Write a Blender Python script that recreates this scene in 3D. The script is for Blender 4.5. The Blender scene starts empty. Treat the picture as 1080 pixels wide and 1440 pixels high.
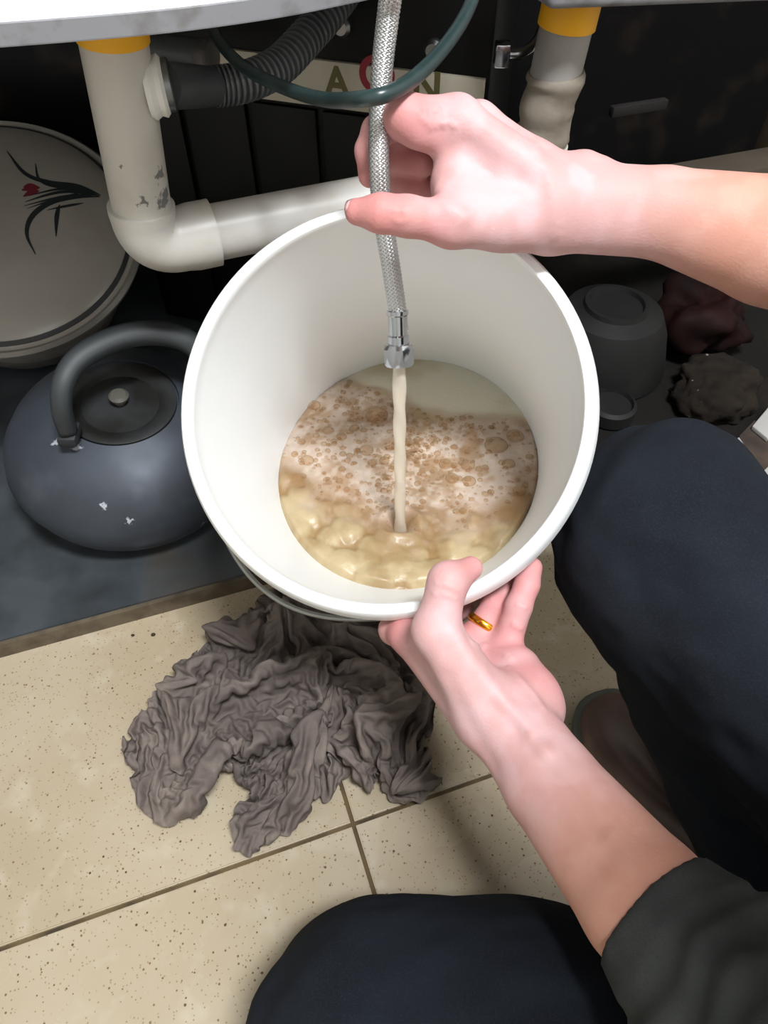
import bpy, bmesh, math, random
import numpy as np
import openvdb as vdb
from mathutils import Vector, Matrix
from mathutils.bvhtree import BVHTree

random.seed(7)
rng = np.random.default_rng(11)
sc = bpy.context.scene
COL = sc.collection
R = math.radians

# ---------------------------------------------------------------- camera
CAM_H, PITCH, FPX = 0.72, 50.0, 1040.0
cam_d = bpy.data.cameras.new('camera')
cam_d.sensor_fit = 'VERTICAL'
cam_d.sensor_height = 36.0
cam_d.lens = 36.0 * FPX / 1440.0
cam_d.clip_start = 0.02
cam = bpy.data.objects.new('camera', cam_d)
COL.objects.link(cam)
cam.location = (0, 0, CAM_H)
cam.rotation_euler = (R(90 - PITCH), 0, 0)
sc.camera = cam

# ---------------------------------------------------------------- light, exposure
sc.view_settings.view_transform = 'Standard'
sc.view_settings.look = 'None'
sc.view_settings.gamma = 1.0
sc.view_settings.use_curve_mapping = False
sc.view_settings.exposure = 0.0
world = bpy.data.worlds.new('world')
sc.world = world
world.use_nodes = True
world.node_tree.nodes['Background'].inputs[0].default_value = (0.9, 0.95, 1.0, 1)
world.node_tree.nodes['Background'].inputs[1].default_value = 0.05
LAMP_POS = (0.42, -0.32, 2.36)
LAMP_W = 88.0
lamp_d = bpy.data.lights.new('ceiling_lamp_light', 'AREA')
lamp_d.shape = 'RECTANGLE'
lamp_d.size = 0.55
lamp_d.size_y = 0.30
lamp_d.energy = LAMP_W
lamp_d.color = (0.93, 0.97, 1.0)
lamp_o = bpy.data.objects.new('ceiling_lamp_light', lamp_d)
COL.objects.link(lamp_o)
lamp_o.location = LAMP_POS

# ---------------------------------------------------------------- helpers: space
_c, _s = math.cos(R(PITCH)), math.sin(R(PITCH))


def ray(u, v):
    r = (u - 540) / FPX
    w = (720 - v) / FPX
    return Vector((r, _c + w * _s, -_s + w * _c))


def at(u, v, d):
    return Vector((0, 0, CAM_H)) + ray(u, v) * d


def atz(u, v, z):
    q = ray(u, v)
    return Vector((0, 0, CAM_H)) + q * ((z - CAM_H) / q.z)


YAW = R(19.0)
EX = Vector((math.cos(YAW), math.sin(YAW), 0))
EY = Vector((-math.sin(YAW), math.cos(YAW), 0))
EZ = Vector((0, 0, 1))


# ---------------------------------------------------------------- helpers: noise
def _hash(ix, iy, iz, seed):
    n = (ix * 374761393 + iy * 668265263 + iz * 2147483647 + seed * 974634533) & 0xFFFFFFFF
    n = ((n ^ (n >> 13)) * 1274126177) & 0xFFFFFFFF
    n = n ^ (n >> 16)
    return (n & 0xFFFF) / 32767.5 - 1.0


def noise(P, scale=1.0, seed=0, octaves=1, gain=0.5):
    P = np.asarray(P, float)
    out = np.zeros(len(P))
    a, s = 1.0, scale
    for o in range(octaves):
        Q = P * s + 17.3 * o
        I = np.floor(Q).astype(np.int64)
        F = Q - I
        F = F * F * F * (F * (F * 6 - 15) + 10)
        v = 0
        for dx in (0, 1):
            for dy in (0, 1):
                for dz in (0, 1):
                    w = (F[:, 0] if dx else 1 - F[:, 0]) * (F[:, 1] if dy else 1 - F[:, 1]) * (F[:, 2] if dz else 1 - F[:, 2])
                    v = v + w * _hash(I[:, 0] + dx, I[:, 1] + dy, I[:, 2] + dz, seed + o)
        out += a * v
        a *= gain
        s *= 2.0
    return out


def sstep(x, a, b):
    t = np.clip((np.asarray(x, float) - a) / (b - a), 0, 1)
    return t * t * (3 - 2 * t)


# ---------------------------------------------------------------- helpers: materials
def lin(c):
    return tuple(((x / 255) / 12.92 if x / 255 <= 0.04045 else ((x / 255 + 0.055) / 1.055) ** 2.4) for x in c[:3]) + (1.0,)


def mat(name, rgb, rough=0.5, metal=0.0, var=None, bump=None, spec=None, coat=0.0, sss=None, attr=None, coords='Object', rvar=None):
    """var=(rgb2, scale, detail, lo, hi); bump=(scale, strength, dist)"""
    m = bpy.data.materials.new(name)
    m.use_nodes = True
    nt = m.node_tree
    b = nt.nodes['Principled BSDF']
    b.inputs['Base Color'].default_value = lin(rgb)
    b.inputs['Roughness'].default_value = rough
    b.inputs['Metallic'].default_value = metal
    if spec is not None:
        b.inputs['Specular IOR Level'].default_value = spec
    b.inputs['Coat Weight'].default_value = coat
    b.inputs['Coat Roughness'].default_value = 0.12
    tc = nt.nodes.new('ShaderNodeTexCoord')
    col = None
    if attr:
        an = nt.nodes.new('ShaderNodeAttribute')
        an.attribute_name = attr
        col = an.outputs['Color']
    vs = var if isinstance(var, list) else ([var] if var else [])
    for (rgb2, scale, detail, lo, hi) in vs:
        n = nt.nodes.new('ShaderNodeTexNoise')
        n.inputs['Scale'].default_value = scale
        n.inputs['Detail'].default_value = detail
        nt.links.new(tc.outputs[coords], n.inputs['Vector'])
        rmp = nt.nodes.new('ShaderNodeMapRange')
        rmp.inputs['From Min'].default_value = lo
        rmp.inputs['From Max'].default_value = hi
        nt.links.new(n.outputs['Fac'], rmp.inputs['Value'])
        mx = nt.nodes.new('ShaderNodeMix')
        mx.data_type = 'RGBA'
        nt.links.new(rmp.outputs['Result'], mx.inputs['Factor'])
        if col is None:
            mx.inputs['A'].default_value = lin(rgb)
        else:
            nt.links.new(col, mx.inputs['A'])
        mx.inputs['B'].default_value = lin(rgb2)
        col = mx.outputs['Result']
    if col is not None:
        nt.links.new(col, b.inputs['Base Color'])
    if rvar:
        n = nt.nodes.new('ShaderNodeTexNoise')
        n.inputs['Scale'].default_value = rvar[0]
        n.inputs['Detail'].default_value = 4
        nt.links.new(tc.outputs[coords], n.inputs['Vector'])
        rmp = nt.nodes.new('ShaderNodeMapRange')
        rmp.inputs['From Min'].default_value = 0.35
        rmp.inputs['From Max'].default_value = 0.65
        rmp.inputs['To Min'].default_value = rvar[1]
        rmp.inputs['To Max'].default_value = rvar[2]
        nt.links.new(n.outputs['Fac'], rmp.inputs['Value'])
        nt.links.new(rmp.outputs['Result'], b.inputs['Roughness'])
    if bump:
        n = nt.nodes.new('ShaderNodeTexNoise')
        n.inputs['Scale'].default_value = bump[0]
        n.inputs['Detail'].default_value = 4
        nt.links.new(tc.outputs[coords], n.inputs['Vector'])
        bp = nt.nodes.new('ShaderNodeBump')
        bp.inputs['Strength'].default_value = bump[1]
        bp.inputs['Distance'].default_value = bump[2]
        nt.links.new(n.outputs['Fac'], bp.inputs['Height'])
        nt.links.new(bp.outputs['Normal'], b.inputs['Normal'])
    if sss:
        b.inputs['Subsurface Weight'].default_value = sss[0]
        b.inputs['Subsurface Radius'].default_value = (1.0, 0.35, 0.2)
        b.inputs['Subsurface Scale'].default_value = sss[1]
    return m


def spots(m, pts, rgb, soft=0.5, nscale=300, amp=0.006):
    """wear marks of fixed place: pts = [(x,y,z,radius)] in object space"""
    nt = m.node_tree
    b = nt.nodes['Principled BSDF']
    tc = nt.nodes.new('ShaderNodeTexCoord')
    n = nt.nodes.new('ShaderNodeTexNoise')
    n.inputs['Scale'].default_value = nscale
    n.inputs['Detail'].default_value = 3
    nt.links.new(tc.outputs['Object'], n.inputs['Vector'])
    for (x, y, z, r) in pts:
        d = nt.nodes.new('ShaderNodeVectorMath')
        d.operation = 'DISTANCE'
        d.inputs[1].default_value = (x, y, z)
        nt.links.new(tc.outputs['Object'], d.inputs[0])
        a = nt.nodes.new('ShaderNodeMath')
        a.operation = 'MULTIPLY_ADD'
        a.inputs[1].default_value = amp * 2
        a.inputs[2].default_value = -amp
        nt.links.new(n.outputs['Fac'], a.inputs[0])
        s = nt.nodes.new('ShaderNodeMath')
        nt.links.new(d.outputs['Value'], s.inputs[0])
        nt.links.new(a.outputs[0], s.inputs[1])
        mr = nt.nodes.new('ShaderNodeMapRange')
        mr.inputs['From Min'].default_value = r
        mr.inputs['From Max'].default_value = r * (1 - soft)
        nt.links.new(s.outputs[0], mr.inputs['Value'])
        mx = nt.nodes.new('ShaderNodeMix')
        mx.data_type = 'RGBA'
        src = b.inputs['Base Color']
        if src.is_linked:
            nt.links.new(src.links[0].from_socket, mx.inputs['A'])
        else:
            mx.inputs['A'].default_value = src.default_value
        mx.inputs['B'].default_value = lin(rgb)
        nt.links.new(mr.outputs['Result'], mx.inputs['Factor'])
        nt.links.new(mx.outputs['Result'], b.inputs['Base Color'])
    return m


# ---------------------------------------------------------------- helpers: objects
def link(o, parent=None):
    COL.objects.link(o)
    if parent is not None:
        o.parent = parent
    return o


def mesh_obj(name, verts, faces, m, parent=None, smooth=True):
    me = bpy.data.meshes.new(name)
    me.from_pydata([tuple(v) for v in verts], [], [tuple(f) for f in faces])
    me.update()
    if smooth:
        me.polygons.foreach_set('use_smooth', [True] * len(me.polygons))
    if m:
        me.materials.append(m)
    return link(bpy.data.objects.new(name, me), parent)


def bm_obj(name, bm, m, parent=None, smooth=False, sharp=None):
    bmesh.ops.recalc_face_normals(bm, faces=bm.faces)
    me = bpy.data.meshes.new(name)
    bm.to_mesh(me)
    bm.free()
    if smooth:
        me.polygons.foreach_set('use_smooth', [True] * len(me.polygons))
        if sharp:
            me.set_sharp_from_angle(angle=R(sharp))
    me.materials.append(m)
    return link(bpy.data.objects.new(name, me), parent)


def thing(name, label, cat, loc=(0, 0, 0), group=None):
    o = bpy.data.objects.new(name, None)
    COL.objects.link(o)
    o.empty_display_size = 0.05
    o.location = loc
    o['label'] = label
    o['category'] = cat
    if group:
        o['group'] = group
    return o


def tag(o, label, cat, group=None):
    o['label'] = label
    o['category'] = cat
    if group:
        o['group'] = group
    return o


def structure(o):
    o['kind'] = 'structure'
    return o


def stuff(o):
    o['kind'] = 'stuff'
    return o


def under(o, t):
    """parent a world-space mesh under a located empty, keeping its place"""
    o.parent = t
    o.matrix_parent_inverse = Matrix.Translation(-Vector(t.location))
    return o


def hits(o, pix):
    """places on a world-space mesh behind given (u, v, radius) marks"""
    t = BVHTree.FromPolygons([v.co for v in o.data.vertices], [p.vertices for p in o.data.polygons])
    out = []
    for (u, v, r) in pix:
        p = t.ray_cast(Vector((0, 0, CAM_H)), ray(u, v).normalized())[0]
        if p is not None:
            out.append(tuple(p) + (r,))
    return out


def frame_of(d):
    d = Vector(d).normalized()
    a = Vector((0, 0, 1)) if abs(d.z) < 0.9 else Vector((1, 0, 0))
    x = d.cross(a).normalized()
    return x, d.cross(x).normalized(), d


def spline(pts, n):
    """Catmull-Rom through pts"""
    P = [Vector(p) for p in pts]
    P = [P[0] * 2 - P[1]] + P + [P[-1] * 2 - P[-2]]
    out = []
    seg = len(P) - 3
    for i in range(n + 1):
        t = i / n * seg
        k = min(int(t), seg - 1)
        t -= k
        a, b, c, d = P[k:k + 4]
        out.append(0.5 * ((2 * b) + (c - a) * t + (2 * a - 5 * b + 4 * c - d) * t * t + (3 * b - a - 3 * c + d) * t ** 3))
    return out


def tube_geo(path, rad, seg=16, cap=True):
    """swept tube; rad = number, list or function(i, angle)"""
    path = [Vector(p) for p in path]
    n = len(path)
    T = [(path[min(i + 1, n - 1)] - path[max(i - 1, 0)]).normalized() for i in range(n)]
    x, y, _ = frame_of(T[0])
    V, F = [], []
    for i in range(n):
        x = (x - T[i] * x.dot(T[i])).normalized()
        y = T[i].cross(x)
        for j in range(seg):
            a = 2 * math.pi * j / seg
            r = rad(i, a) if callable(rad) else (rad[i] if hasattr(rad, '__len__') else rad)
            V.append(path[i] + (x * math.cos(a) + y * math.sin(a)) * r)
    for i in range(n - 1):
        for j in range(seg):
            k = (j + 1) % seg
            F.append((i * seg + j, i * seg + k, (i + 1) * seg + k, (i + 1) * seg + j))
    if cap:
        F.append(tuple(range(seg - 1, -1, -1)))
        F.append(tuple((n - 1) * seg + j for j in range(seg)))
    return V, F


def tube(name, path, rad, m, parent=None, seg=16, cap=True, sharp=40):
    V, F = tube_geo(path, rad, seg, cap)
    o = mesh_obj(name, V, F, m, parent)
    o.data.set_sharp_from_angle(angle=R(sharp))
    return o


def lathe_geo(prof, origin=(0, 0, 0), axis=(0, 0, 1), seg=64, closed=False):
    """prof = [(radius, height)]"""
    x, y, d = frame_of(axis)
    o = Vector(origin)
    V, F = [], []
    for (r, h) in prof:
        for j in range(seg):
            a = 2 * math.pi * j / seg
            V.append(o + d * h + (x * math.cos(a) + y * math.sin(a)) * max(r, 1e-5))
    n = len(prof)
    for i in range(n if closed else n - 1):
        for j in range(seg):
            k = (j + 1) % seg
            i2 = (i + 1) % n
            F.append((i * seg + j, i * seg + k, i2 * seg + k, i2 * seg + j))
    return V, F


def lathe(name, prof, m, parent=None, origin=(0, 0, 0), axis=(0, 0, 1), seg=64, closed=False, sharp=35):
    V, F = lathe_geo(prof, origin, axis, seg, closed)
    me = bpy.data.meshes.new(name)
    bm = bmesh.new()
    vs = [bm.verts.new(v) for v in V]
    for f in F:
        bm.faces.new([vs[i] for i in f])
    bmesh.ops.remove_doubles(bm, verts=bm.verts, dist=1e-4)
    return bm_obj(name, bm, m, parent, True, sharp)


def slab_poly(name, pts, z0, z1, m, parent=None, bevel=0.0, seg=3):
    """prism over a plan outline"""
    bm = bmesh.new()
    a = [bm.verts.new((p[0], p[1], z0)) for p in pts]
    f = bm.faces.new(a)
    ex = bmesh.ops.extrude_face_region(bm, geom=[f])
    for v in ex['geom']:
        if isinstance(v, bmesh.types.BMVert):
            v.co.z = z1
    if bevel:
        bmesh.ops.recalc_face_normals(bm, faces=bm.faces)
        es = [e for e in bm.edges if len(e.link_faces) == 2 and e.calc_face_angle() > 0.6]
        bmesh.ops.bevel(bm, geom=es, offset=bevel, segments=seg, affect='EDGES', profile=0.5)
    return bm_obj(name, bm, m, parent, bevel > 0, 40)


def box_geo(bm, center, sx, sy, sz, ax=EX, ay=EY, az=EZ):
    c = Vector(center)
    vs = []
    for k in (-1, 1):
        for (i, j) in ((-1, -1), (1, -1), (1, 1), (-1, 1)):
            vs.append(bm.verts.new(c + ax * (i * sx / 2) + ay * (j * sy / 2) + az * (k * sz / 2)))
    for f in ((3, 2, 1, 0), (4, 5, 6, 7), (0, 1, 5, 4), (1, 2, 6, 5), (2, 3, 7, 6), (3, 0, 4, 7)):
        bm.faces.new([vs[i] for i in f])


def box(name, center, sx, sy, sz, m, parent=None, ax=EX, ay=EY, az=EZ, bevel=0.0):
    bm = bmesh.new()
    box_geo(bm, center, sx, sy, sz, ax, ay, az)
    if bevel:
        bmesh.ops.recalc_face_normals(bm, faces=bm.faces)
        bmesh.ops.bevel(bm, geom=list(bm.edges), offset=bevel, segments=2, affect='EDGES', profile=0.5)
    return bm_obj(name, bm, m, parent, bevel > 0, 40)


# ---------------------------------------------------------------- helpers: smooth volumes
class Volume:
    """a body grown from rounded bones, blended and meshed as one surface"""

    def __init__(self, lo, hi, h):
        self.lo = np.array(lo, float)
        self.h = h
        self.n = np.ceil((np.array(hi) - self.lo) / h).astype(int) + 1
        self.big = 0.03
        self.a = np.full(self.n, self.big, np.float32)

    def _win(self, lo, hi):
        i0 = np.maximum(np.floor((lo - self.lo) / self.h).astype(int), 0)
        i1 = np.minimum(np.ceil((hi - self.lo) / self.h).astype(int) + 1, self.n)
        if (i1 <= i0).any():
            return None
        g = [self.lo[k] + self.h * np.arange(i0[k], i1[k]) for k in range(3)]
        return tuple(slice(i0[k], i1[k]) for k in range(3)), np.meshgrid(*g, indexing='ij', sparse=True)

    def bone(self, a, b, ra, rb, k=0.006, flat=None, sub=False):
        """rounded cone a-b; flat=(direction, factor) squashes it along a direction"""
        a, b = np.array(a, float), np.array(b, float)
        m = max(ra, rb) * (max(1.0, flat[1]) if flat else 1) + k + 0.012
        w = self._win(np.minimum(a, b) - m, np.maximum(a, b) + m)
        if w is None:
            return self
        sl, (X, Y, Z) = w
        ab = b - a
        L2 = max(float(ab @ ab), 1e-10)
        px, py, pz = X - a[0], Y - a[1], Z - a[2]
        t = np.clip((px * ab[0] + py * ab[1] + pz * ab[2]) / L2, 0, 1)
        qx, qy, qz = px - t * ab[0], py - t * ab[1], pz - t * ab[2]
        d2 = qx * qx + qy * qy + qz * qz
        if flat:
            n = np.array(flat[0], float)
            n /= np.linalg.norm(n)
            dn = qx * n[0] + qy * n[1] + qz * n[2]
            d2 = d2 + dn * dn * (1 / flat[1] ** 2 - 1)
        d = np.sqrt(np.maximum(d2, 0)) - (ra + (rb - ra) * t)
        cur = self.a[sl]
        if sub:
            d = -d
            hh = np.clip(0.5 - 0.5 * (cur - d) / k, 0, 1)
            self.a[sl] = cur * (1 - hh) + d * hh + k * hh * (1 - hh)
        else:
            hh = np.clip(0.5 + 0.5 * (cur - d) / k, 0, 1)
            self.a[sl] = cur * (1 - hh) + d * hh - k * hh * (1 - hh)
        return self

    def mesh(self):
        g = vdb.FloatGrid(self.big)
        g.copyFromArray(np.ascontiguousarray(self.a))
        p, t, q = g.convertToPolygons(isovalue=0.0, adaptivity=0.0)
        P = np.array(p, float) * self.h + self.lo
        return P, np.array(q, int)[:, ::-1], np.array(t, int)


def vol_obj(name, P, Q, T, m, parent=None, relax=2):
    me = bpy.data.meshes.new(name)
    faces = [tuple(q) for q in Q] + [tuple(t) for t in T]
    me.from_pydata(P.tolist(), [], faces)
    me.update()
    me.polygons.foreach_set('use_smooth', [True] * len(me.polygons))
    if m:
        me.materials.append(m)
    o = link(bpy.data.objects.new(name, me), None)
    if parent is not None:
        under(o, parent)
    if relax:
        s = o.modifiers.new('relax', 'SMOOTH')
        s.factor = 0.5
        s.iterations = relax
    return o


def normals_of(P, Q):
    N = np.zeros_like(P)
    n = np.cross(P[Q[:, 2]] - P[Q[:, 0]], P[Q[:, 3]] - P[Q[:, 1]])
    for k in range(4):
        np.add.at(N, Q[:, k], n)
    return N / np.maximum(np.linalg.norm(N, axis=1, keepdims=True), 1e-9)


def set_color(o, name, C):
    at_ = o.data.color_attributes.new(name, 'FLOAT_COLOR', 'POINT')
    at_.data.foreach_set('color', np.hstack([C, np.ones((len(C), 1))]).astype(np.float32).ravel())


# ================================================================= THE ROOM
M_grout = mat('grout', (96, 78, 50), 0.9, var=((60, 48, 32), 30, 4, 0.4, 0.65))
M_wall = mat('wall_paint', (205, 203, 198), 0.7)
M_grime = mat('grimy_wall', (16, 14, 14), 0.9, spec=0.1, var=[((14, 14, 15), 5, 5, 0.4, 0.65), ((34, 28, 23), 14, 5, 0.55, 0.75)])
M_ceil = mat('ceiling_paint', (225, 225, 222), 0.8)


def tile_mat():
    m = mat('speckled_tile', (172, 158, 136), 0.28, var=[((160, 144, 119), 5, 4, 0.4, 0.7), ((180, 169, 150), 25, 3, 0.55, 0.8)],
            rvar=(9, 0.16, 0.42))
    nt = m.node_tree
    b = nt.nodes['Principled BSDF']
    tc = nt.nodes.new('ShaderNodeTexCoord')
    for (scale, thr, rgb, rnd) in ((210, 0.20, (112, 90, 62), 0.22), (95, 0.11, (88, 68, 46), 0.16), (330, 0.24, (140, 120, 92), 0.4)):
        v = nt.nodes.new('ShaderNodeTexVoronoi')
        v.inputs['Scale'].default_value = scale
        nt.links.new(tc.outputs['Object'], v.inputs['Vector'])
        lt = nt.nodes.new('ShaderNodeMath')
        lt.operation = 'LESS_THAN'
        lt.inputs[1].default_value = thr
        nt.links.new(v.outputs['Distance'], lt.inputs[0])
        sp = nt.nodes.new('ShaderNodeSeparateColor')
        nt.links.new(v.outputs['Color'], sp.inputs[0])
        l2 = nt.nodes.new('ShaderNodeMath')
        l2.operation = 'LESS_THAN'
        l2.inputs[1].default_value = rnd
        nt.links.new(sp.outputs[0], l2.inputs[0])
        mu = nt.nodes.new('ShaderNodeMath')
        mu.operation = 'MULTIPLY'
        nt.links.new(lt.outputs[0], mu.inputs[0])
        nt.links.new(l2.outputs[0], mu.inputs[1])
        mx = nt.nodes.new('ShaderNodeMix')
        mx.data_type = 'RGBA'
        nt.links.new(mu.outputs[0], mx.inputs['Factor'])
        nt.links.new(b.inputs['Base Color'].links[0].from_socket, mx.inputs['A'])
        mx.inputs['B'].default_value = lin(rgb)
        nt.links.new(mx.outputs['Result'], b.inputs['Base Color'])
    return m


M_tile = tile_mat()
FX0, FX1, FY0, FY1 = -1.4, 1.4, -1.4, 1.35      # room bounds in yawed axes about the tile corner


def rp(a, b, z=0.0):
    return Vector((0, 0, z)) + EX * a + EY * b


def room_quad(name, pts, m):
    return structure(mesh_obj(name, pts, [tuple(range(len(pts)))], m, smooth=False))


floor = structure(box('floor', rp((FX0 + FX1) / 2, (FY0 + FY1) / 2, -0.034), FX1 - FX0, FY1 - FY0, 0.06, M_grout))
SEAM = Vector((-0.029, 0.222, 0))
TS = 0.45
sa, sb = SEAM.dot(EX), SEAM.dot(EY)
tbm = bmesh.new()
box_geo(tbm, (0, 0, -0.004), TS - 0.004, TS - 0.004, 0.008, Vector((1, 0, 0)), Vector((0, 1, 0)))
bmesh.ops.recalc_face_normals(tbm, faces=tbm.faces)
bmesh.ops.bevel(tbm, geom=[e for e in tbm.edges if all(v.co.z > -0.001 for v in e.verts)], offset=0.0012, segments=2, affect='EDGES')
tme = bpy.data.meshes.new('tile')
tbm.to_mesh(tme)
tbm.free()
tme.materials.append(M_tile)
for i in range(-4, 4):
    for j in range(-4, 3):
        ca, cb = sa + (i + 0.5) * TS, sb + (j + 0.5) * TS
        if FX0 + 0.05 < ca < FX1 - 0.05 and FY0 + 0.05 < cb < FY1 - 0.05:
            t = bpy.data.objects.new('tile', tme)
            link(t, floor)
            t.location = rp(ca, cb, 0.0)
            t.rotation_euler = (0, 0, YAW + (math.pi / 2 if (i + j) % 2 else 0))

WH = 2.45
WB = 1.235     # back wall, along EY
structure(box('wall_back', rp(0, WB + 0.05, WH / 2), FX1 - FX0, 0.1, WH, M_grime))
structure(box('wall_left', rp(FX0, 0, WH / 2), 0.1, FY1 - FY0, WH, M_wall))
structure(box('wall_right', rp(FX1, 0, WH / 2), 0.1, FY1 - FY0, WH, M_wall))
structure(box('wall_front', rp(0, FY0, WH / 2), FX1 - FX0, 0.1, WH, M_wall))
structure(box('ceiling', rp(0, 0, WH + 0.03), FX1 - FX0, FY1 - FY0 + 0.1, 0.06, M_ceil))

# ceiling lamp fixture round the light
M_lampbody = mat('lamp_body', (235, 235, 235), 0.4)
lampt = thing('ceiling_lamp', 'white rectangular lamp on the ceiling above the kitchen floor', 'lamp', (LAMP_POS[0], LAMP_POS[1], WH))
under(box('lamp_body', (LAMP_POS[0], LAMP_POS[1], WH - 0.03), 0.62, 0.36, 0.055, M_lampbody, ax=Vector((1, 0, 0)), ay=Vector((0, 1, 0)), bevel=0.01), lampt)

# ================================================================= METAL SHELF UNDER THE SINK
M_shelf = mat('worn_steel', (92, 98, 104), 0.36, 0.55, var=[((62, 66, 70), 9, 5, 0.4, 0.65), ((104, 88, 66), 5, 5, 0.58, 0.8)], rvar=(12, 0.28, 0.55))
M_shelf_edge = mat('rusty_edge', (104, 92, 76), 0.55, 0.25, var=((70, 60, 48), 40, 4, 0.4, 0.7))
BASE_P = Vector((-0.138, 0.493, 0))         # point on the foot of its front edge
b0 = BASE_P.dot(EY)
a0 = BASE_P.dot(EX)
shelf = thing('metal_shelf', 'low grey steel shelf on the floor under the sink carrying kettle and pot', 'shelf', rp(a0, b0 + 0.35))
SH0, SH1 = -1.10, 0.22
under(box('shelf_top', rp((SH0 + SH1) / 2, b0 + 0.355, 0.0235), SH1 - SH0, 0.70, 0.003, M_shelf), shelf)
under(box('front_edge', rp((SH0 + SH1) / 2, b0 + 0.003, 0.011), SH1 - SH0, 0.006, 0.022, M_shelf_edge), shelf)
for k in (-1.0, -0.45, 0.1):
    under(box('foot', rp(k, b0 + 0.40, 0.011), 0.05, 0.4, 0.022, M_shelf_edge), shelf)
M_mat = mat('dirt_and_shade', (21, 18, 15), 0.85, var=[((14, 12, 11), 7, 5, 0.4, 0.65), ((34, 26, 19), 12, 5, 0.55, 0.75)], bump=(60, 0.5, 0.003), spec=0.2)  # added mat carries the floor's dirt and under-sink shade in its colour
tag(box('floor_shade_mat', rp(SH1 + 0.51, b0 + 0.345, 0.0125), 1.0, 0.70, 0.025, M_mat, bevel=0.004), 'added dark brown mat for the shaded floor under the sink, right of the bucket', 'mat')
SHELF_Z = 0.025

# ================================================================= SINK
M_sink = mat('sink_ceramic', (236, 236, 236), 0.25, var=((222, 222, 220), 6, 3, 0.4, 0.7), coat=0.3)
sink = thing('sink', 'white ceramic sink with rounded front edge above the pipes', 'sink', rp(-0.2, 0.75, 0.565))
SZ = 0.565
edge = [atz(u, v, SZ) for (u, v) in ((-420, 96), (-200, 80), (0, 65), (115, 56), (215, 47), (300, 37), (400, 22), (480, 6))]
edge += [atz(540, -8, SZ), atz(600, -32, SZ), atz(660, -50, SZ), atz(720, -66, SZ), atz(760, -74, SZ)]
edge = [Vector((p.x, p.y, 0)) for p in edge]
edge2 = spline(edge, 60) + [edge[-1] + EY * 0.35, rp(-1.1, WB - 0.05)]
under(slab_poly('basin_rim', edge2, SZ, SZ + 0.0145, M_sink, bevel=0.003), sink)
M_edge = mat('shaded_dusty_edge', (128, 128, 132), 0.6, var=((108, 106, 106), 60, 4, 0.5, 0.72))  # grey puts the shade of the front faces into colour; speckle is dirt
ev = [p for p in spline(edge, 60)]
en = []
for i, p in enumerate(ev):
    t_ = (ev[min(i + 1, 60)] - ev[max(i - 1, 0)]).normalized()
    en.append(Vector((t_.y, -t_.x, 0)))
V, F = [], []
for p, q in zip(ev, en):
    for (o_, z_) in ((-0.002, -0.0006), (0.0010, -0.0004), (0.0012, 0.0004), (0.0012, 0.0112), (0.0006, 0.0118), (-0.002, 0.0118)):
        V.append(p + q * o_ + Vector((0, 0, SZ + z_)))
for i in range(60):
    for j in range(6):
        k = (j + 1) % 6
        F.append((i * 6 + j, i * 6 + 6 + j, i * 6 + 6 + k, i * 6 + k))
under(mesh_obj('edge_shade_strip', V, F, M_edge, smooth=False), sink)  # thin strip added to carry the shade of the slab's front face
# right bowl hangs a little further back
r1, r2 = atz(772, 16, 0.524), atz(1180, 0, 0.524)
br = [r1, r2, r2 + EY * 0.42, r1 + EY * 0.42]
br = [Vector((p.x, p.y, 0)) for p in br]
under(slab_poly('basin', br, 0.524, 0.60, M_edge, bevel=0.006), sink)  # shaded edge and underside painted as grey
under(slab_poly('basin_top', br, 0.6002, 0.606, M_sink, bevel=0.002), sink)

# ================================================================= PIPES
M_pvc = mat('pvc', (196, 191, 184), 0.36, var=[((180, 172, 160), 18, 5, 0.5, 0.75), ((206, 204, 202), 7, 3, 0.5, 0.7)])
M_tape = mat('yellow_tape', (238, 172, 22), 0.5)
M_paste = mat('white_sealant', (226, 224, 218), 0.6, bump=(160, 0.6, 0.002))
PR = 0.0245
pl_top, pl_low = Vector((-0.191, 0.60, SZ - 0.0002)), Vector((-0.206, 0.602, 0.405))
H_DIR = (Vector((0.155, 0.752, 0.365)) - Vector((-0.2075, 0.602, 0.366))).normalized()
ELB = Vector((-0.2075, 0.602, 0.364))
M_pvc_l = M_pvc.copy()
dp = thing('drain_pipe', 'white plastic drain pipe dropping from the sink on the left and bending towards the bucket', 'pipe', tuple(ELB))
under(tube('pipe', [pl_top, pl_low.lerp(pl_top, 0.5), pl_low - Vector((0, 0, 0.004))], PR, M_pvc_l, seg=40), dp)
spots(M_pvc_l, hits(dp.children[0], ((225, 246, 0.0055), (231, 281, 0.0085), (233, 272, 0.005), (201, 283, 0.0035), (170, 232, 0.002))), (112, 112, 110), 0.3, 240, 0.010)
under(lathe('tape_ring', [(PR + 0.0002, 0), (PR + 0.0012, 0), (PR + 0.0012, 0.020), (PR + 0.0002, 0.020)], M_tape, origin=pl_top.lerp(pl_low, 0.21), axis=(pl_top - pl_low), seg=40, closed=True), dp)
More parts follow.
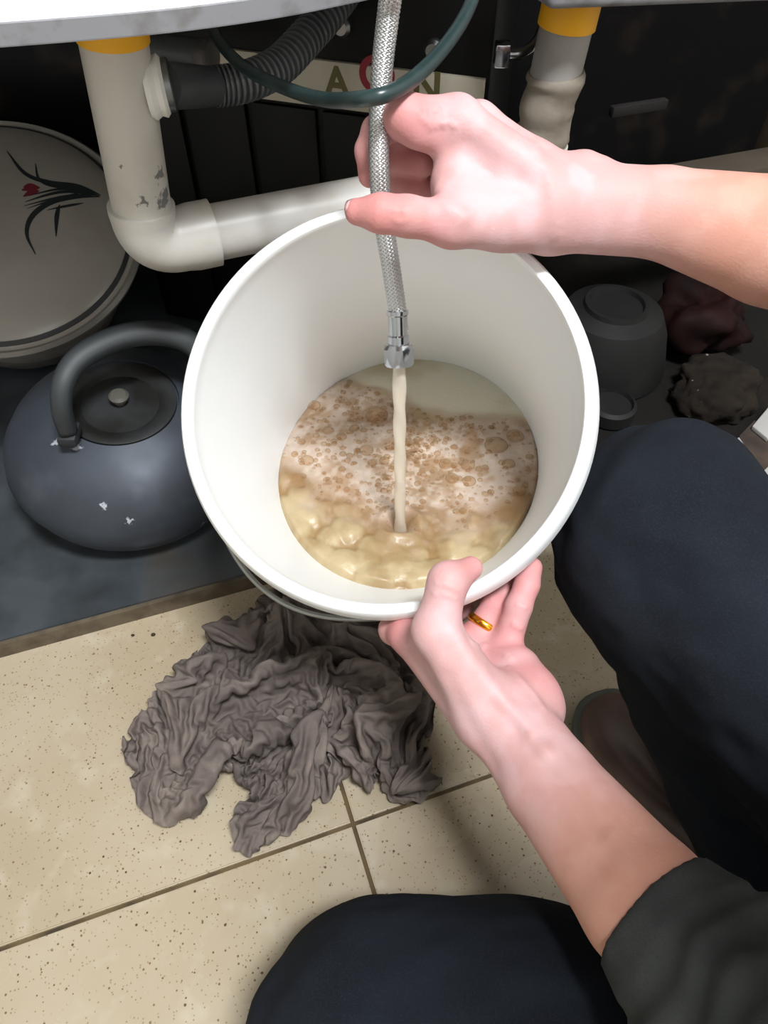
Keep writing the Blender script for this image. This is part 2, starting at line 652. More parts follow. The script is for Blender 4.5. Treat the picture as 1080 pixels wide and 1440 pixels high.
# elbow with sockets
down = (pl_low - pl_top).normalized()
e0 = pl_low + down * -0.002
ctrl = pl_low + down * 0.036
e1 = ctrl + H_DIR * 0.040
elbow = []
for i in range(4):
    elbow.append(e0.lerp(pl_low + down * 0.004, i / 3))
for i in range(1, 15):
    t = i / 15
    p0, p2 = pl_low + down * 0.004, ctrl + H_DIR * 0.030
    elbow.append(p0 * (1 - t) ** 2 + ctrl * (2 * t * (1 - t)) + p2 * t * t)
elbow += [ctrl + H_DIR * 0.030, e1, e1 + H_DIR * 0.016, e1 + H_DIR * 0.020]
under(tube('elbow', elbow, [PR + 0.0035] * 4 + [PR + 0.003] * (len(elbow) - 7) + [PR + 0.0045] * 3, M_pvc, seg=40), dp)
h0 = e1 + H_DIR * 0.012
under(tube('pipe', [h0, h0.lerp(Vector((0.155, 0.752, 0.366)), 0.5), Vector((0.155, 0.752, 0.366))], PR, M_pvc, seg=40), dp)
# sealed side inlet
SIDE_A = pl_top.lerp(pl_low, 0.42)
SIDE_D = Vector((0.92, 0.20, 0.02)).normalized()
s0 = SIDE_A + SIDE_D * 0.018
under(lathe('sealant_collar', [(0.0, 0), (0.021, 0.0), (0.0225, 0.004), (0.020, 0.008), (0.0215, 0.012), (0.018, 0.015), (0.0, 0.015)], M_paste, origin=s0, axis=SIDE_D, seg=28), dp)

M_wrap = mat('wrapped_pvc', (132, 122, 110), 0.6, var=((112, 102, 90), 25, 5, 0.45, 0.7), bump=(90, 0.4, 0.002))
dr = thing('drain_pipe', 'white taped drain pipe dropping from the sink behind the upper hand and wrist', 'pipe', (0.165, 0.752, 0.34))
q_top, q_low = Vector((0.163, 0.748, 0.5235)), Vector((0.153, 0.752, 0.37))
M_pvc_r = mat('shaded_pvc', (150, 146, 142), 0.45, var=((132, 126, 120), 18, 5, 0.5, 0.75))  # darker copy of the pvc: shade under the sink put into its colour
under(tube('pipe', [q_top, q_top.lerp(q_low, 0.50)], PR - 0.001, M_pvc_r, seg=36), dr)
wp, wr = [], []
for i in range(25):
    t = i / 24
    wp.append(q_top.lerp(q_low, 0.42 + 0.58 * t) + Vector((0.0010 * math.sin(t * 14), 0, 0)))
    wr.append(PR + 0.0008 + 0.0012 * (1 if i in (1, 2, 15, 18) else 0) + 0.0008 * math.sin(i * 0.9))
under(tube('tape_wrap', wp, wr, M_wrap, seg=36), dr)
under(lathe('tape_ring', [(PR - 0.0012, 0), (PR + 0.0012, 0), (PR + 0.0012, 0.024), (PR - 0.0012, 0.024)], M_tape, origin=q_top.lerp(q_low, 0.18), axis=(q_top - q_low), seg=36, closed=True), dr)
under(tube('tee', [q_low + Vector((0, 0, 0.022)), q_low - Vector((0, 0, 0.030))], PR + 0.005, M_pvc, seg=36), dr)

# corrugated hose
M_corr = mat('grey_corrugated', (98, 102, 104), 0.34, var=((78, 80, 84), 12, 4, 0.45, 0.7))
M_cuff = mat('dark_cuff', (66, 70, 72), 0.4)
ch = thing('corrugated_hose', 'dark grey corrugated waste hose running from the left drain pipe up behind the sink', 'hose', tuple(s0))
st = s0 + SIDE_D * 0.012
c1 = at(300, 122, 0.625)
under(tube('hose_cuff', [st, st.lerp(c1, 0.5), c1], [0.0165, 0.0160, 0.0150], M_cuff, seg=28), ch)
cp = spline([c1, at(345, 115, 0.635), at(392, 93, 0.655), at(432, 52, 0.675), at(470, 8, 0.69), at(500, -40, 0.70), at(500, -70, 0.73)], 420)
under(tube('corrugation', cp, [(0.0160 if i % 10 in (0, 1, 2, 3, 4) else 0.0126) for i in range(421)], M_corr, seg=22, sharp=60), ch)
under(lathe('clamp', [(0.0165, 0), (0.0185, 0.001), (0.0185, 0.006), (0.0165, 0.007)], mat('clamp_metal', (120, 122, 124), 0.35, 0.9), origin=st + SIDE_D * 0.001, axis=SIDE_D, seg=28), ch)

# thin dark green hose looping in front
M_green = mat('green_rubber', (34, 50, 50), 0.32, var=((52, 68, 68), 20, 3, 0.5, 0.75))
gp = spline([at(285, -25, 0.66), at(300, 42, 0.62), at(335, 88, 0.58), at(385, 117, 0.545), at(450, 139, 0.50), at(512, 139, 0.447), at(560, 125, 0.447), at(604, 90, 0.47), at(641, 44, 0.50), at(664, 0, 0.53), at(672, -38, 0.555)], 110)
tag(tube('rubber_hose', gp, 0.0048, M_green, seg=14), 'thin dark green rubber hose looping in front of the braided hose', 'hose')

# ================================================================= BLACK APPLIANCE
M_black = mat('black_enamel', (10, 10, 10), 0.4, var=((7, 7, 7), 4, 3, 0.4, 0.6), spec=0.2)
M_black2 = mat('black_plate', (9, 9, 9), 0.4, var=((14, 15, 13), 5, 3, 0.45, 0.6), spec=0.2)
M_strip = mat('white_panel', (206, 198, 180), 0.5, var=((168, 160, 142), 7, 5, 0.5, 0.75))
M_olive = mat('olive_print', (106, 100, 58), 0.6)
M_redp = mat('red_print', (150, 40, 52), 0.6)
AP_A, AP_B = Vector((-0.345, 0.989, 0)), Vector((0.112, 0.848, 0))
ad = (AP_B - AP_A).normalized()
an_ = Vector((ad.y, -ad.x, 0))
if an_.y > 0:
    an_ = -an_                                # outward normal, towards the camera
aw = (AP_B - AP_A).length
ac = (AP_A + AP_B) / 2
app = thing('gas_heater', 'black boxed appliance with a white lettered strip behind the hoses', 'appliance', (ac.x, ac.y, SHELF_Z))
TOPZ = 0.418
under(box('body', ac - an_ * 0.075 + Vector((0, 0, (SHELF_Z + 0.515) / 2)), aw, 0.15, 0.515 - SHELF_Z, M_black, ax=ad, ay=-an_, bevel=0.004), app)
under(box('front_strip', ac + an_ * 0.003 + Vector((0, 0, TOPZ - 0.024)), aw - 0.01, 0.006, 0.048, M_strip, ax=ad, ay=-an_, bevel=0.001), app)
for k in range(5):
    wk = (aw - 0.03) / 5
    under(box('panel', AP_A + ad * (0.015 + wk * (k + 0.5)) + an_ * 0.003 + Vector((0, 0, 0.200)), wk - 0.008, 0.006, 0.33, M_black2, ax=ad, ay=-an_, bevel=0.002), app)
for (tt, zz) in ((0.66, 0.452), (0.87, 0.440)):
    under(lathe('knob', [(0.0, 0), (0.010, 0), (0.010, 0.006), (0.007, 0.010), (0.0, 0.010)], mat('dull_chrome', (150, 150, 150), 0.3, 0.9), origin=AP_A + ad * (aw * tt) + Vector((0, 0, zz)), axis=an_, seg=20), app)


def on_strip(u, v):
    q = ray(u, v)
    o = Vector((0, 0, CAM_H))
    t = ((ac + an_ * 0.0062) - o).dot(an_) / q.dot(an_)
    return o + q * t


def letter(ch_, u, v, h, m):
    cu = bpy.data.curves.new('letter', 'FONT')
    cu.body = ch_
    cu.size = h
    cu.extrude = 0.0002
    cu.align_x = 'CENTER'
    cu.align_y = 'CENTER'
    cu.offset = 0.0012
    o = bpy.data.objects.new('letter', cu)
    cu.materials.append(m)
    COL.objects.link(o)
    rot = Matrix((ad, EZ, an_)).transposed().to_4x4()
    o.matrix_world = Matrix.Translation(on_strip(u, v)) @ rot
    bpy.context.view_layer.update()
    me = bpy.data.meshes.new_from_object(o.evaluated_get(bpy.context.evaluated_depsgraph_get()))
    mw = o.matrix_world.copy()
    bpy.data.objects.remove(o)
    me.name = 'letter'
    me.transform(mw)
    return under(link(bpy.data.objects.new('letter', me)), app)


letter('A', 474, 117, 0.042, M_olive)
letter('O', 530, 108, 0.052, M_redp)
letter('N', 600, 124, 0.042, M_olive)

# chrome stop tap behind
M_chrome = mat('chrome', (176, 178, 182), 0.16, 1.0)
ct = thing('stop_tap', 'bent chrome tube with a square clip hanging beside the taped pipe', 'tap', tuple(at(703, 76, 0.71)))
tp = spline([at(778, -60, 0.70), at(774, -20, 0.70), at(768, 20, 0.70), at(757, 55, 0.70), at(735, 74, 0.70), at(706, 76, 0.70)], 50)
under(tube('bent_tube', tp, 0.0052, M_chrome, seg=16), ct)
under(box('clip', at(706, 76, 0.70), 0.014, 0.016, 0.020, M_chrome, ax=Vector((1, 0, 0)), ay=Vector((0, 1, 0)), bevel=0.0015), ct)

# grey pipe stub
M_stub = mat('grey_stub', (96, 92, 90), 0.55, var=((60, 58, 58), 40, 4, 0.4, 0.65))
stub = thing('pipe_stub', 'short dark grey pipe stub behind the white pipe, just under the sink', 'pipe', tuple(at(250, 75, 0.74)))
sA, sB = at(170, 62, 0.76), at(284, 79, 0.74)
under(tube('stub', [sA, sB], 0.0150, M_cuff, seg=24), stub)
under(lathe('stub_end', [(0.0, 0.0), (0.0162, 0), (0.0168, 0.004), (0.0168, 0.012), (0.015, 0.014), (0.0, 0.014)], M_stub, origin=sB - (sB - sA).normalized() * 0.002, axis=(sB - sA), seg=24), stub)

# ================================================================= ENAMEL POT
M_enamel = mat('enamel', (160, 154, 147), 0.24, var=((144, 137, 129), 7, 4, 0.45, 0.7), coat=0.3)
M_enrim = mat('enamel_rim', (140, 136, 130), 0.35, 0.2)
M_band = mat('dark_band', (42, 44, 46), 0.5)
M_ink = mat('ink_black', (34, 40, 42), 0.5)
M_inkred = mat('ink_red', (116, 34, 44), 0.5)
PC = Vector((-0.504, 0.901, 0.212))            # centre of the lid's rim; the pot leans towards the room
PN = Vector((0.163, -0.395, 0.904)).normalized()
PRD = 0.175
PD = 0.142
pot = thing('enamel_pot', 'wide white enamel pot with flower painted lid leaning beside the left pipe', 'pot', tuple(PC - PN * PD))
under(lathe('body', [(0.0, -PD), (0.112, -PD), (0.128, -PD + 0.012), (0.152, -0.06), (0.163, -0.006), (0.160, -0.006), (0.149, -0.06), (0.115, -PD + 0.02), (0.0, -PD + 0.016)], M_enamel, origin=PC, axis=PN, seg=96), pot)
LH = 0.040


def lid_h(r):
    return 0.004 + (LH * (1 - (r / (PRD - 0.006)) ** 2) ** 0.8 if r < PRD - 0.006 else 0.0)


lidp = [(PRD, -0.003), (PRD + 0.002, 0), (PRD, 0.003), (PRD - 0.006, 0.004)]
lidp += [(r, lid_h(r)) for r in np.linspace(PRD - 0.0062, 0.0, 30)]
lid = under(lathe('lid', lidp, M_enamel, origin=PC, axis=PN, seg=96), pot)
under(lathe('lid_rim', [(PRD - 0.003, 0.0035), (PRD + 0.001, 0.0055), (PRD + 0.0055, 0.001), (PRD + 0.004, -0.006), (PRD - 0.003, -0.005)], M_enrim, origin=PC, axis=PN, seg=96, closed=True), pot)
under(lathe('lid_band', [(r, lid_h(r) + 0.0008) for r in (PRD - 0.0125, PRD - 0.0100, PRD - 0.0075)] + [(PRD - 0.0075, 0.003), (PRD - 0.0125, 0.003)], M_band, origin=PC, axis=PN, seg=96, closed=True), pot)
under(lathe('body_band', [(0.1610, -0.020), (0.1622, -0.020), (0.1632, -0.013), (0.1618, -0.013)], M_band, origin=PC, axis=PN, seg=96, closed=True), pot)


def lid_gap(p):
    q = p - PC
    h = q.dot(PN)
    r = (q - PN * h).length
    return h - lid_h(r), r


def on_lid(u, v):
    o, q = Vector((0, 0, CAM_H)), ray(u, v)
    t = 0.5
    while t < 1.6:
        p = o + q * t
        g, r = lid_gap(p)
        if g < 0 and r < PRD + 0.02:
            break
        t += 0.0003
    return p - PN * (lid_gap(p)[0] - 0.0005)


def stroke_geo(px, w, V, F):
    pts = spline([on_lid(u, v) for (u, v) in px], 24)
    b = len(V)
    n = len(pts)
    for i, p in enumerate(pts):
        t = (pts[min(i + 1, n - 1)] - pts[max(i - 1, 0)]).normalized()
        sdir = t.cross(PN).normalized()
        k = w * (0.18 + 0.82 * math.sin(math.pi * (i / (n - 1)) ** 0.9)) / 2
        for s_ in (-1, 1):
            qv = p + sdir * (s_ * k)
            V.append(qv - PN * (lid_gap(qv)[0] - 0.0005))
    for i in range(n - 1):
        F.append((b + 2 * i, b + 2 * i + 1, b + 2 * i + 3, b + 2 * i + 2))


V, F = [], []
for (px, w) in (
        ([(142, 275), (110, 262), (70, 257), (35, 244), (10, 213)], 0.0075),
        ([(140, 276), (110, 265), (75, 262), (55, 252), (50, 230)], 0.005),
        ([(140, 277), (105, 278), (70, 286), (45, 305), (38, 330), (50, 358)], 0.007),
        ([(118, 286), (95, 290), (66, 296)], 0.004),
        ([(84, 288), (80, 305), (79, 333)], 0.0055),
        ([(140, 276), (90, 270), (36, 284)], 0.005),
        ([(138, 275), (95, 276), (34, 290)], 0.004),
        ([(136, 274), (90, 266), (40, 276)], 0.004),
        ([(120, 270), (80, 280), (38, 294)], 0.003)):
    stroke_geo(px, w, V, F)
under(mesh_obj('painted_stem', V, F, M_ink), pot)
V, F = [], []
for (px, w) in (([(56, 264), (44, 265), (31, 268)], 0.010), ([(55, 269), (44, 271), (33, 277)], 0.008), ([(52, 262), (42, 261), (33, 264)], 0.006)):
    stroke_geo(px, w, V, F)
under(mesh_obj('painted_flower', V, F, M_inkred), pot)

# ================================================================= DARK KETTLE
M_kettle = mat('kettle_metal', (66, 71, 80), 0.42, 0.35, var=[((46, 50, 56), 6, 5, 0.4, 0.65), ((84, 88, 96), 16, 4, 0.55, 0.8)], rvar=(10, 0.46, 0.68))
KN = Vector((0.12, -0.10, 0.985)).normalized()      # it sits a little askew on the shelf
KC = Vector((-0.310, 0.638, 0.041))
KR = 0.141
M_klid = mat('kettle_lid_metal', (54, 55, 56), 0.45, 0.35, var=((36, 35, 33), 20, 4, 0.4, 0.65))
M_khandle = mat('kettle_handle_plastic', (44, 48, 50), 0.55, var=((32, 35, 37), 10, 4, 0.4, 0.7))
M_knobt = mat('kettle_knob', (80, 78, 70), 0.5)
ket = thing('kettle', 'dark metal kettle with arched handle on the steel shelf, left of the bucket', 'kettle', tuple(KC))
under(lathe('body', [(0.0, 0.0), (0.090, 0.0), (0.116, 0.008), (0.134, 0.026), (KR, 0.048), (0.138, 0.066), (0.128, 0.084), (0.110, 0.103), (0.088, 0.118), (0.068, 0.1265), (0.0640, 0.1280), (0.0630, 0.1235), (0.0, 0.1230)], M_kettle, origin=KC, axis=KN, seg=96), ket)
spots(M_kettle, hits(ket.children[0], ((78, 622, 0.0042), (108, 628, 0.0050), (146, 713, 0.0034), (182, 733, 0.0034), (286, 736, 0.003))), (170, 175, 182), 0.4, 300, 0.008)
under(lathe('lid', [(0.0615, 0.1230), (0.0615, 0.1275), (0.056, 0.129), (0.047, 0.127), (0.042, 0.1235), (0.030, 0.1235), (0.016, 0.125), (0.0, 0.126)], M_klid, origin=KC, axis=KN, seg=64), ket)
under(lathe('lid_knob', [(0.006, 0.1245), (0.0055, 0.130), (0.010, 0.133), (0.011, 0.137), (0.008, 0.140), (0.0, 0.141)], M_knobt, origin=KC, axis=KN, seg=28), ket)
# bail handle: a flat band leaning back
HDL = [(96, 606, 0.770), (87, 575, 0.752), (89, 540, 0.745), (108, 508, 0.750), (145, 484, 0.760), (190, 470, 0.770), (235, 470, 0.778), (270, 484, 0.780), (288, 512, 0.775), (290, 548, 0.768), (284, 585, 0.770)]
hp_ = spline([at(*q) for q in HDL], 60)
V, F = [], []
NN = 60
hcen = at(190, 560, 0.765)
for i in range(NN + 1):
    p = hp_[i]
    tn = (hp_[min(i + 1, NN)] - hp_[max(i - 1, 0)]).normalized()
    nrm = (p - hcen)
    nrm = (nrm - tn * nrm.dot(tn)).normalized()
    hn = tn.cross(nrm)
    wd, th = 0.0110, 0.0095 + 0.003 * math.sin(math.pi * i / NN)
    for j in range(12):
        a = 2 * math.pi * j / 12
        V.append(p + hn * (wd * math.copysign(abs(math.cos(a)) ** 0.6, math.cos(a))) + nrm * (th * math.copysign(abs(math.sin(a)) ** 0.7, math.sin(a))))
for i in range(NN):
    for j in range(12):
        k = (j + 1) % 12
        F.append((i * 12 + j, i * 12 + k, i * 12 + 12 + k, i * 12 + 12 + j))
F += [tuple(range(11, -1, -1)), tuple(NN * 12 + j for j in range(12))]
under(mesh_obj('handle', V, F, M_khandle), ket)
for p in (hp_[0], hp_[-1]):
    under(box('handle_lug', p - KN * 0.006, 0.020, 0.026, 0.014, M_khandle, ax=Vector((1, 0, 0)), ay=KN.cross(Vector((1, 0, 0))).normalized(), az=KN, bevel=0.003), ket)
sp0 = KC + Vector((0.105, 0.03, 0)) + KN * 0.055
under(tube('spout', spline([sp0, sp0 + Vector((0.030, 0.006, 0.018)), sp0 + Vector((0.050, 0.010, 0.044))], 14), [0.020 - 0.0007 * i for i in range(15)], M_kettle, seg=24), ket)

# ================================================================= BUCKET
M_bucket = mat('white_plastic', (243, 244, 244), 0.34, var=((238, 240, 240), 5, 3, 0.45, 0.7))
S = 0.30 / 0.27
th_, ph_ = 0.633, -0.218
AX = Vector((math.sin(th_) * math.sin(ph_), -math.sin(th_) * math.cos(ph_), math.cos(th_)))   # towards the mouth
BC = Vector((-0.0020 * S, 0.360 * S, CAM_H - 0.321 * S))
BR = 0.15
TAP = 0.058
BE = Vector((math.cos(ph_), math.sin(ph_), 0))
BG = AX.cross(BE)
BL = (BC.z - BR * BG.z) / (AX.z - TAP * BG.z) - 0.003          # deep enough to stand on its lower edge
BL = min(max(BL, 0.30), 0.42)


def wall_pt(ang, s, off=0.0, rad=BR):
    """point on the outside of the bucket: ang 0 = right, -90 = nearest the viewer, s below the rim"""
    d = BE * math.cos(R(ang)) + BG * math.sin(R(ang))
    return BC - AX * s + d * (rad - TAP * s + off)


low = BC - AX * BL - BG * (BR - TAP * BL)
bucket = thing('bucket', 'white plastic bucket tilted under the hose and held by the lower hand', 'bucket', tuple(low))
T_ = 0.0030
prof = [(BR - T_ - 0.0042, -0.0008), (BR - T_ - 0.0032, 0.0), (BR - 0.0010, 0.0), (BR + 0.0002, -0.0012), (BR + 0.0030, -0.008), (BR + 0.0048, -0.015), (BR + 0.0042, -0.0165), (BR - 0.003, -0.0165)]
prof += [(BR - 0.0035 - TAP * s_, -s_) for s_ in (0.018, 0.034)]
prof += [(BR - 0.001 - TAP * 0.036, -0.036), (BR - 0.001 - TAP * 0.041, -0.041), (BR - 0.0035 - TAP * 0.043, -0.043)]
prof += [(BR - 0.0035 - TAP * s_, -s_) for s_ in np.linspace(0.06, BL - 0.006, 8)]
prof += [(BR - 0.009 - TAP * BL, -BL), (0.0, -BL), (0.0, -BL + 0.004), (BR - 0.012 - TAP * BL, -BL + 0.004)]
prof += [(BR - 0.0035 - T_ - TAP * s_, -s_) for s_ in np.linspace(BL - 0.008, 0.02, 8)]
prof += [(BR - T_ - 0.0045, -0.008), (BR - T_ - 0.0050, -0.003)]
under(lathe('body', prof, M_bucket, origin=BC, axis=AX, seg=128, closed=True, sharp=30), bucket)
# wire bail hanging below the rim on the near side
M_wire = mat('bail_wire', (150, 152, 150), 0.35, 0.8)
M_grip = mat('bail_ear', (225, 226, 226), 0.4)
bail = []
for a in np.linspace(-222, 42, 110):
    k = math.sin(math.pi * (a + 222) / 264)
    g = math.exp(-((a + 112) / 26) ** 2)
    bail.append(wall_pt(a, 0.030 + 0.010 * k, 0.0035 + 0.014 * g))
under(tube('bail_handle', bail, 0.0021, M_wire, seg=10), bucket)
for a in (-222, 42):
    under(lathe('bail_ear', [(0, -0.004), (0.010, -0.004), (0.010, 0.004), (0.008, 0.006), (0, 0.006)], M_grip, origin=wall_pt(a, 0.030), axis=(wall_pt(a, 0.030, 1) - wall_pt(a, 0.030)), seg=24), bucket)

# ================================================================= WATER
WZ = CAM_H - 0.49 * S
ri = BR - 0.0035 - T_ + 0.0010


def wall_at(ang):
    d = BE * math.cos(ang) + BG * math.sin(ang)
    st_ = BC + d * ri
    v = -AX - d * TAP
    k = (WZ - st_.z) / v.z
    return st_ + v * k


NA, NR = 220, 90
ring = np.array([wall_at(2 * math.pi * i / NA) for i in range(NA)])
wc = ring.mean(0)
IMP = atz(563, 742, WZ)
Vw = [wc]
for r in range(1, NR + 1):
    f_ = r / NR
    Vw += list(wc + (ring - wc) * f_)
Vw = np.array(Vw)


def px_of(P):
    P = P - np.array([0, 0, CAM_H])
    d = P[:, 1] * _c - P[:, 2] * _s
    u = P[:, 1] * _s + P[:, 2] * _c
    return 540 + FPX * P[:, 0] / d, 720 - FPX * u / d


# surface coordinates in the water plane: q = near(0) .. far(1), p = left(0) .. right(1)
ymin, ymax = ring[:, 1].min(), ring[:, 1].max()
xmin, xmax = ring[:, 0].min(), ring[:, 0].max()
pq = np.stack([(Vw[:, 0] - xmin) / (xmax - xmin), (Vw[:, 1] - ymin) / (ymax - ymin)], 1)
P3 = np.stack([Vw[:, 0], Vw[:, 1], np.zeros(len(Vw))], 1)
wob = noise(P3, 18, 3, 3)
edge_d = 1 - np.concatenate([[0], np.repeat(np.arange(1, NR + 1) / NR, NA)])
# churning clouds of thick water along the near side
near = 0.20 + 0.24 * (2 * np.abs(pq[:, 0] - 0.53)) ** 2 + 0.035 * wob
lump = 1 - sstep(pq[:, 1] + 0.05 * noise(P3, 70, 35, 2), near - 0.09, near + 0.07)
cell_pts = np.array([[x, y] for x in np.arange(xmin - 0.01, xmax + 0.02, 0.025) for y in np.arange(ymin - 0.01, ymin + 0.19, 0.022)])
cell_pts = cell_pts + rng.uniform(-0.010, 0.010, cell_pts.shape)
cell_r = rng.uniform(0.011, 0.020, len(cell_pts))
dd = np.sqrt(((Vw[:, None, :2] - cell_pts[None]) ** 2).sum(2))
caul = np.sqrt(np.maximum(cell_r[None] ** 2 - dd ** 2, 0)).max(1)
hgt = lump * (0.001 + 0.42 * caul + 0.0006 * noise(P3, 130, 5, 2))
# clear still water on the far side, mostly right
far = 0.76 + 0.05 * wob - 0.12 * np.clip((pq[:, 0] - 0.5) * 2, -1, 1) + 0.07 * sstep(pq[:, 0], 0.45, 0.2)
clear = sstep(pq[:, 1], far - 0.03, far + 0.05)
foam = (1 - lump) * (1 - clear)
hgt += foam * (0.0022 + 0.0016 * noise(P3, 45, 9, 3))
di = np.hypot(Vw[:, 0] - IMP.x, Vw[:, 1] - IMP.y)
hgt += -0.016 * np.exp(-(di / 0.008) ** 2) + 0.005 * np.exp(-((di - 0.019) / 0.007) ** 2) + 0.0012 * np.sin(di * 420) * np.exp(-di / 0.03)
hgt *= sstep(edge_d, 0.0, 0.03)
Vw[:, 2] += hgt
Fw = [(0, 1 + j, 1 + (j + 1) % NA) for j in range(NA)]
for r in range(NR - 1):
    for j in range(NA):
        k = (j + 1) % NA
        a_ = 1 + r * NA
        Fw.append((a_ + j, a_ + NA + j, a_ + NA + k, a_ + k))


def cmix(a, b, t):
    return a * (1 - t[:, None]) + b * t[:, None]


def L3(*c):
    return np.array(lin(c)[:3])[None]


n1 = noise(P3, 60, 21, 4, 0.6)
n2 = noise(P3, 22, 23, 3)
foamc = cmix(L3(182, 163, 147), L3(150, 124, 98), sstep(n2 + 0.6 * n1, -0.1, 0.8))
sw = noise(P3 + 0.03 * np.stack([noise(P3, 20, 81, 2), noise(P3, 20, 82, 2), 0 * wob], 1), 26, 83, 3)
foamc = cmix(foamc, L3(146, 112, 76), sstep(sw, 0.10, 0.85) * 0.65)
foamc = cmix(foamc, L3(200, 186, 174), sstep(noise(P3, 180, 27, 2), 0.1, 0.7) * 0.4)
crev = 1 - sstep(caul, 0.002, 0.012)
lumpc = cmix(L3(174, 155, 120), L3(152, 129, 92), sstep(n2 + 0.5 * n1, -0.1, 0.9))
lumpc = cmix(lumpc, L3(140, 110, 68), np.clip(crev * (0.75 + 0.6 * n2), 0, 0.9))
clearc = cmix(L3(212, 206, 186), L3(190, 176, 144), sstep(n2, -0.2, 0.8))
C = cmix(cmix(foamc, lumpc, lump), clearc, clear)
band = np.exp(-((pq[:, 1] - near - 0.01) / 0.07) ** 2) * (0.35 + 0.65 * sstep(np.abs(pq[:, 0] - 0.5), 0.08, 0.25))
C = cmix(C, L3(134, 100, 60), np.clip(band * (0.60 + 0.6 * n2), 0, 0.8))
rimb = np.exp(-((pq[:, 1] - far) / 0.045) ** 2)
C = cmix(C, L3(170, 144, 104), np.clip(rimb * (0.55 + 0.5 * n2), 0, 0.7))
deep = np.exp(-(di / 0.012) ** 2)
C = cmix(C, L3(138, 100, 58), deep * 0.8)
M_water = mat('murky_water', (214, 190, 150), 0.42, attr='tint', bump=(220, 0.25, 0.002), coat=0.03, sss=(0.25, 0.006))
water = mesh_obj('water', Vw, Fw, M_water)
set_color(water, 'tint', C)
tag(water, 'murky tan water with frothy foam filling the tilted white bucket', 'water')

# bubbles
M_bub = bpy.data.materials.new('bubble_film')
M_bub.use_nodes = True
nt = M_bub.node_tree
nt.nodes.clear()
out = nt.nodes.new('ShaderNodeOutputMaterial')
tr = nt.nodes.new('ShaderNodeBsdfTransparent')
tr.inputs[0].default_value = lin((246, 238, 228))
gl = nt.nodes.new('ShaderNodeBsdfPrincipled')
gl.inputs['Base Color'].default_value = lin((178, 152, 122))
gl.inputs['Roughness'].default_value = 0.08
lw = nt.nodes.new('ShaderNodeLayerWeight')
lw.inputs[0].default_value = 0.42
mxs = nt.nodes.new('ShaderNodeMixShader')
nt.links.new(lw.outputs['Facing'], mxs.inputs[0])
nt.links.new(tr.outputs[0], mxs.inputs[1])
nt.links.new(gl.outputs[0], mxs.inputs[2])
nt.links.new(mxs.outputs[0], out.inputs['Surface'])


def dome_geo(c, r, V, F, nr=4, na=12, k=0.55):
    b = len(V)
    for i in range(nr):
        e = math.pi / 2 * i / nr
        for j in range(na):
            a = 2 * math.pi * j / na
            V.append((c[0] + r * math.cos(e) * math.cos(a), c[1] + r * math.cos(e) * math.sin(a), c[2] + r * k * math.sin(e)))
    V.append((c[0], c[1], c[2] + r * k))
    for i in range(nr - 1):
        for j in range(na):
            q = (j + 1) % na
            F.append((b + i * na + j, b + i * na + q, b + i * na + na + q, b + i * na + na + j))
    for j in range(na):
        F.append((b + (nr - 1) * na + j, b + (nr - 1) * na + (j + 1) % na, b + nr * na))


V, F = [], []
dome_geo((0, 0, 0), 1.0, V, F, 6, 24, 0.5)
bub_me = bpy.data.meshes.new('bubble')
bub_me.from_pydata(V, [], F)
bub_me.polygons.foreach_set('use_smooth', [True] * len(bub_me.polygons))
bub_me.materials.append(M_bub)
BUB = [(405, 310, 46), (858, 425, 46), (165, 270, 28), (205, 200, 20), (255, 160, 14), (300, 180, 14), (220, 365, 24), (320, 360, 22), (270, 390, 22),
       (435, 478, 22), (385, 490, 18), (365, 440, 28), (533, 363, 18), (455, 430, 18), (520, 415, 22), (750, 500, 28), (665, 495, 25), (555, 495, 14),
       (590, 490, 14), (690, 550, 26), (755, 560, 26), (905, 495, 26), (945, 600, 24), (815, 610, 14), (985, 470, 16), (875, 585, 10), (795, 535, 12),
       (690, 320, 12), (650, 320, 10), (297, 262, 14), (207, 325, 12), (250, 285, 10), (275, 430, 12), (565, 530, 10), (435, 548, 10), (930, 390, 34),
       (140, 480, 26), (120, 410, 18), (700, 430, 14), (610, 465, 11), (640, 550, 12), (765, 632, 12), (330, 440, 14), (180, 440, 12), (735, 385, 9), (760, 400, 9)]


def surf_z(x, y):
    i = np.argmin((Vw[:, 0] - x) ** 2 + (Vw[:, 1] - y) ** 2)
    return Vw[i, 2]


for (bx, by, br_) in BUB:
    p = atz(380 + bx / 2.7, 470 + by / 2.7, WZ + 0.002)
    r = br_ / 2.7 / FPX * 0.70 * 1.08
    o = bpy.data.objects.new('bubble', bub_me)
    link(o, water)
    o.location = (p.x, p.y, surf_z(p.x, p.y) - 0.0006)
    o.scale = (r, r, r)
V, F = [], []
for _ in range(1500):
    i = rng.integers(len(Vw))
    if foam[i] < 0.6 or rng.random() > 0.35 + 0.65 * (n2[i] < 0.3) or edge_d[i] < 0.02 or di[i] < 0.012:
        continue
    dome_geo(Vw[i] - np.array([0, 0, 0.0003]), 0.0010 + 0.0032 * rng.random() ** 2.4, V, F, 3, 9, 0.6)
fo = stuff(mesh_obj('foam', V, F, M_bub, water))

# ================================================================= BRAIDED HOSE, NUT AND STREAM
def braid_mat():
    m = mat('steel_braid', (206, 206, 206), 0.36, 0.85)
    return m


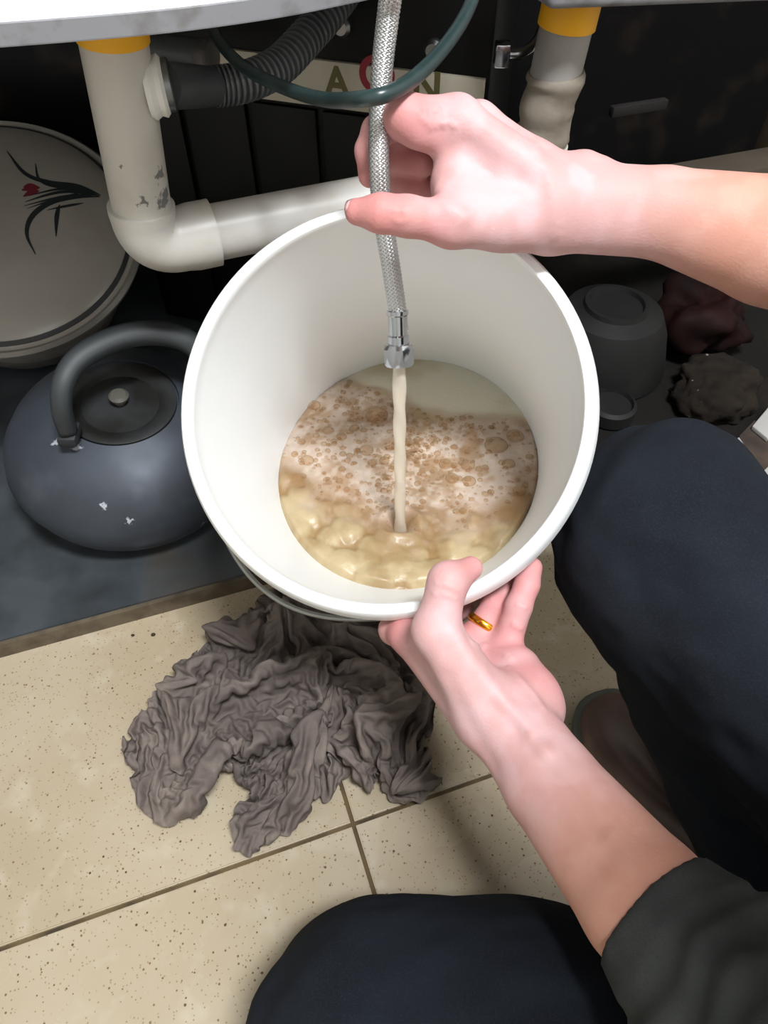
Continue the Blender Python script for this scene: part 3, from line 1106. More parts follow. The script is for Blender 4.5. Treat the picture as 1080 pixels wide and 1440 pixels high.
M_braid = braid_mat()
M_braid2 = mat('steel_braid_gap', (120, 120, 122), 0.4, 0.9)
HR = 0.0064
hose_path = spline([Vector((-0.020, 0.700, 0.5868)), Vector((0.0, 0.610, 0.5895)), Vector((0.004, 0.545, 0.5980)), Vector((0.0045, 0.512, 0.5890)), at(546, 20, 0.445), at(538, 90, 0.460), at(534, 160, 0.472), at(533, 230, 0.485), at(538, 300, 0.510), at(549, 370, 0.535), at(558, 430, 0.556), at(562, 466, 0.566)], 320)
hose = thing('braided_hose', 'braided steel water hose pinched by the upper hand, pouring into the bucket', 'hose', tuple(hose_path[-1]))
under(tube('sleeve_core', hose_path, HR - 0.0006, M_braid2, seg=20), hose)


def strands(sign):
    """helical wire bands woven round the hose"""
    V, F = [], []
    n = len(hose_path)
    T = [(hose_path[min(i + 1, n - 1)] - hose_path[max(i - 1, 0)]).normalized() for i in range(n)]
    x, _, _ = frame_of(T[0])
    fr = []
    for i in range(n):
        x = (x - T[i] * x.dot(T[i])).normalized()
        fr.append((x.copy(), T[i].cross(x)))
    SUB = 3
    NS = 12
    arc = [0.0]
    for i in range(1, n):
        arc.append(arc[-1] + (hose_path[i] - hose_path[i - 1]).length)
    pitch = 0.034
    for k in range(NS):
        b = len(V)
        cnt = 0
        for i in range(n - 1):
            for s_ in range(SUB):
                t = s_ / SUB
                p = hose_path[i].lerp(hose_path[i + 1], t)
                L = arc[i] * (1 - t) + arc[i + 1] * t
                ph = sign * 2 * math.pi * L / pitch + 2 * math.pi * k / NS
                # over/under weave
                rr = HR + 0.00028 * sign * math.cos(2 * math.pi * L / pitch * NS * 1.0)
                hw = 2 * math.pi / NS * 0.40
                for e, dr_ in ((-hw, -0.0003), (0, 0.00035), (hw, -0.0003)):
                    V.append(p + (fr[i][0] * math.cos(ph + e) + fr[i][1] * math.sin(ph + e)) * (rr + dr_))
                cnt += 1
        for i in range(cnt - 1):
            for q in range(2):
                F.append((b + 3 * i + q, b + 3 * i + q + 1, b + 3 * i + q + 4, b + 3 * i + q + 3))
    return V, F


V1, F1 = strands(1)
V2, F2 = strands(-1)
bo = under(mesh_obj('braid', V1 + V2, F1 + [tuple(i + len(V1) for i in f) for f in F2], M_braid), hose)
stuff(bo)
hdn = (hose_path[-1] - hose_path[-6]).normalized()
DOWN = Vector((0.0, -0.05, -1)).normalized()
fer0 = hose_path[-1] - hdn * 0.016
NUT = at(561, 498, 0.572)
fd = (NUT - fer0).normalized()
under(lathe('ferrule', [(0.0065, 0), (0.0082, 0.0), (0.0082, 0.003), (0.0074, 0.004), (0.0072, 0.018), (0.0082, 0.019), (0.0082, 0.026), (0.006, 0.027)], M_chrome, origin=fer0, axis=fd, seg=28), hose)
# hexagonal nut
nut0 = NUT - fd * 0.006
bm = bmesh.new()
x_, y_, d_ = frame_of(fd)
rings = []
for (r, h, hexed) in ((0.0070, -0.002, 0), (0.0105, -0.002, 0), (0.0122, 0.001, 1), (0.0122, 0.012, 1), (0.0112, 0.0145, 0), (0.0085, 0.0145, 0), (0.0080, 0.006, 0)):
    rg = []
    for j in range(36):
        a = 2 * math.pi * j / 36
        k = 1.0
        if hexed:
            k = math.cos(math.pi / 6) / math.cos((a % (math.pi / 3)) - math.pi / 6) * 1.08
        rg.append(bm.verts.new(nut0 + d_ * h + (x_ * math.cos(a) + y_ * math.sin(a)) * (r * k)))
    rings.append(rg)
for i in range(len(rings) - 1):
    for j in range(36):
        k = (j + 1) % 36
        bm.faces.new((rings[i][j], rings[i][k], rings[i + 1][k], rings[i + 1][j]))
bm.faces.new(rings[-1])
under(bm_obj('nut', bm, M_chrome, None, True, 25), hose)

M_stream = bpy.data.materials.new('pouring_water')
M_stream.use_nodes = True
b = M_stream.node_tree.nodes['Principled BSDF']
b.inputs['Base Color'].default_value = lin((226, 214, 196))
b.inputs['Roughness'].default_value = 0.08
b.inputs['Alpha'].default_value = 0.72
b.inputs['Transmission Weight'].default_value = 0.25
b.inputs['IOR'].default_value = 1.33
s_top = nut0 + fd * 0.010
stp = spline([s_top, s_top.lerp(IMP, 0.33) + Vector((0, -0.001, 0.003)), s_top.lerp(IMP, 0.66) + Vector((0, -0.001, 0.002)), IMP - Vector((0, 0, 0.010))], 60)
stream = tube('water_stream', stp, lambda i, a: 0.0054 - 0.00001 * i + 0.0005 * math.sin(i * 0.5 + 2 * a) + 0.0018 * max(0, (i - 50) / 10) ** 2, M_stream, seg=20)
tag(stream, 'pale column of water pouring from the hose nut into the bucket', 'water stream')

# ================================================================= THE PERSON
M_skin = mat('skin', (206, 160, 142), 0.56, attr='tone', bump=(520, 0.22, 0.001), spec=0.3, sss=(0.15, 0.005))
M_nail = mat('nail', (226, 176, 176), 0.22, coat=0.4)
hip = Vector((0.50, -0.14, 0.20))
person = thing('person', 'crouching person in dark trousers and charcoal sweater holding the hose and the bucket', 'person', (0.40, 0.0, 0.0))

RED = []       # (point, radius) places where the skin is redder


def chain(V, pts, rads, k=0.005, flat=None):
    for i in range(len(pts) - 1):
        V.bone(pts[i], pts[i + 1], rads[i], rads[i + 1], k if i else max(k, 0.007), flat)


# ---- upper hand (holds the hose)
vr = Volume((-0.035, 0.33, 0.33), (0.50, 0.60, 0.60), 0.0014)
wr_ = at(795, 292, 0.505)
r_el = at(1330, 400, 0.46)
toward = Vector((0, 0, CAM_H)) - wr_
dn = toward.normalized()
vr.bone(wr_, at(930, 300, 0.497), 0.0290, 0.0288, 0.006, (dn, 0.82))
vr.bone(at(930, 300, 0.497), at(1090, 340, 0.488), 0.0288, 0.0405, 0.004, (dn, 0.88))
vr.bone(at(1090, 340, 0.488), r_el, 0.0405, 0.0470, 0.004, (dn, 0.92))
# palm
mI, mM, mR, mP = at(643, 168, 0.478), at(672, 175, 0.500), at(692, 190, 0.522), at(706, 210, 0.542)
vr.bone(at(775, 280, 0.492), mI, 0.0200, 0.0135, 0.012)
vr.bone(at(785, 272, 0.505), mM, 0.0200, 0.0140, 0.012)
vr.bone(at(790, 275, 0.522), mR, 0.0190, 0.0130, 0.012)
vr.bone(at(795, 285, 0.535), mP, 0.0180, 0.0120, 0.012)
vr.bone(at(745, 255, 0.512), at(660, 235, 0.515), 0.022, 0.016, 0.014)
# thumb and its pad
tM = at(636, 314, 0.478)
vr.bone(at(765, 310, 0.502), tM, 0.0215, 0.0150, 0.014)
vr.bone(at(700, 300, 0.498), at(650, 280, 0.488), 0.020, 0.015, 0.014)
chain(vr, [tM, at(572, 304, 0.468), at(536, 300, 0.466), at(503, 298, 0.470)], [0.0142, 0.0118, 0.0112, 0.0084], 0.006)
# web between thumb and forefinger
vr.bone(at(648, 205, 0.486), at(640, 255, 0.490), 0.0150, 0.0130, 0.012)
vr.bone(at(640, 255, 0.490), at(650, 295, 0.488), 0.0130, 0.0150, 0.012)
vr.bone(at(630, 195, 0.482), at(588, 185, 0.473), 0.0120, 0.0110, 0.008)
# forefinger over and behind the hose
chain(vr, [mI, at(570, 163, 0.468)], [0.0138, 0.0122], 0.008)
chain(vr, [at(570, 163, 0.468), at(531, 185, 0.500), at(520, 212, 0.507), at(520, 247, 0.507)], [0.0120, 0.0104, 0.0098, 0.0080], 0.004)
chain(vr, [mM, at(568, 185, 0.512), at(552, 222, 0.524), at(594, 232, 0.514)], [0.0130, 0.0112, 0.0100, 0.0086], 0.0035)
chain(vr, [mR, at(572, 212, 0.540), at(553, 256, 0.540), at(596, 268, 0.528)], [0.0124, 0.0108, 0.0098, 0.0086], 0.0035)
chain(vr, [mP, at(600, 238, 0.562), at(580, 282, 0.555), at(618, 290, 0.540)], [0.0112, 0.0098, 0.0088, 0.0078], 0.0035)
# tendon ridges and ulna bump
vr.bone(at(770, 268, 0.486), at(655, 172, 0.470), 0.0065, 0.0075, 0.012)
vr.bone(at(822, 238, 0.500), at(836, 243, 0.500), 0.0115, 0.0105, 0.012)
for q in ((500, 298, 0.466), (536, 298, 0.46), (520, 240, 0.505), (575, 225, 0.51), (580, 262, 0.525), (575, 165, 0.465)):
    RED.append((at(*q), 0.030))
RED.append((at(600, 320, 0.475), 0.024))
Pr, Qr, Tr = vr.mesh()

# ---- lower hand (holds the rim)
vl = Volume((-0.04, -0.03, 0.12), (0.30, 0.40, 0.44), 0.0014)
lw_ = at(712, 1008, 0.492)
cuff = at(908, 1268, 0.405)
l_el = at(1120, 1500, 0.34)
dl = (Vector((0, 0, CAM_H)) - lw_).normalized()
vl.bone(lw_, at(775, 1102, 0.462), 0.0275, 0.0300, 0.006, (dl, 0.85))
vl.bone(at(775, 1102, 0.462), cuff, 0.0300, 0.0365, 0.004, (dl, 0.9))
vl.bone(cuff, l_el, 0.0365, 0.0380, 0.004)
# metacarpals
kI, kM = at(574, 893, 0.535), at(614, 900, 0.552)
kR, kP = at(664, 905, 0.552), at(708, 918, 0.540)
vl.bone(at(672, 1005, 0.503), kI, 0.0190, 0.0125, 0.012)
vl.bone(at(690, 1000, 0.512), kM, 0.0190, 0.0130, 0.014)
vl.bone(at(715, 995, 0.512), kR, 0.0190, 0.0125, 0.014)
vl.bone(at(738, 990, 0.508), kP, 0.0190, 0.0120, 0.014)
vl.bone(at(755, 985, 0.503), at(730, 940, 0.522), 0.0150, 0.0140, 0.014)
# thumb with its ball
tM2 = at(613, 887, 0.490)
vl.bone(at(695, 1010, 0.490), tM2, 0.0210, 0.0155, 0.014)
vl.bone(at(645, 935, 0.505), at(592, 900, 0.520), 0.0140, 0.0110, 0.014)
chain(vl, [tM2, at(630, 818, 0.488)], [0.0150, 0.0128], 0.006)
chain(vl, [at(630, 818, 0.488), at(662, 799, 0.500)], [0.0120, 0.0082], 0.005)
# fingers lie along the outside of the bucket
fI = [kI, wall_pt(-78, 0.036, 0.015), wall_pt(-73, 0.060, 0.011), wall_pt(-69, 0.082, 0.010)]
fM = [kM, wall_pt(-68, 0.042, 0.016), wall_pt(-60, 0.072, 0.011), wall_pt(-55, 0.096, 0.010)]
chain(vl, fI, [0.0128, 0.0112, 0.0100, 0.0084], 0.004)
chain(vl, fM, [0.0128, 0.0114, 0.0102, 0.0086], 0.0035)
fR = [kR, at(697, 853, 0.553), at(722, 820, 0.566), at(738, 800, 0.575)]
fP = [kP, at(729, 853, 0.535), at(741, 822, 0.540), at(748, 798, 0.546)]
chain(vl, fR, [0.0122, 0.0108, 0.0100, 0.0082], 0.003)
chain(vl, fP, [0.0112, 0.0098, 0.0092, 0.0078], 0.003)
# tendons of the wrist and heel of the palm
vl.bone(at(745, 1015, 0.475), at(845, 1140, 0.445), 0.0060, 0.0060, 0.012)
vl.bone(at(752, 972, 0.505), at(764, 1000, 0.500), 0.0120, 0.0110, 0.012)
for q in ((740, 826, 0.54), (700, 860, 0.55), (665, 880, 0.55), (747, 806, 0.546), (650, 805, 0.5), (560, 885, 0.53), (750, 960, 0.505), (720, 910, 0.53)):
    RED.append((at(*q), 0.026))
Pl, Ql, Tl = vl.mesh()

# ---- upper arms meet across the shoulders inside the sweater
vt = Volume((0.05, -0.35, 0.12), (0.75, 0.55, 0.72), 0.006)
sh_l, sh_r = Vector((0.40, -0.16, 0.50)), Vector((0.56, 0.14, 0.56))
chest = Vector((0.53, -0.04, 0.50))
vt.bone(l_el + (cuff - l_el) * 0.15, sh_l, 0.036, 0.044, 0.02).bone(r_el + (wr_ - r_el) * 0.15, sh_r, 0.040, 0.044, 0.02)
vt.bone(sh_l, chest, 0.050, 0.080, 0.03).bone(sh_r, chest, 0.050, 0.080, 0.03).bone(chest, hip + Vector((0.03, 0, 0.02)), 0.088, 0.09, 0.04)
Pt, Qt, Tt = vt.mesh()
oP = np.vstack([Pr, Pl, Pt])
oQ = np.vstack([Qr, Ql + len(Pr), Qt + len(Pr) + len(Pl)])
oT = np.vstack([x for x in (Tr.reshape(-1, 3), Tl.reshape(-1, 3) + len(Pr), Tt.reshape(-1, 3) + len(Pr) + len(Pl))])
oN = normals_of(oP, oQ)


oU, oV = px_of(oP)
oD = np.linalg.norm(oP - np.array([0, 0, CAM_H]), axis=1)


def on_skin(u, v):
    sel = np.where((np.abs(oU - u) < 5) & (np.abs(oV - v) < 5))[0]
    if len(sel) == 0:
        return None
    return oP[sel[np.argmin(oD[sel])]]


def crease(px, depth, width):
    P_ = [(u, v, 0) for (u, v) in px]
    pts = [on_skin(q.x, q.y) for q in (spline(P_, 16) if len(P_) > 2 else [Vector(q) for q in P_])]
    pts = np.array([p for p in pts if p is not None])
    c = pts.mean(0)
    sel = np.where(((oP - c) ** 2).sum(1) < (np.linalg.norm(pts - c, axis=1).max() + 0.02) ** 2)[0]
    best = np.full(len(sel), 1e9)
    for p, q in zip(pts[:-1], pts[1:]):
        ab = q - p
        t = np.clip(((oP[sel] - p) @ ab) / max(ab @ ab, 1e-12), 0, 1)
        best = np.minimum(best, ((oP[sel] - p - t[:, None] * ab) ** 2).sum(1))
    oP[sel] -= oN[sel] * (depth * np.exp(-best / (width * width)))[:, None]


# knuckle wrinkles of the upper forefinger
for du in (0, 9, 18, 27):
    crease([(592 + du, 147), (594 + du, 158), (600 + du, 170), (610 + du, 182)], 0.0010, 0.0017)
for u0 in (567, 559):
    crease([(u0, 290), (u0 + 1, 302), (u0 - 2, 316)], 0.0007, 0.0016)
crease([(515, 200), (522, 206), (530, 208)], 0.0006, 0.0016)
crease([(612, 262), (632, 284), (655, 300)], 0.0022, 0.0055)
crease([(655, 262), (690, 270), (730, 276)], 0.0012, 0.0080)
crease([(775, 236), (782, 280), (784, 335)], 0.0009, 0.0045)
crease([(690, 176), (730, 200), (765, 226)], 0.0010, 0.0050)
crease([(655, 205), (700, 232), (745, 252)], -0.0012, 0.0060)
# nail of the upper thumb, palm lines and joints of the lower hand
crease([(668, 900), (696, 908), (718, 922)], 0.0012, 0.0024)
crease([(640, 888), (668, 928), (712, 985), (760, 1050)], 0.0026, 0.0060)
crease([(628, 960), (650, 1010), (690, 1080)], -0.0014, 0.0070)
crease([(700, 990), (760, 1070), (840, 1160)], -0.0016, 0.0050)
crease([(718, 880), (728, 884), (738, 889)], 0.0010, 0.0018)
crease([(724, 846), (734, 848), (744, 853)], 0.0009, 0.0018)
crease([(606, 836), (626, 840), (644, 846)], 0.0008, 0.0018)
crease([(608, 824), (628, 827), (648, 833)], 0.0007, 0.0016)
crease([(720, 935), (745, 960), (768, 990)], 0.0010, 0.0030)
body = vol_obj('body', oP, oQ, oT, M_skin, person, 2)
red = np.zeros(len(oP))
for (p, r) in RED:
    red = np.maximum(red, np.exp(-(((oP - np.array(p)) ** 2).sum(1)) / (r * r) * 1.4))
mott = noise(oP, 55, 31, 3)
Cs = cmix(L3(200, 150, 130), L3(206, 162, 148), sstep(mott, -0.5, 0.7))
tan = sstep(np.minimum(np.linalg.norm(oP - np.array(at(700, 240, 0.50)), axis=1), np.linalg.norm(oP - np.array(at(660, 930, 0.51)), axis=1)), 0.06, 0.17)  # blend by distance: paler pink hands, more orange forearms
Cs = cmix(cmix(L3(198, 155, 153), L3(204, 166, 167), sstep(mott, -0.5, 0.7)), cmix(L3(194, 140, 121), L3(200, 148, 130), sstep(mott, -0.5, 0.7)), tan)
Cs = cmix(Cs, L3(196, 122, 120), np.clip(red * 0.75, 0, 1))
set_color(body, 'tone', Cs)


def nail(p, d, n, ln, w):
    """small curved plate"""
    d = d.normalized()
    n = (n - d * n.dot(d)).normalized()
    s_ = d.cross(n)
    V, F = [], []
    for i in range(7):
        t = i / 6 * 2 - 1
        ww = w * (1 - 0.25 * max(0, t) ** 2 - 0.12 * max(0, -t) ** 3)
        for j in range(7):
            q = j / 6 * 2 - 1
            V.append(p + d * (t * ln / 2) + s_ * (q * ww / 2) - n * (0.28 * w * q * q + 0.10 * ln * max(0, t) ** 2))
    for i in range(6):
        for j in range(6):
            F.append((i * 7 + j, i * 7 + j + 1, i * 7 + j + 8, i * 7 + j + 7))
    o = mesh_obj('nail', V, F, M_nail, body)
    sm = o.modifiers.new('thick', 'SOLIDIFY')
    sm.thickness = 0.0006
    return o


NAIL = True
if NAIL:
    tt = at(506, 298, 0.470)
    tdir = at(503, 298, 0.470) - at(536, 300, 0.466)
    nail(tt + Vector((0, -0.0057, 0.0060)) + tdir.normalized() * 0.0035, tdir, Vector((-0.15, -0.75, 0.65)), 0.014, 0.0125)
    tt = at(657, 804, 0.499)
    tdir = at(660, 803, 0.500) - at(630, 818, 0.488)
    nail(tt + (Vector((0.2, 0.1, 1)).normalized()) * 0.0084, tdir, Vector((0.25, 0.1, 1)), 0.012, 0.011)

# gold ring
M_gold = mat('gold', (236, 176, 60), 0.2, 1.0)
rgd = (fR[1] - fR[0]).normalized()
rgo = fR[0].lerp(fR[1], 0.52)
gr = lathe('finger_ring', [(0.0121 + 0.0017 * math.cos(a), 0.0030 * math.sin(a)) for a in np.linspace(0, 2 * math.pi, 13)[:-1]], M_gold, origin=rgo, axis=rgd, seg=40, closed=True)
tag(gr, 'plain gold ring on a finger of the lower hand gripping the bucket rim', 'ring')

# ---- unseen head bent over the work, added for its shadow on forearm and floor
HC = Vector((0.255, -0.060, 0.850))
fw = Vector((-0.52, 0.62, -0.58)).normalized()
upv = (Vector((0, 0, 1)) - fw * fw.z).normalized()
rt = fw.cross(upv)


def hp(f_, u_, r_=0.0):
    return HC + fw * f_ + upv * u_ + rt * r_


vh = Volume((0.08, -0.32, 0.45), (0.62, 0.12, 1.02), 0.0030)
vh.bone(hp(-0.020, 0.030), hp(0.022, 0.028), 0.080, 0.070, 0.01, (rt, 0.92))
vh.bone(hp(0.040, 0.0), hp(0.052, -0.085), 0.056, 0.036, 0.03, (rt, 0.95))
vh.bone(hp(0.0, -0.03), hp(0.05, -0.088), 0.055, 0.030, 0.03)
vh.bone(hp(0.094, 0.018), hp(0.112, -0.026), 0.008, 0.012, 0.010)
vh.bone(hp(0.080, 0.026, -0.032), hp(0.080, 0.026, 0.032), 0.011, 0.011, 0.014)
vh.bone(hp(0.088, -0.056, -0.018), hp(0.088, -0.056, 0.018), 0.006, 0.006, 0.006)
vh.bone(hp(0.086, -0.067, -0.015), hp(0.086, -0.067, 0.015), 0.006, 0.006, 0.006)
for q in (-1, 1):
    vh.bone(hp(0.094, 0.006, q * 0.031), hp(0.094, 0.006, q * 0.031), 0.014, 0.014, 0.008, None, True)
    vh.bone(hp(0.074, 0.006, q * 0.031), hp(0.074, 0.006, q * 0.031), 0.013, 0.013, 0.004)
    vh.bone(hp(-0.008, 0.018, q * 0.074), hp(-0.004, -0.018, q * 0.071), 0.016, 0.011, 0.004, (rt, 0.45))
vh.bone(hp(-0.035, -0.03), Vector((0.46, -0.08, 0.60)), 0.055, 0.060, 0.03)
Ph, Qh, Th = vh.mesh()
face = vol_obj('head', Ph, Qh, Th, M_skin, person, 2)
set_color(face, 'tone', np.repeat(L3(200, 150, 130), len(Ph), 0))
M_hair = mat('black_hair', (20, 17, 16), 0.5, bump=(300, 0.6, 0.002))
va = Volume((0.08, -0.34, 0.60), (0.52, 0.12, 1.06), 0.0036)
va.bone(hp(-0.026, 0.036), hp(0.016, 0.036), 0.088, 0.078, 0.01, (rt, 0.93))
va.bone(hp(-0.045, 0.0), hp(-0.055, -0.06), 0.068, 0.052, 0.03, (rt, 0.95))
cutp = hp(0.052, 0.030)
Xa = np.meshgrid(*[va.lo[k] + va.h * np.arange(va.n[k]) for k in range(3)], indexing='ij', sparse=True)
cn = (fw * 0.86 - upv * 0.5).normalized()
cdist = (Xa[0] - cutp.x) * cn.x + (Xa[1] - cutp.y) * cn.y + (Xa[2] - cutp.z) * cn.z
va.a = np.maximum(va.a, cdist).astype(np.float32)
Pa, Qa, Ta = va.mesh()
Pa = Pa + normals_of(Pa, Qa) * (0.003 * noise(Pa, 60, 91, 2))[:, None]
vol_obj('hair', Pa, Qa, Ta, M_hair, person, 3)
M_eye = mat('dark_eye', (40, 26, 20), 0.15)
for q in (-1, 1):
    under(lathe('eye', [(0.0, -0.004), (0.006, -0.002), (0.007, 0.0), (0.005, 0.0016), (0.0, 0.002)], M_eye, origin=hp(0.0868, 0.006, q * 0.031), axis=fw, seg=20), face)

# ---- sweater
def knit():
    m = mat('charcoal_knit', (64, 66, 65), 0.95, var=[((50, 52, 51), 28, 4, 0.4, 0.65), ((54, 56, 56), 900, 2, 0.5, 0.8)], bump=(900, 0.5, 0.001), spec=0.2)
    return m


M_knit = knit()
vs = Volume((0.02, -0.40, 0.10), (0.80, 0.55, 0.74), 0.0036)
ax_f = (l_el - cuff).normalized()
c0 = cuff + ax_f * 0.006
vs.bone(c0, cuff + ax_f * 0.05, 0.0405, 0.0440, 0.01)
vs.bone(cuff + ax_f * 0.05, l_el, 0.0440, 0.050, 0.02)
vs.bone(l_el, sh_l, 0.050, 0.062, 0.03)
vs.bone(sh_l, chest, 0.068, 0.10, 0.05)
rs = r_el + (wr_ - r_el) * 0.12
vs.bone(rs, r_el, 0.060, 0.064, 0.02).bone(r_el, sh_r, 0.064, 0.070, 0.03).bone(sh_r, chest, 0.068, 0.10, 0.05)
vs.bone(chest, hip + Vector((0.03, -0.01, 0.03)), 0.105, 0.115, 0.05)
# open the left cuff so the wrist comes out of a sleeve, not a ball
Xg = np.meshgrid(*[vs.lo[k] + vs.h * np.arange(vs.n[k]) for k in range(3)], indexing='ij', sparse=True)
cd = (Xg[0] - c0.x) * ax_f.x + (Xg[1] - c0.y) * ax_f.y + (Xg[2] - c0.z) * ax_f.z
near_c = ((Xg[0] - c0.x) ** 2 + (Xg[1] - c0.y) ** 2 + (Xg[2] - c0.z) ** 2) < 0.09 ** 2
vs.a = np.where(near_c, np.maximum(vs.a, -cd), vs.a).astype(np.float32)
Ps, Qs, Ts = vs.mesh()
Ns = normals_of(Ps, Qs)
along = (Ps - np.array(c0)) @ np.array(ax_f)
wr1 = np.sin(along * 330 + 4 * noise(Ps, 22, 41, 2)) * sstep(along, 0.012, 0.03) * 0.0030
Ps = Ps + Ns * (wr1 + 0.0030 * noise(Ps, 26, 44, 2) * sstep(along, 0.0, 0.04))[:, None]
sweater = vol_obj('sweater', Ps, Qs, Ts, M_knit, person, 5)

# ---- trousers
M_trs = mat('dark_trousers', (27, 31, 38), 0.95, var=[((21, 24, 29), 12, 4, 0.4, 0.65), ((38, 42, 48), 900, 2, 0.5, 0.85)], bump=(900, 0.35, 0.001), spec=0.15)
vp = Volume((-0.14, -0.45, 0.0), (0.78, 0.46, 0.46), 0.0048)
rk = at(936, 772, 0.560)
ran = Vector((0.315, 0.165, 0.10))
rh = hip + Vector((0.03, 0.06, 0.0))
vp.bone(rk, rh, 0.084, 0.098, 0.03)
vp.bone(at(905, 705, 0.600), at(950, 705, 0.575), 0.058, 0.060, 0.02)
vp.bone(rk - Vector((0, 0, 0.004)), ran, 0.078, 0.058, 0.02)
vp.bone(ran, ran + Vector((0.005, -0.01, -0.035)), 0.058, 0.060, 0.02)
vp.bone(rk.lerp(ran, 0.4) + Vector((0.06, -0.03, 0)), rh, 0.07, 0.09, 0.03)
lk = at(534, 1482, 0.500)
lh = hip + Vector((-0.02, -0.10, 0.0))
vp.bone(lk, at(750, 1490, 0.485), 0.090, 0.088, 0.03).bone(at(750, 1490, 0.485), lh, 0.088, 0.112, 0.03)
lan = lk + Vector((0.14, -0.30, -0.055))
vp.bone(lk - Vector((0, 0, 0.02)), lan, 0.070, 0.050, 0.03)
vp.bone(rh, lh, 0.12, 0.12, 0.05)
Pp, Qp, Tp = vp.mesh()
Np = normals_of(Pp, Qp)
ax_t = np.array((rk - rh).normalized())
fold = noise(np.stack([Pp[:, 0] * 0.6, Pp[:, 1] * 0.9, Pp[:, 2] * 1.5], 1), 17, 51, 3)
rid = 1 - np.abs(noise(Pp, 9, 55, 2))
Pp = Pp + Np * (0.0050 * fold + 0.006 * (rid - 0.7))[:, None]
Pp[:, 2] = np.maximum(Pp[:, 2], 0.003)
trousers = vol_obj('trousers', Pp, Qp, Tp, M_trs, person, 2)

# ---- shoe
M_shoe = mat('brown_leather', (104, 80, 70), 0.5, var=((78, 60, 54), 18, 4, 0.4, 0.65))
M_sole = mat('black_rubber', (84, 86, 80), 0.7)
toe, heel = atz(790, 982, 0.0), None
sdir = Vector((0.36, -0.93, 0)).normalized()
toe = Vector((toe.x, toe.y, 0))
sside = Vector((-sdir.y, sdir.x, 0))


def shoe_outline(z, grow):
    o = []
    for i in range(48):
        a = 2 * math.pi * i / 48
        L = 0.128
        c = -math.cos(a)
        w = 0.045 + 0.006 * math.cos((c - (-0.4)) * 2)
        x = L * math.copysign(abs(c) ** 0.85, c)
        y = w * math.copysign(abs(math.sin(a)) ** 0.75, math.sin(a)) * (1 - 0.10 * c)
        o.append(toe + sdir * (0.128 + 0.006 + x * (1 + grow / 0.1)) + sside * (y * (1 + grow / 0.045)) + Vector((0.03, 0.0, z)))
    return o


sole_r = [shoe_outline(z, g) for (z, g) in ((0.001, -0.002), (0.004, 0.003), (0.018, 0.0035), (0.022, 0.001))]
V = [p for r in sole_r for p in r]
F = [(i * 48 + j, i * 48 + (j + 1) % 48, i * 48 + 48 + (j + 1) % 48, i * 48 + 48 + j) for i in range(3) for j in range(48)]
F += [tuple(range(47, -1, -1)), tuple(3 * 48 + j for j in range(48))]
shoe = thing('shoe', 'brown leather shoe with black sole under the right trouser leg', 'shoe', tuple(toe + sdir * 0.13))
del shoe['label'], shoe['category']
shoe.parent = person
shoe.matrix_parent_inverse = Matrix.Translation(-Vector(person.location))
sole = mesh_obj('sole', V, F, M_sole)
ups = []
for i in range(9):
    t = i / 8
    r = shoe_outline(0.0, -0.0)
    cen = toe + sdir * (0.134 + 0.035 * t) + Vector((0.03, 0, 0))
    rr = []
    for p in r:
        q = p - cen
        la = q.dot(sdir)
        lb = q.dot(sside)
        k = math.cos(t * math.pi / 2) ** 0.55
        frontness = max(0, -(la) / 0.13)
        zz = 0.018 + (0.075 - 0.040 * frontness ** 1.5) * math.sin(t * math.pi / 2) ** 0.9
        rr.append(cen + sdir * (la * (0.18 + 0.80 * k)) + sside * (lb * (0.15 + 0.83 * k)) + Vector((0, 0, zz)))
    ups.append(rr)
V = [p for r in ups for p in r]
F = [(i * 48 + j, i * 48 + (j + 1) % 48, i * 48 + 48 + (j + 1) % 48, i * 48 + 48 + j) for i in range(8) for j in range(48)]
F += [tuple(8 * 48 + j for j in range(48))]
upper = mesh_obj('upper', V, F, M_shoe)
for o in (sole, upper):
    o.parent = shoe
    o.matrix_parent_inverse = Matrix.Translation(-Vector(shoe.location))

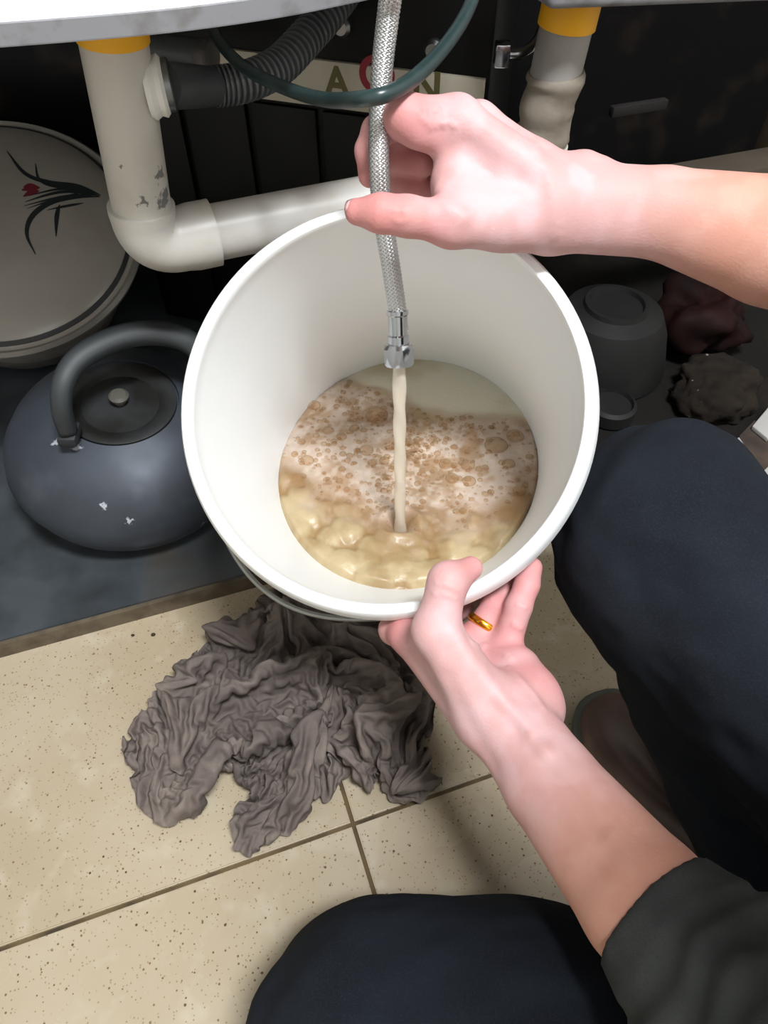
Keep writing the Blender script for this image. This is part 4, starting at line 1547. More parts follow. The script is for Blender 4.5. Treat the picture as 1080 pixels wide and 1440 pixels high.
# ================================================================= CRUMPLED TOWEL
# shape of a sheet dropped and gathered as cloth: a grid of points in steps of 0.4 mm, written as second differences
TOWEL_N = 90
TOWEL_STEPS = [
    -286,1163,15,6,9,13,13,-2,7,3,6,12,14,0,-8,12,6,4,12,7,0,11,7,-6,8,-5,-12,7,-5,-10,2,-13,-5,13,-10,5,1,8,13,4,-2,-14,8,-11,7,-7,-5,14,12,-4,1,5,8,-13,12,
    -7,9,14,-2,0,4,-2,-14,12,-7,-7,2,-2,15,14,-4,-3,1,-14,4,13,-5,-2,14,-3,1,10,5,9,13,-6,3,9,-8,-4,13,0,5,13,-7,-2,12,-5,-8,-2,-12,-14,7,-5,11,-5,-7,-11,-11,
    10,-1,10,-8,-7,2,-6,14,8,-11,-6,-2,9,14,12,-4,-6,15,-3,2,12,-7,-3,10,-9,-5,9,-7,-8,10,-10,1,9,-11,0,9,-11,-1,9,-10,1,10,-9,4,9,-9,9,2,-14,-3,-2,-14,-4,1,
    -14,-1,-7,-14,0,12,-7,-7,11,-9,0,5,-11,7,1,-14,4,-1,-12,9,-4,-12,6,-2,-16,-1,-4,-15,-2,-2,-14,-4,-1,-13,-4,1,-12,-9,-5,-11,-6,-6,-14,1,-5,0,15,-4,-13,2,-6,
    10,10,-4,-10,12,8,-12,-2,-10,-1,-13,5,-11,-15,-1,12,10,-11,-5,-13,30,-8,13,1,-20,9,-2,-16,8,-7,-10,16,5,-10,10,0,3,-16,3,-5,-13,-13,3,-10,10,-1,-9,14,-2,
    -8,13,-11,-1,1,-15,1,-3,15,10,-5,-21,0,-3,9,-2,5,7,-16,-1,-2,16,-1,4,-5,-1,-3,-9,-2,-15,-1,-1,7,-1,2,-3,17,10,7,5,-12,3,-18,-1,-13,1,10,-1,17,-11,6,-22,18,
    -2,-6,-7,-7,6,9,-4,15,-2,12,-22,-12,-9,9,10,2,18,-13,1,-8,10,-7,-12,-9,9,18,13,16,-1,-2,-3,3,-11,-12,-1,4,-6,-2,-1,0,-4,3,10,10,-2,-8,-4,-5,-2,-8,4,9,8,12,
    6,6,-7,6,-29,-8,-1,17,12,-22,0,-19,11,-3,13,-2,-16,-9,7,23,13,-17,-19,-1,-2,14,-6,8,-14,0,4,-2,-4,-6,7,3,2,15,-2,-1,-4,1,1,1,3,3,5,0,0,1,-6,-4,-9,1,-1,-8,
    3,8,16,8,1,3,3,0,0,11,5,-12,-7,-6,9,-19,-2,-7,-1,-2,-10,5,1,-6,2,-1,-2,-2,3,3,10,3,-4,0,2,3,-3,2,-3,-5,0,2,-5,-1,6,-1,0,14,1,0,-1,6,-15,-17,-4,24,9,4,-25,
    -6,-6,8,-3,-2,0,9,22,-6,5,-13,-3,4,14,-3,-12,14,14,31,-25,-7,-7,-4,-1,-7,-6,0,-12,6,-3,-15,-9,7,11,11,-8,9,-3,2,-1,2,0,-2,2,0,2,-10,5,-6,0,0,4,7,18,-10,
    -15,7,5,15,10,-12,-12,-4,9,4,-8,7,0,9,-12,0,-8,-10,-2,-8,0,4,2,-1,-1,-11,21,0,-1,-13,-4,3,12,-2,3,-1,14,-1,-19,-16,1,13,15,-3,14,-11,2,-23,9,14,-7,-5,-14,
    5,-2,-1,4,11,6,-7,-13,-8,10,16,7,19,-14,-6,-8,10,-6,-13,-6,-1,10,1,8,8,9,12,3,-14,-14,-8,3,9,7,-1,-8,-5,-4,-2,-7,8,10,14,-6,-15,-8,-4,5,-7,-3,14,10,7,3,
    -22,-4,3,14,9,-16,12,-10,1,-12,13,-2,-16,-9,-1,17,1,6,-16,4,-10,8,-2,4,15,6,12,5,-10,-10,-8,4,2,4,2,4,4,-2,-3,-3,-4,-3,-5,9,6,8,-10,-1,-10,4,-4,-17,-8,2,
    11,-1,1,0,11,2,15,-4,-1,-1,14,0,3,-3,-1,-2,-8,-1,0,-7,5,-17,9,-3,-12,-9,5,18,3,2,-11,0,-2,1,-2,2,3,0,2,3,3,-3,-8,1,0,-1,-5,0,5,2,-11,1,5,3,-6,-1,-5,1,3,1,
    -4,-9,3,18,14,0,9,0,-14,-5,-12,-2,-4,-3,2,7,4,6,1,4,-1,-2,-8,5,-14,7,-2,-4,0,-1,11,-5,7,1,22,-5,2,-17,-2,-7,10,-1,10,-6,25,1,4,-2,4,0,-1,-16,-13,8,13,21,
    -8,-9,-8,7,1,-4,-5,-3,-1,-10,5,3,-4,14,-7,4,-5,5,-1,-10,-5,9,22,-1,-7,-19,11,-3,19,-14,4,-10,16,-2,-16,-17,6,17,14,1,15,-4,-12,-8,-7,11,-21,6,-10,14,-2,-2,
    1,12,4,-14,-19,2,12,16,18,13,-12,-12,-5,2,-8,-5,1,-2,-4,-3,10,8,10,8,6,-2,-10,2,-8,-3,-11,4,7,6,-5,-9,-11,-1,1,-1,-5,10,1,4,2,4,1,0,1,1,-7,-12,6,5,-9,-3,
    -4,25,-2,-4,-3,5,0,-20,-1,-7,11,-3,10,14,1,1,0,1,1,0,8,5,2,-9,-6,-2,0,-3,-3,0,1,1,6,4,5,-7,-5,-6,8,0,5,-12,3,-9,9,2,-19,9,7,0,-18,-8,4,-1,0,3,-2,0,10,4,0,
    7,3,-1,1,6,-4,2,-10,8,-11,4,-5,-14,-1,-1,18,-3,11,-5,-5,-3,0,-1,-3,-1,2,2,1,1,2,2,2,1,3,3,-15,-11,0,3,10,11,-8,-13,-8,4,8,-1,0,3,-2,3,-7,-4,-5,12,6,-3,1,
    -1,-4,-7,-4,2,-7,-5,9,14,8,-2,-2,0,1,-6,-2,2,2,11,-6,0,-11,8,-6,21,-1,15,-8,10,1,5,-17,-11,-1,6,8,-7,-6,11,6,-5,-30,-8,19,3,9,-8,-3,0,-9,6,-9,-3,16,2,9,
    -15,0,-9,12,-1,14,13,1,-13,-21,1,6,18,-6,2,-16,11,-9,17,-11,7,-15,14,-5,-8,-7,-3,8,-6,14,-7,7,-12,22,-1,-1,-6,0,0,-8,-6,8,11,15,-10,-10,-18,6,5,10,19,9,2,
    2,-1,0,-5,0,-4,-20,-8,-2,7,7,-2,-4,-5,-1,1,-1,1,-1,0,-2,1,-2,-4,14,-4,3,3,8,0,-11,-9,7,-10,11,-6,12,-14,-2,-6,6,3,-1,-8,-1,-1,4,4,1,15,1,13,2,-2,-11,-2,2,
    -5,-4,0,-1,-1,3,10,8,4,2,2,-6,-3,-3,-2,-3,-2,-2,-2,-5,-1,-1,1,0,1,1,10,-3,5,-1,-1,-2,-9,2,-13,9,5,-13,7,2,1,-1,-1,2,-13,3,1,2,1,-2,-7,0,12,12,-9,12,-11,12,
    -11,-3,1,4,21,-8,15,15,1,-11,-14,4,7,-10,1,0,-2,0,-4,-3,2,-3,-1,1,4,-4,-6,-5,4,0,2,0,-8,-6,5,-3,-7,4,10,19,-14,-4,-12,14,-15,-15,-8,5,0,-10,8,13,3,-6,0,4,
    0,8,0,2,-1,1,0,-5,-1,4,0,10,-4,8,-2,12,4,7,-12,-4,-2,-1,-2,-6,-3,-16,5,12,11,1,-13,6,-7,-17,-26,0,-3,8,1,9,-7,5,3,-4,-10,2,25,0,-1,-4,-2,0,3,-5,3,-7,2,-4,
    -5,7,-3,7,-8,9,-15,7,-10,7,-7,6,6,3,6,-18,6,-13,19,1,5,-17,-6,-5,7,-3,14,15,3,-12,-11,-2,3,3,17,-4,-5,-7,-1,6,-11,9,6,0,6,2,-1,-2,-4,2,-9,-9,-1,-1,6,-2,2,
    -1,0,-3,-1,-2,11,-5,0,7,4,-2,-1,-4,5,-10,2,4,1,10,-3,1,0,8,7,4,-2,-2,-1,5,6,1,-6,-4,-2,1,-4,1,4,11,-5,-2,0,1,-7,-8,2,-3,-11,-9,1,0,3,-1,0,-4,0,2,-4,-1,1,
    -3,4,4,-4,5,8,-2,-7,-5,4,2,7,-1,-2,-9,5,0,-2,5,-1,3,5,2,3,-17,7,-3,-4,-6,0,3,6,-2,-3,-11,8,14,1,-11,10,1,-2,-14,1,2,-6,-1,-3,11,29,-4,-2,-7,2,-3,3,1,7,-2,
    5,8,-2,3,1,3,0,-2,-4,1,5,-6,2,1,-8,-8,-1,-2,-7,-12,13,1,8,-22,4,-7,-1,-4,-3,5,-6,2,-5,4,-3,0,-1,2,6,1,-3,2,5,-8,9,-4,21,1,-2,-3,-7,2,-18,0,-2,6,0,2,-2,-6,
    8,4,-1,-11,6,-13,4,-6,13,1,13,-5,-9,-16,-4,5,0,-2,6,7,6,-10,-12,-4,17,22,0,-15,-17,9,-1,13,-8,11,-22,-1,2,-1,4,-9,21,-7,6,-7,8,-7,-7,1,-3,0,-2,-1,3,0,16,
    17,-6,-2,-5,4,-12,-7,-2,17,8,3,6,-2,-5,-15,-2,3,-6,-2,9,-3,-6,-5,-2,6,9,15,11,-12,-4,-3,-2,-2,-6,2,-5,2,-9,5,-14,3,11,10,3,3,4,-2,-12,-10,2,-8,3,1,8,10,1,
    -5,-5,0,1,-1,9,15,9,-12,-9,-8,5,10,3,0,3,-4,-1,-10,6,-3,-8,-8,0,-3,-7,0,0,-3,7,14,-7,0,-2,0,6,6,1,-6,-4,0,4,5,1,-11,-11,5,13,14,-4,-14,-12,15,10,2,11,-5,
    -3,-2,-4,-4,-13,-1,0,-1,7,10,11,-2,-2,1,-6,4,-8,0,-6,-3,4,4,13,8,0,-1,-7,-5,1,10,5,0,-6,-1,-4,20,-5,-2,-6,5,8,3,-5,-7,0,-2,1,-6,3,5,-8,3,2,11,-1,-4,2,-1,
    -3,-7,-9,5,-19,4,-8,-2,-5,0,-2,-1,-1,1,-7,-9,-2,-2,1,6,5,6,2,3,-6,2,0,5,0,1,-10,1,1,-1,5,-2,14,-5,0,-10,-7,15,7,9,-18,-4,-13,2,-10,11,-4,28,-11,-8,-9,-2,
    15,-10,4,-17,6,7,-3,-2,-8,16,6,3,-14,-7,-2,6,-9,3,7,-7,7,-12,23,-10,5,-10,3,5,-15,4,-9,24,-2,4,-18,-3,0,21,2,9,-1,-1,3,-3,7,4,4,-8,-9,-3,6,-12,-2,-3,1,3,0,
    23,-2,0,-1,-1,-1,-4,3,-4,-7,-2,-5,-2,2,4,-1,0,-5,7,-14,0,-5,13,7,11,3,0,-3,-4,-1,-10,-9,1,-2,3,-6,-1,-2,4,12,-4,20,-6,20,-14,-5,-2,-4,-6,-22,3,11,21,2,10,
    -2,-2,-13,3,-4,-6,-16,1,2,-5,5,7,-7,4,9,3,-2,-7,-2,3,5,0,-9,-7,1,11,9,-1,-16,-10,9,9,9,-6,-10,-13,9,15,9,-13,-8,-2,-1,-3,1,3,-1,-1,2,-2,-5,18,3,7,0,0,3,-8,
    8,-2,16,7,0,-2,10,-3,-6,1,2,-4,-3,0,2,-1,0,-9,-2,1,-2,-5,2,20,-2,1,-4,-5,1,-2,1,2,0,1,-1,3,6,-3,0,-8,0,1,-4,-4,2,-4,-1,-2,0,-1,2,11,-10,-3,-11,-1,-5,-12,1,
    -7,18,1,-38,-7,6,25,5,1,2,2,-1,0,-1,-1,-2,-2,14,18,-3,-7,-12,1,2,2,8,-13,-5,-6,20,16,-12,-9,5,1,3,-16,2,10,-1,3,-14,7,-4,0,2,-5,15,2,2,-14,3,7,0,-10,6,-3,
    12,-9,3,-9,-2,2,5,13,-2,13,-12,0,-8,3,1,-14,6,-2,15,-12,14,2,0,5,-4,5,-19,1,-1,9,7,10,16,-3,-10,-10,1,1,6,-13,-4,-17,11,1,3,1,1,7,-2,4,5,2,-7,-12,-9,4,7,
    -10,-5,-7,4,14,15,-5,-12,-13,0,-4,1,7,2,8,7,5,1,-1,1,-5,9,0,-7,-1,-5,2,-7,-2,1,-9,4,3,24,5,3,-7,-2,-17,-3,0,1,-4,3,0,5,2,0,2,1,1,0,-5,-3,-9,-6,7,-7,3,4,-5,
    7,6,-3,-9,-8,3,9,0,-3,-10,-8,14,7,7,-12,-3,-1,19,3,2,2,6,2,2,1,-2,1,-12,4,-5,0,-15,-7,21,19,10,4,-2,-8,-3,3,4,2,0,-10,2,-2,3,-2,1,6,-3,-2,6,-9,2,7,-11,5,
    -12,5,-6,-20,-1,2,2,0,-1,-1,-3,2,3,-3,0,4,-1,-1,2,-1,2,-3,5,-1,-5,17,-11,1,-11,12,22,-2,6,-8,6,0,-4,-12,6,19,10,-5,-34,-1,-16,-2,0,3,5,-6,10,16,1,-2,-8,4,
    5,3,-1,1,-3,-1,-1,1,9,-23,-6,-9,-8,-8,0,17,-1,-3,-3,0,-1,-8,10,3,0,7,8,-9,-15,5,1,-1,-13,0,10,1,-2,-2,-1,5,-2,4,-1,-6,-3,-2,12,9,0,4,-8,-3,-3,-5,18,2,7,
    -14,-2,2,-1,4,0,-4,-10,5,-2,-7,-8,2,14,1,27,-1,0,-17,7,0,15,-7,-1,0,0,-3,-6,5,-3,-9,-15,2,2,2,-2,-3,0,13,19,-2,-14,-14,-2,9,12,5,-2,-15,-12,-6,4,5,-3,-4,2,
    6,15,13,-4,-15,-7,-2,4,-7,16,9,19,-11,-8,-4,0,-11,-7,0,-2,-4,1,2,-6,2,5,-2,2,7,0,-3,-5,3,1,-7,5,4,-2,13,4,4,6,-11,-1,-7,-1,0,-7,-3,0,-2,4,2,-9,0,2,20,3,-4,
    -19,-2,-2,2,5,6,-4,3,17,19,15,-3,0,-11,-3,4,-5,-14,0,10,11,-5,8,-3,-6,-12,-1,12,4,4,0,3,1,-4,-17,0,4,-4,3,-5,11,3,-16,-5,3,17,0,2,-13,1,-6,-4,0,-3,-6,7,-3,
    -1,-5,-3,2,-6,6,6,7,2,-1,-4,-1,-1,1,-1,2,10,3,21,6,-2,2,6,6,-1,-9,-10,2,-16,16,-12,0,-9,6,0,3,-13,-3,-5,-8,1,-7,-3,1,-9,-1,-1,-2,2,-3,0,4,-11,6,-6,2,-11,
    -4,4,-9,13,1,16,12,3,5,-2,-4,-11,0,-4,-4,-22,11,3,-5,-17,6,16,5,-11,3,-1,4,2,0,-1,-17,0,13,1,2,-1,17,5,-17,-1,12,-4,-14,-4,1,3,-10,23,9,-7,-10,-1,-1,9,-8,
    3,-20,5,-2,11,7,3,-1,0,-1,8,-2,-3,-10,-4,1,1,3,5,10,-17,5,4,0,-8,-21,10,3,13,-8,-2,8,7,-1,-11,9,0,-8,-12,5,-8,6,1,-1,-4,-8,29,10,7,-4,9,-7,-12,-12,6,-4,
    -13,2,4,-3,4,12,-1,0,-1,1,1,0,0,-2,-3,-2,2,2,-1,0,1,2,-7,-13,3,-2,0,1,8,-2,19,12,11,3,-12,0,6,3,3,-5,-16,-4,-18,-2,-1,5,1,-4,-7,2,0,19,1,-1,-7,5,8,5,16,14,
    -8,-1,-2,1,-9,-8,11,-7,-6,-3,18,8,-6,-9,-5,7,-15,1,-6,5,5,-11,2,-1,-4,-8,-4,15,2,-2,-12,18,14,-6,-7,-1,14,0,-4,6,-6,-3,-5,-1,0,-3,4,-6,-12,-7,0,5,-1,8,7,
    21,-6,-14,-4,7,2,12,4,8,-2,-14,14,-10,14,-11,10,-11,8,-21,-1,-20,8,-9,-3,2,-7,7,-2,3,17,2,-1,4,-11,-1,-9,2,-3,2,-11,-7,-8,0,-5,13,4,11,8,1,-10,-6,0,0,-1,
    -8,7,-11,6,-1,16,-3,1,-17,2,-2,0,4,-1,17,-4,-1,-21,1,12,0,2,-20,5,4,2,-5,-4,-1,5,-7,8,16,0,7,-15,-3,-3,7,10,15,5,4,-24,1,-5,13,1,-2,10,-14,-1,-1,2,-2,-14,
    5,0,-1,-4,1,3,-7,0,-1,0,0,-6,15,0,11,-15,4,12,8,2,-15,-13,-3,0,2,3,-6,-1,-4,-2,10,-4,9,4,9,-17,-3,2,3,2,-6,13,-17,8,6,-1,-2,-3,2,-2,-8,2,-2,-4,4,-1,-1,6,2,
    0,9,-6,2,-6,-1,3,-6,8,9,-8,-3,-9,1,-1,0,0,-8,-2,21,23,6,5,4,0,-2,-6,3,7,1,3,-5,-7,-3,1,6,15,-17,-5,-2,6,-3,-1,-1,-5,-9,10,0,0,3,6,0,2,15,4,-9,-18,-8,8,-4,
    -1,-6,1,1,-4,-2,-3,2,1,12,-7,3,0,-9,0,2,-6,-8,-23,16,5,5,-9,-1,4,-1,8,3,-5,1,2,-2,13,3,7,0,-1,2,0,-3,-2,-20,11,6,14,-12,-9,-16,13,8,5,-4,-9,18,-3,8,-23,-2,
    -6,18,8,14,-5,5,-5,-1,-3,-12,-7,-11,-4,-5,-3,2,5,-10,28,-6,10,-18,5,-10,8,-5,1,-17,1,1,-5,0,2,-1,-14,1,13,12,-4,14,-9,9,-22,-2,-5,11,7,-6,-6,0,-3,-4,-5,16,
    1,-1,-13,3,3,4,11,0,5,8,0,15,-8,-2,-5,0,2,-1,6,2,-17,0,-3,1,-18,-2,11,10,4,8,-10,-2,-15,17,-4,4,-5,3,-7,-12,2,-3,-1,2,13,-7,-5,-10,20,-1,8,-14,5,12,3,3,
    -10,-9,-2,-13,19,-1,18,-13,-3,-18,12,5,16,11,3,-15,-2,3,-4,-13,-6,13,-11,9,-10,26,-11,-1,-8,-2,3,-3,4,0,5,4,7,5,-2,-1,-2,-4,-6,-3,8,1,3,3,3,1,-12,-4,-7,0,
    1,-3,1,-2,-2,4,-2,-11,-12,7,6,3,1,16,25,-5,-11,-25,13,4,4,9,-8,-3,-17,-1,-1,-2,-5,-4,1,9,0,0,2,3,4,2,-1,0,-6,-3,4,4,1,-4,-8,2,1,5,5,9,-6,-2,1,1,7,-18,13,
    -6,6,1,3,-3,5,-6,5,-9,0,0,-12,8,-1,-10,-5,1,2,8,-1,-2,-6,-1,2,-2,3,2,-1,2,8,17,-4,-8,-7,13,6,-5,-3,-8,8,4,16,-14,-6,-3,23,1,3,-6,1,-15,-16,-23,8,-3,2,-1,1,
    1,9,-4,6,-5,7,18,3,-2,-13,16,-8,-11,3,8,11,13,-2,-8,-5,-6,0,-17,13,0,-5,-17,-1,12,9,-1,6,-9,3,-12,8,9,-10,-9,0,12,8,-17,4,2,0,3,-7,20,3,5,6,-4,-5,-18,5,3,
    18,-12,-3,-16,10,3,20,-8,0,2,3,2,0,-2,-10,-28,2,2,16,-8,1,-13,10,-1,4,6,1,10,-16,-2,-14,9,5,1,-10,-2,9,-1,4,-12,2,-9,8,2,-1,1,4,8,-10,3,6,10,15,-2,-11,-6,
    -3,12,-24,-3,-2,1,3,-10,7,-6,7,7,8,0,13,6,4,2,-4,-2,-5,-5,-8,-10,0,1,-7,2,10,-8,-2,1,0,-4,-8,10,8,-3,11,3,13,7,3,5,1,-13,-6,-8,6,-6,-22,-6,-1,0,-1,8,28,8,
    -16,-6,-4,4,-3,0,19,5,-6,-14,-14,13,1,-15,3,-1,0,-3,-3,5,-10,6,13,-1,-2,1,0,1,-3,-1,-1,1,11,-9,10,-5,10,4,-6,8,-12,20,-15,12,0,0,-1,-7,5,6,-2,2,-1,-7,2,-5,
    -4,2,-2,-3,1,-3,1,0,-5,1,2,-2,16,4,-13,-7,-6,-1,1,-5,-5,19,-4,14,-24,9,-6,9,4,0,5,6,7,-16,-11,10,4,3,-11,5,-11,22,-10,-1,-23,10,7,27,-6,-17,-17,1,22,-14,7,
    -4,-13,-14,-8,15,-2,5,-7,6,-1,17,-2,-2,-21,-6,6,1,2,-6,12,11,-2,5,-2,10,9,8,0,-8,-15,-7,-3,1,4,4,-1,-1,-1,-3,-2,-17,1,19,3,-2,-17,12,3,13,-3,-1,1,-12,-2,
    -1,14,0,1,-1,-2,-1,-8,-2,-10,10,8,-10,-7,2,0,-5,2,0,4,-8,10,-10,7,13,-1,-3,-20,9,-6,16,-2,4,-15,0,8,2,-9,-2,-7,23,1,6,-22,-8,2,6,8,-7,10,-4,7,-12,0,-3,14,
    11,4,-23,-2,1,1,-15,-8,10,2,4,-2,0,4,-2,1,4,-1,-1,-9,6,-1,2,15,4,8,6,7,9,-3,-7,-17,0,-4,-3,-12,12,3,12,-8,-2,-8,-1,-2,-3,0,-2,2,22,18,1,1,-5,5,-33,-15,-7,
    -3,22,-19,12,-13,9,1,-3,2,4,-2,-2,-5,1,4,0,-1,1,4,3,12,6,-1,3,-3,-1,-3,9,-3,-10,-5,7,14,-16,7,-10,11,-4,10,9,-7,-4,-6,6,4,5,-1,1,-3,2,-1,8,2,-2,-4,2,2,2,1,
    -1,-17,-1,2,-3,11,-11,14,0,6,-15,0,-14,26,-9,-4,-17,12,6,-7,-8,-9,4,-1,-4,6,6,24,-13,-7,-12,13,7,-1,-16,-10,0,4,-2,4,3,-9,-3,-13,-5,-3,12,-1,-12,-5,-4,24,
    -4,8,-19,-1,-4,3,20,0,-2,-23,-1,7,4,4,17,-1,-11,-20,-1,2,3,25,2,11,-20,15,2,9,-20,-9,1,13,12,-14,3,-4,3,12,-17,2,0,3,2,-18,20,-4,7,-4,1,-5,0,0,1,-2,7,-11,
    -19,0,6,-4,-10,0,7,3,-2,4,6,-3,1,-10,9,-7,5,6,-6,5,-13,4,-1,-3,19,-11,11,-16,4,2,-6,3,-12,11,14,11,-12,-19,-6,14,8,-4,8,1,11,-23,-5,-11,15,0,6,-10,12,8,-6,
    -8,-8,2,-5,-5,11,2,1,12,2,1,3,-1,-8,-11,0,13,-16,-7,-6,10,-1,2,5,2,2,9,-3,-5,-5,12,12,12,7,3,-2,-16,-11,-25,-1,-10,11,13,19,16,13,-8,-13,-3,-10,18,-6,12,
    -5,0,7,-2,-13,-5,-1,6,-14,-16,-2,11,19,5,-5,-3,-10,-1,-10,3,-1,5,14,2,2,-3,1,0,-2,2,3,-16,8,-7,12,1,7,11,-7,-2,-8,2,4,-1,0,-1,-8,3,-1,-1,0,-2,-4,-1,-1,3,
    11,-9,0,-9,14,-3,-1,-25,9,0,-7,-15,6,18,5,-14,-3,1,-1,8,-6,11,-5,9,-4,-18,11,11,3,-19,-8,18,14,-4,-20,-5,16,17,-4,-13,8,2,-2,14,-15,-3,-14,8,0,-14,4,-9,11,
    2,5,14,-2,-1,-23,14,5,9,-16,-7,-4,5,-2,8,-4,-5,1,-11,22,3,18,-17,2,0,14,7,-14,9,-2,18,-21,-8,-7,6,10,-15,5,-8,2,7,1,4,-7,5,-4,-7,-5,19,3,3,-16,-2,-5,-1,5,
    -13,2,-4,-2,0,2,0,-2,13,2,-1,-12,-4,5,8,-2,-7,-13,13,1,-1,-4,11,-4,9,-1,10,-19,1,11,0,-5,-14,2,-2,1,2,-1,-3,5,0,1,1,4,2,-6,-4,-4,20,0,-3,-10,5,11,-12,8,4,
    -1,-11,-10,4,-1,3,-4,5,10,-1,0,-13,2,1,-1,-1,1,1,1,4,4,-2,-5,-2,1,1,-7,3,-18,9,11,17,4,14,2,1,0,-6,-17,-7,-2,8,5,18,-7,-1,-8,-1,-12,-12,8,12,0,2,3,2,1,0,5,
    -11,-22,-12,7,11,25,12,13,1,2,-6,-5,-11,2,1,-8,-8,0,0,-6,-1,8,16,-20,8,-7,-2,4,-7,1,2,-5,3,-1,-1,0,-1,1,3,1,-4,1,-1,-1,-5,-10,21,8,15,-16,-8,-5,9,0,-3,-1,
    -3,-4,-8,5,-8,15,4,19,-1,8,-15,8,-2,3,-4,-11,-1,-7,13,-4,8,-15,13,-7,2,-13,-11,3,12,-6,-14,-4,-4,15,3,20,-2,-3,-1,1,-1,1,-12,-1,-24,2,-5,10,-1,2,-5,21,15,
    -8,-22,-12,7,3,12,8,7,-14,10,-5,19,-5,-3,4,-14,8,-27,12,0,16,3,-10,0,-9,16,-14,7,-9,5,1,1,-3,-1,-3,2,-16,-7,-1,4,2,15,-6,0,-13,10,9,7,-15,-7,-7,5,1,1,-2,4,
    -11,10,0,4,14,-7,4,-16,5,2,-7,-3,-6,5,5,1,19,0,-4,-7,-5,7,-13,9,-2,-3,-1,9,-5,-5,-12,24,0,-1,-4,4,13,-21,-3,-4,3,-3,-5,23,-2,-1,-8,10,11,-16,0,-1,1,-3,-9,
    4,-3,0,15,-1,0,-14,8,9,-8,-4,-6,2,9,5,-1,-16,-6,12,6,-8,-1,0,6,-8,-8,4,13,3,4,7,13,-5,4,4,2,-3,-19,-7,-2,16,-8,-13,-4,4,-2,-5,0,9,2,1,8,9,4,3,9,10,5,-9,-4,
    -5,-15,4,0,10,-5,0,10,-2,-2,-2,-6,-11,-1,-1,2,-8,6,11,-5,6,0,-2,2,1,5,-2,0,5,1,1,-10,12,-7,-4,0,-14,3,-13,18,-1,0,1,14,4,1,4,-2,0,-10,12,-1,-5,-23,-5,14,
    12,3,-19,1,-5,11,-2,9,-6,7,-23,-5,-11,18,4,13,-22,-8,-8,9,2,-12,-8,-1,0,-1,-10,1,15,-4,12,-11,11,-5,20,-3,-1,-2,5,-10,-16,-1,0,-3,17,7,10,-16,-6,-4,-1,10,
    -17,-11,0,12,-2,0,17,6,14,-22,-5,-8,10,20,-10,10,-15,12,4,9,-17,-16,-16,7,2,8,-2,8,-6,11,-15,2,-12,1,5,0,-5,-3,2,18,-6,7,-14,10,-16,10,5,14,10,-1,-4,-3,-1,
    0,3,-2,1,0,3,1,1,2,-3,-2,-8,-4,-2,-8,13,-2,7,5,-17,-5,-12,13,1,-4,-10,1,16,-3,2,-13,1,-3,1,13,3,2,-16,1,1,1,-1,-8,8,0,-1,4,0,1,5,1,-2,-7,4,3,12,-1,1,0,-6,
    -2,-7,0,4,4,13,-5,-18,7,2,-3,-21,6,18,7,-9,-12,-4,1,3,6,2,11,-7,1,-4,15,4,10,-17,-8,-18,11,-4,-4,13,8,-2,-13,-5,7,5,0,-8,-19,0,-1,-3,5,23,10,-2,-1,-7,17,
    -7,7,-5,9,8,-9,1,2,-2,-3,-1,5,3,-1,2,1,14,1,-7,-2,0,4,-19,6,1,12,-11,0,-6,6,2,-8,-4,-4,21,7,2,-11,-5,4,-9,15,-13,21,-8,2,-11,4,12,-13,-11,-15,23,-1,11,-23,
    5,-9,6,-5,10,11,20,-18,-22,-6,4,5,-5,9,1,-7,14,-9,-4,-21,11,9,-9,-3,-12,22,-6,6,-17,-2,-1,11,1,14,-7,-5,-13,8,-6,5,0,2,20,0,5,-2,5,13,-2,-13,0,-1,-3,-8,-9,
    24,3,13,-13,-9,-7,7,1,-17,-2,-4,7,-9,12,-13,6,-7,11,-16,8,-14,7,16,12,18,-26,5,-2,1,-7,-17,8,-4,17,-1,1,0,1,-3,-5,-2,8,6,6,-1,0,4,11,1,-2,-2,1,-10,-12,-5,
    -6,7,-7,4,-8,-1,-3,2,-4,-1,2,5,7,14,-11,-3,-13,0,-2,-5,9,6,0,-8,-2,-3,9,1,6,10,2,6,6,3,5,0,2,6,-5,1,-2,1,-3,-1,1,-5,-12,0,5,3,2,-12,-3,-18,0,12,15,-3,-10,
    -16,17,-8,-8,-12,4,12,6,0,-13,-3,-2,2,4,-1,17,0,6,8,-2,1,0,-3,1,-5,-5,-3,-3,3,6,-2,-2,2,0,1,0,0,-1,-4,-8,3,-1,16,5,-9,-2,-10,7,-13,6,5,14,6,-6,3,5,-9,-12,
    0,5,8,-14,8,0,9,2,2,13,-8,-1,-14,12,2,18,-8,-4,3,4,-1,-24,-7,2,11,5,4,-2,-3,-1,-15,6,-19,-1,6,8,11,1,15,-9,-7,-8,-4,-4,3,12,15,-7,-5,-6,-6,15,-4,13,-2,11,
    -18,-15,3,-4,10,4,18,-4,-13,-8,4,2,-16,1,-8,16,5,5,-20,3,-10,18,-14,18,9,7,11,-8,15,-10,1,-20,9,4,1,0,-12,-1,2,3,3,2,1,-3,-15,8,2,-10,-20,6,1,-2,2,-3,25,
    11,7,-22,-13,-11,9,-7,22,14,-2,-18,-14,16,-1,-5,0,9,19,4,13,-9,-15,-7,8,-3,7,-5,-3,-17,-2,12,14,9,-4,-13,0,-11,2,-14,0,1,-2,3,-5,3,5,-4,2,-7,15,-1,6,0,-17,
    -3,-10,7,0,-4,9,1,3,5,2,7,5,4,7,1,1,4,-3,1,0,-2,-2,-2,3,-2,-6,3,-2,-2,-2,-4,-5,-6,-2,-1,-5,2,6,-8,2,-5,15,1,-2,-18,-4,7,20,-2,-3,-12,9,-5,-8,-1,-2,9,-6,5,
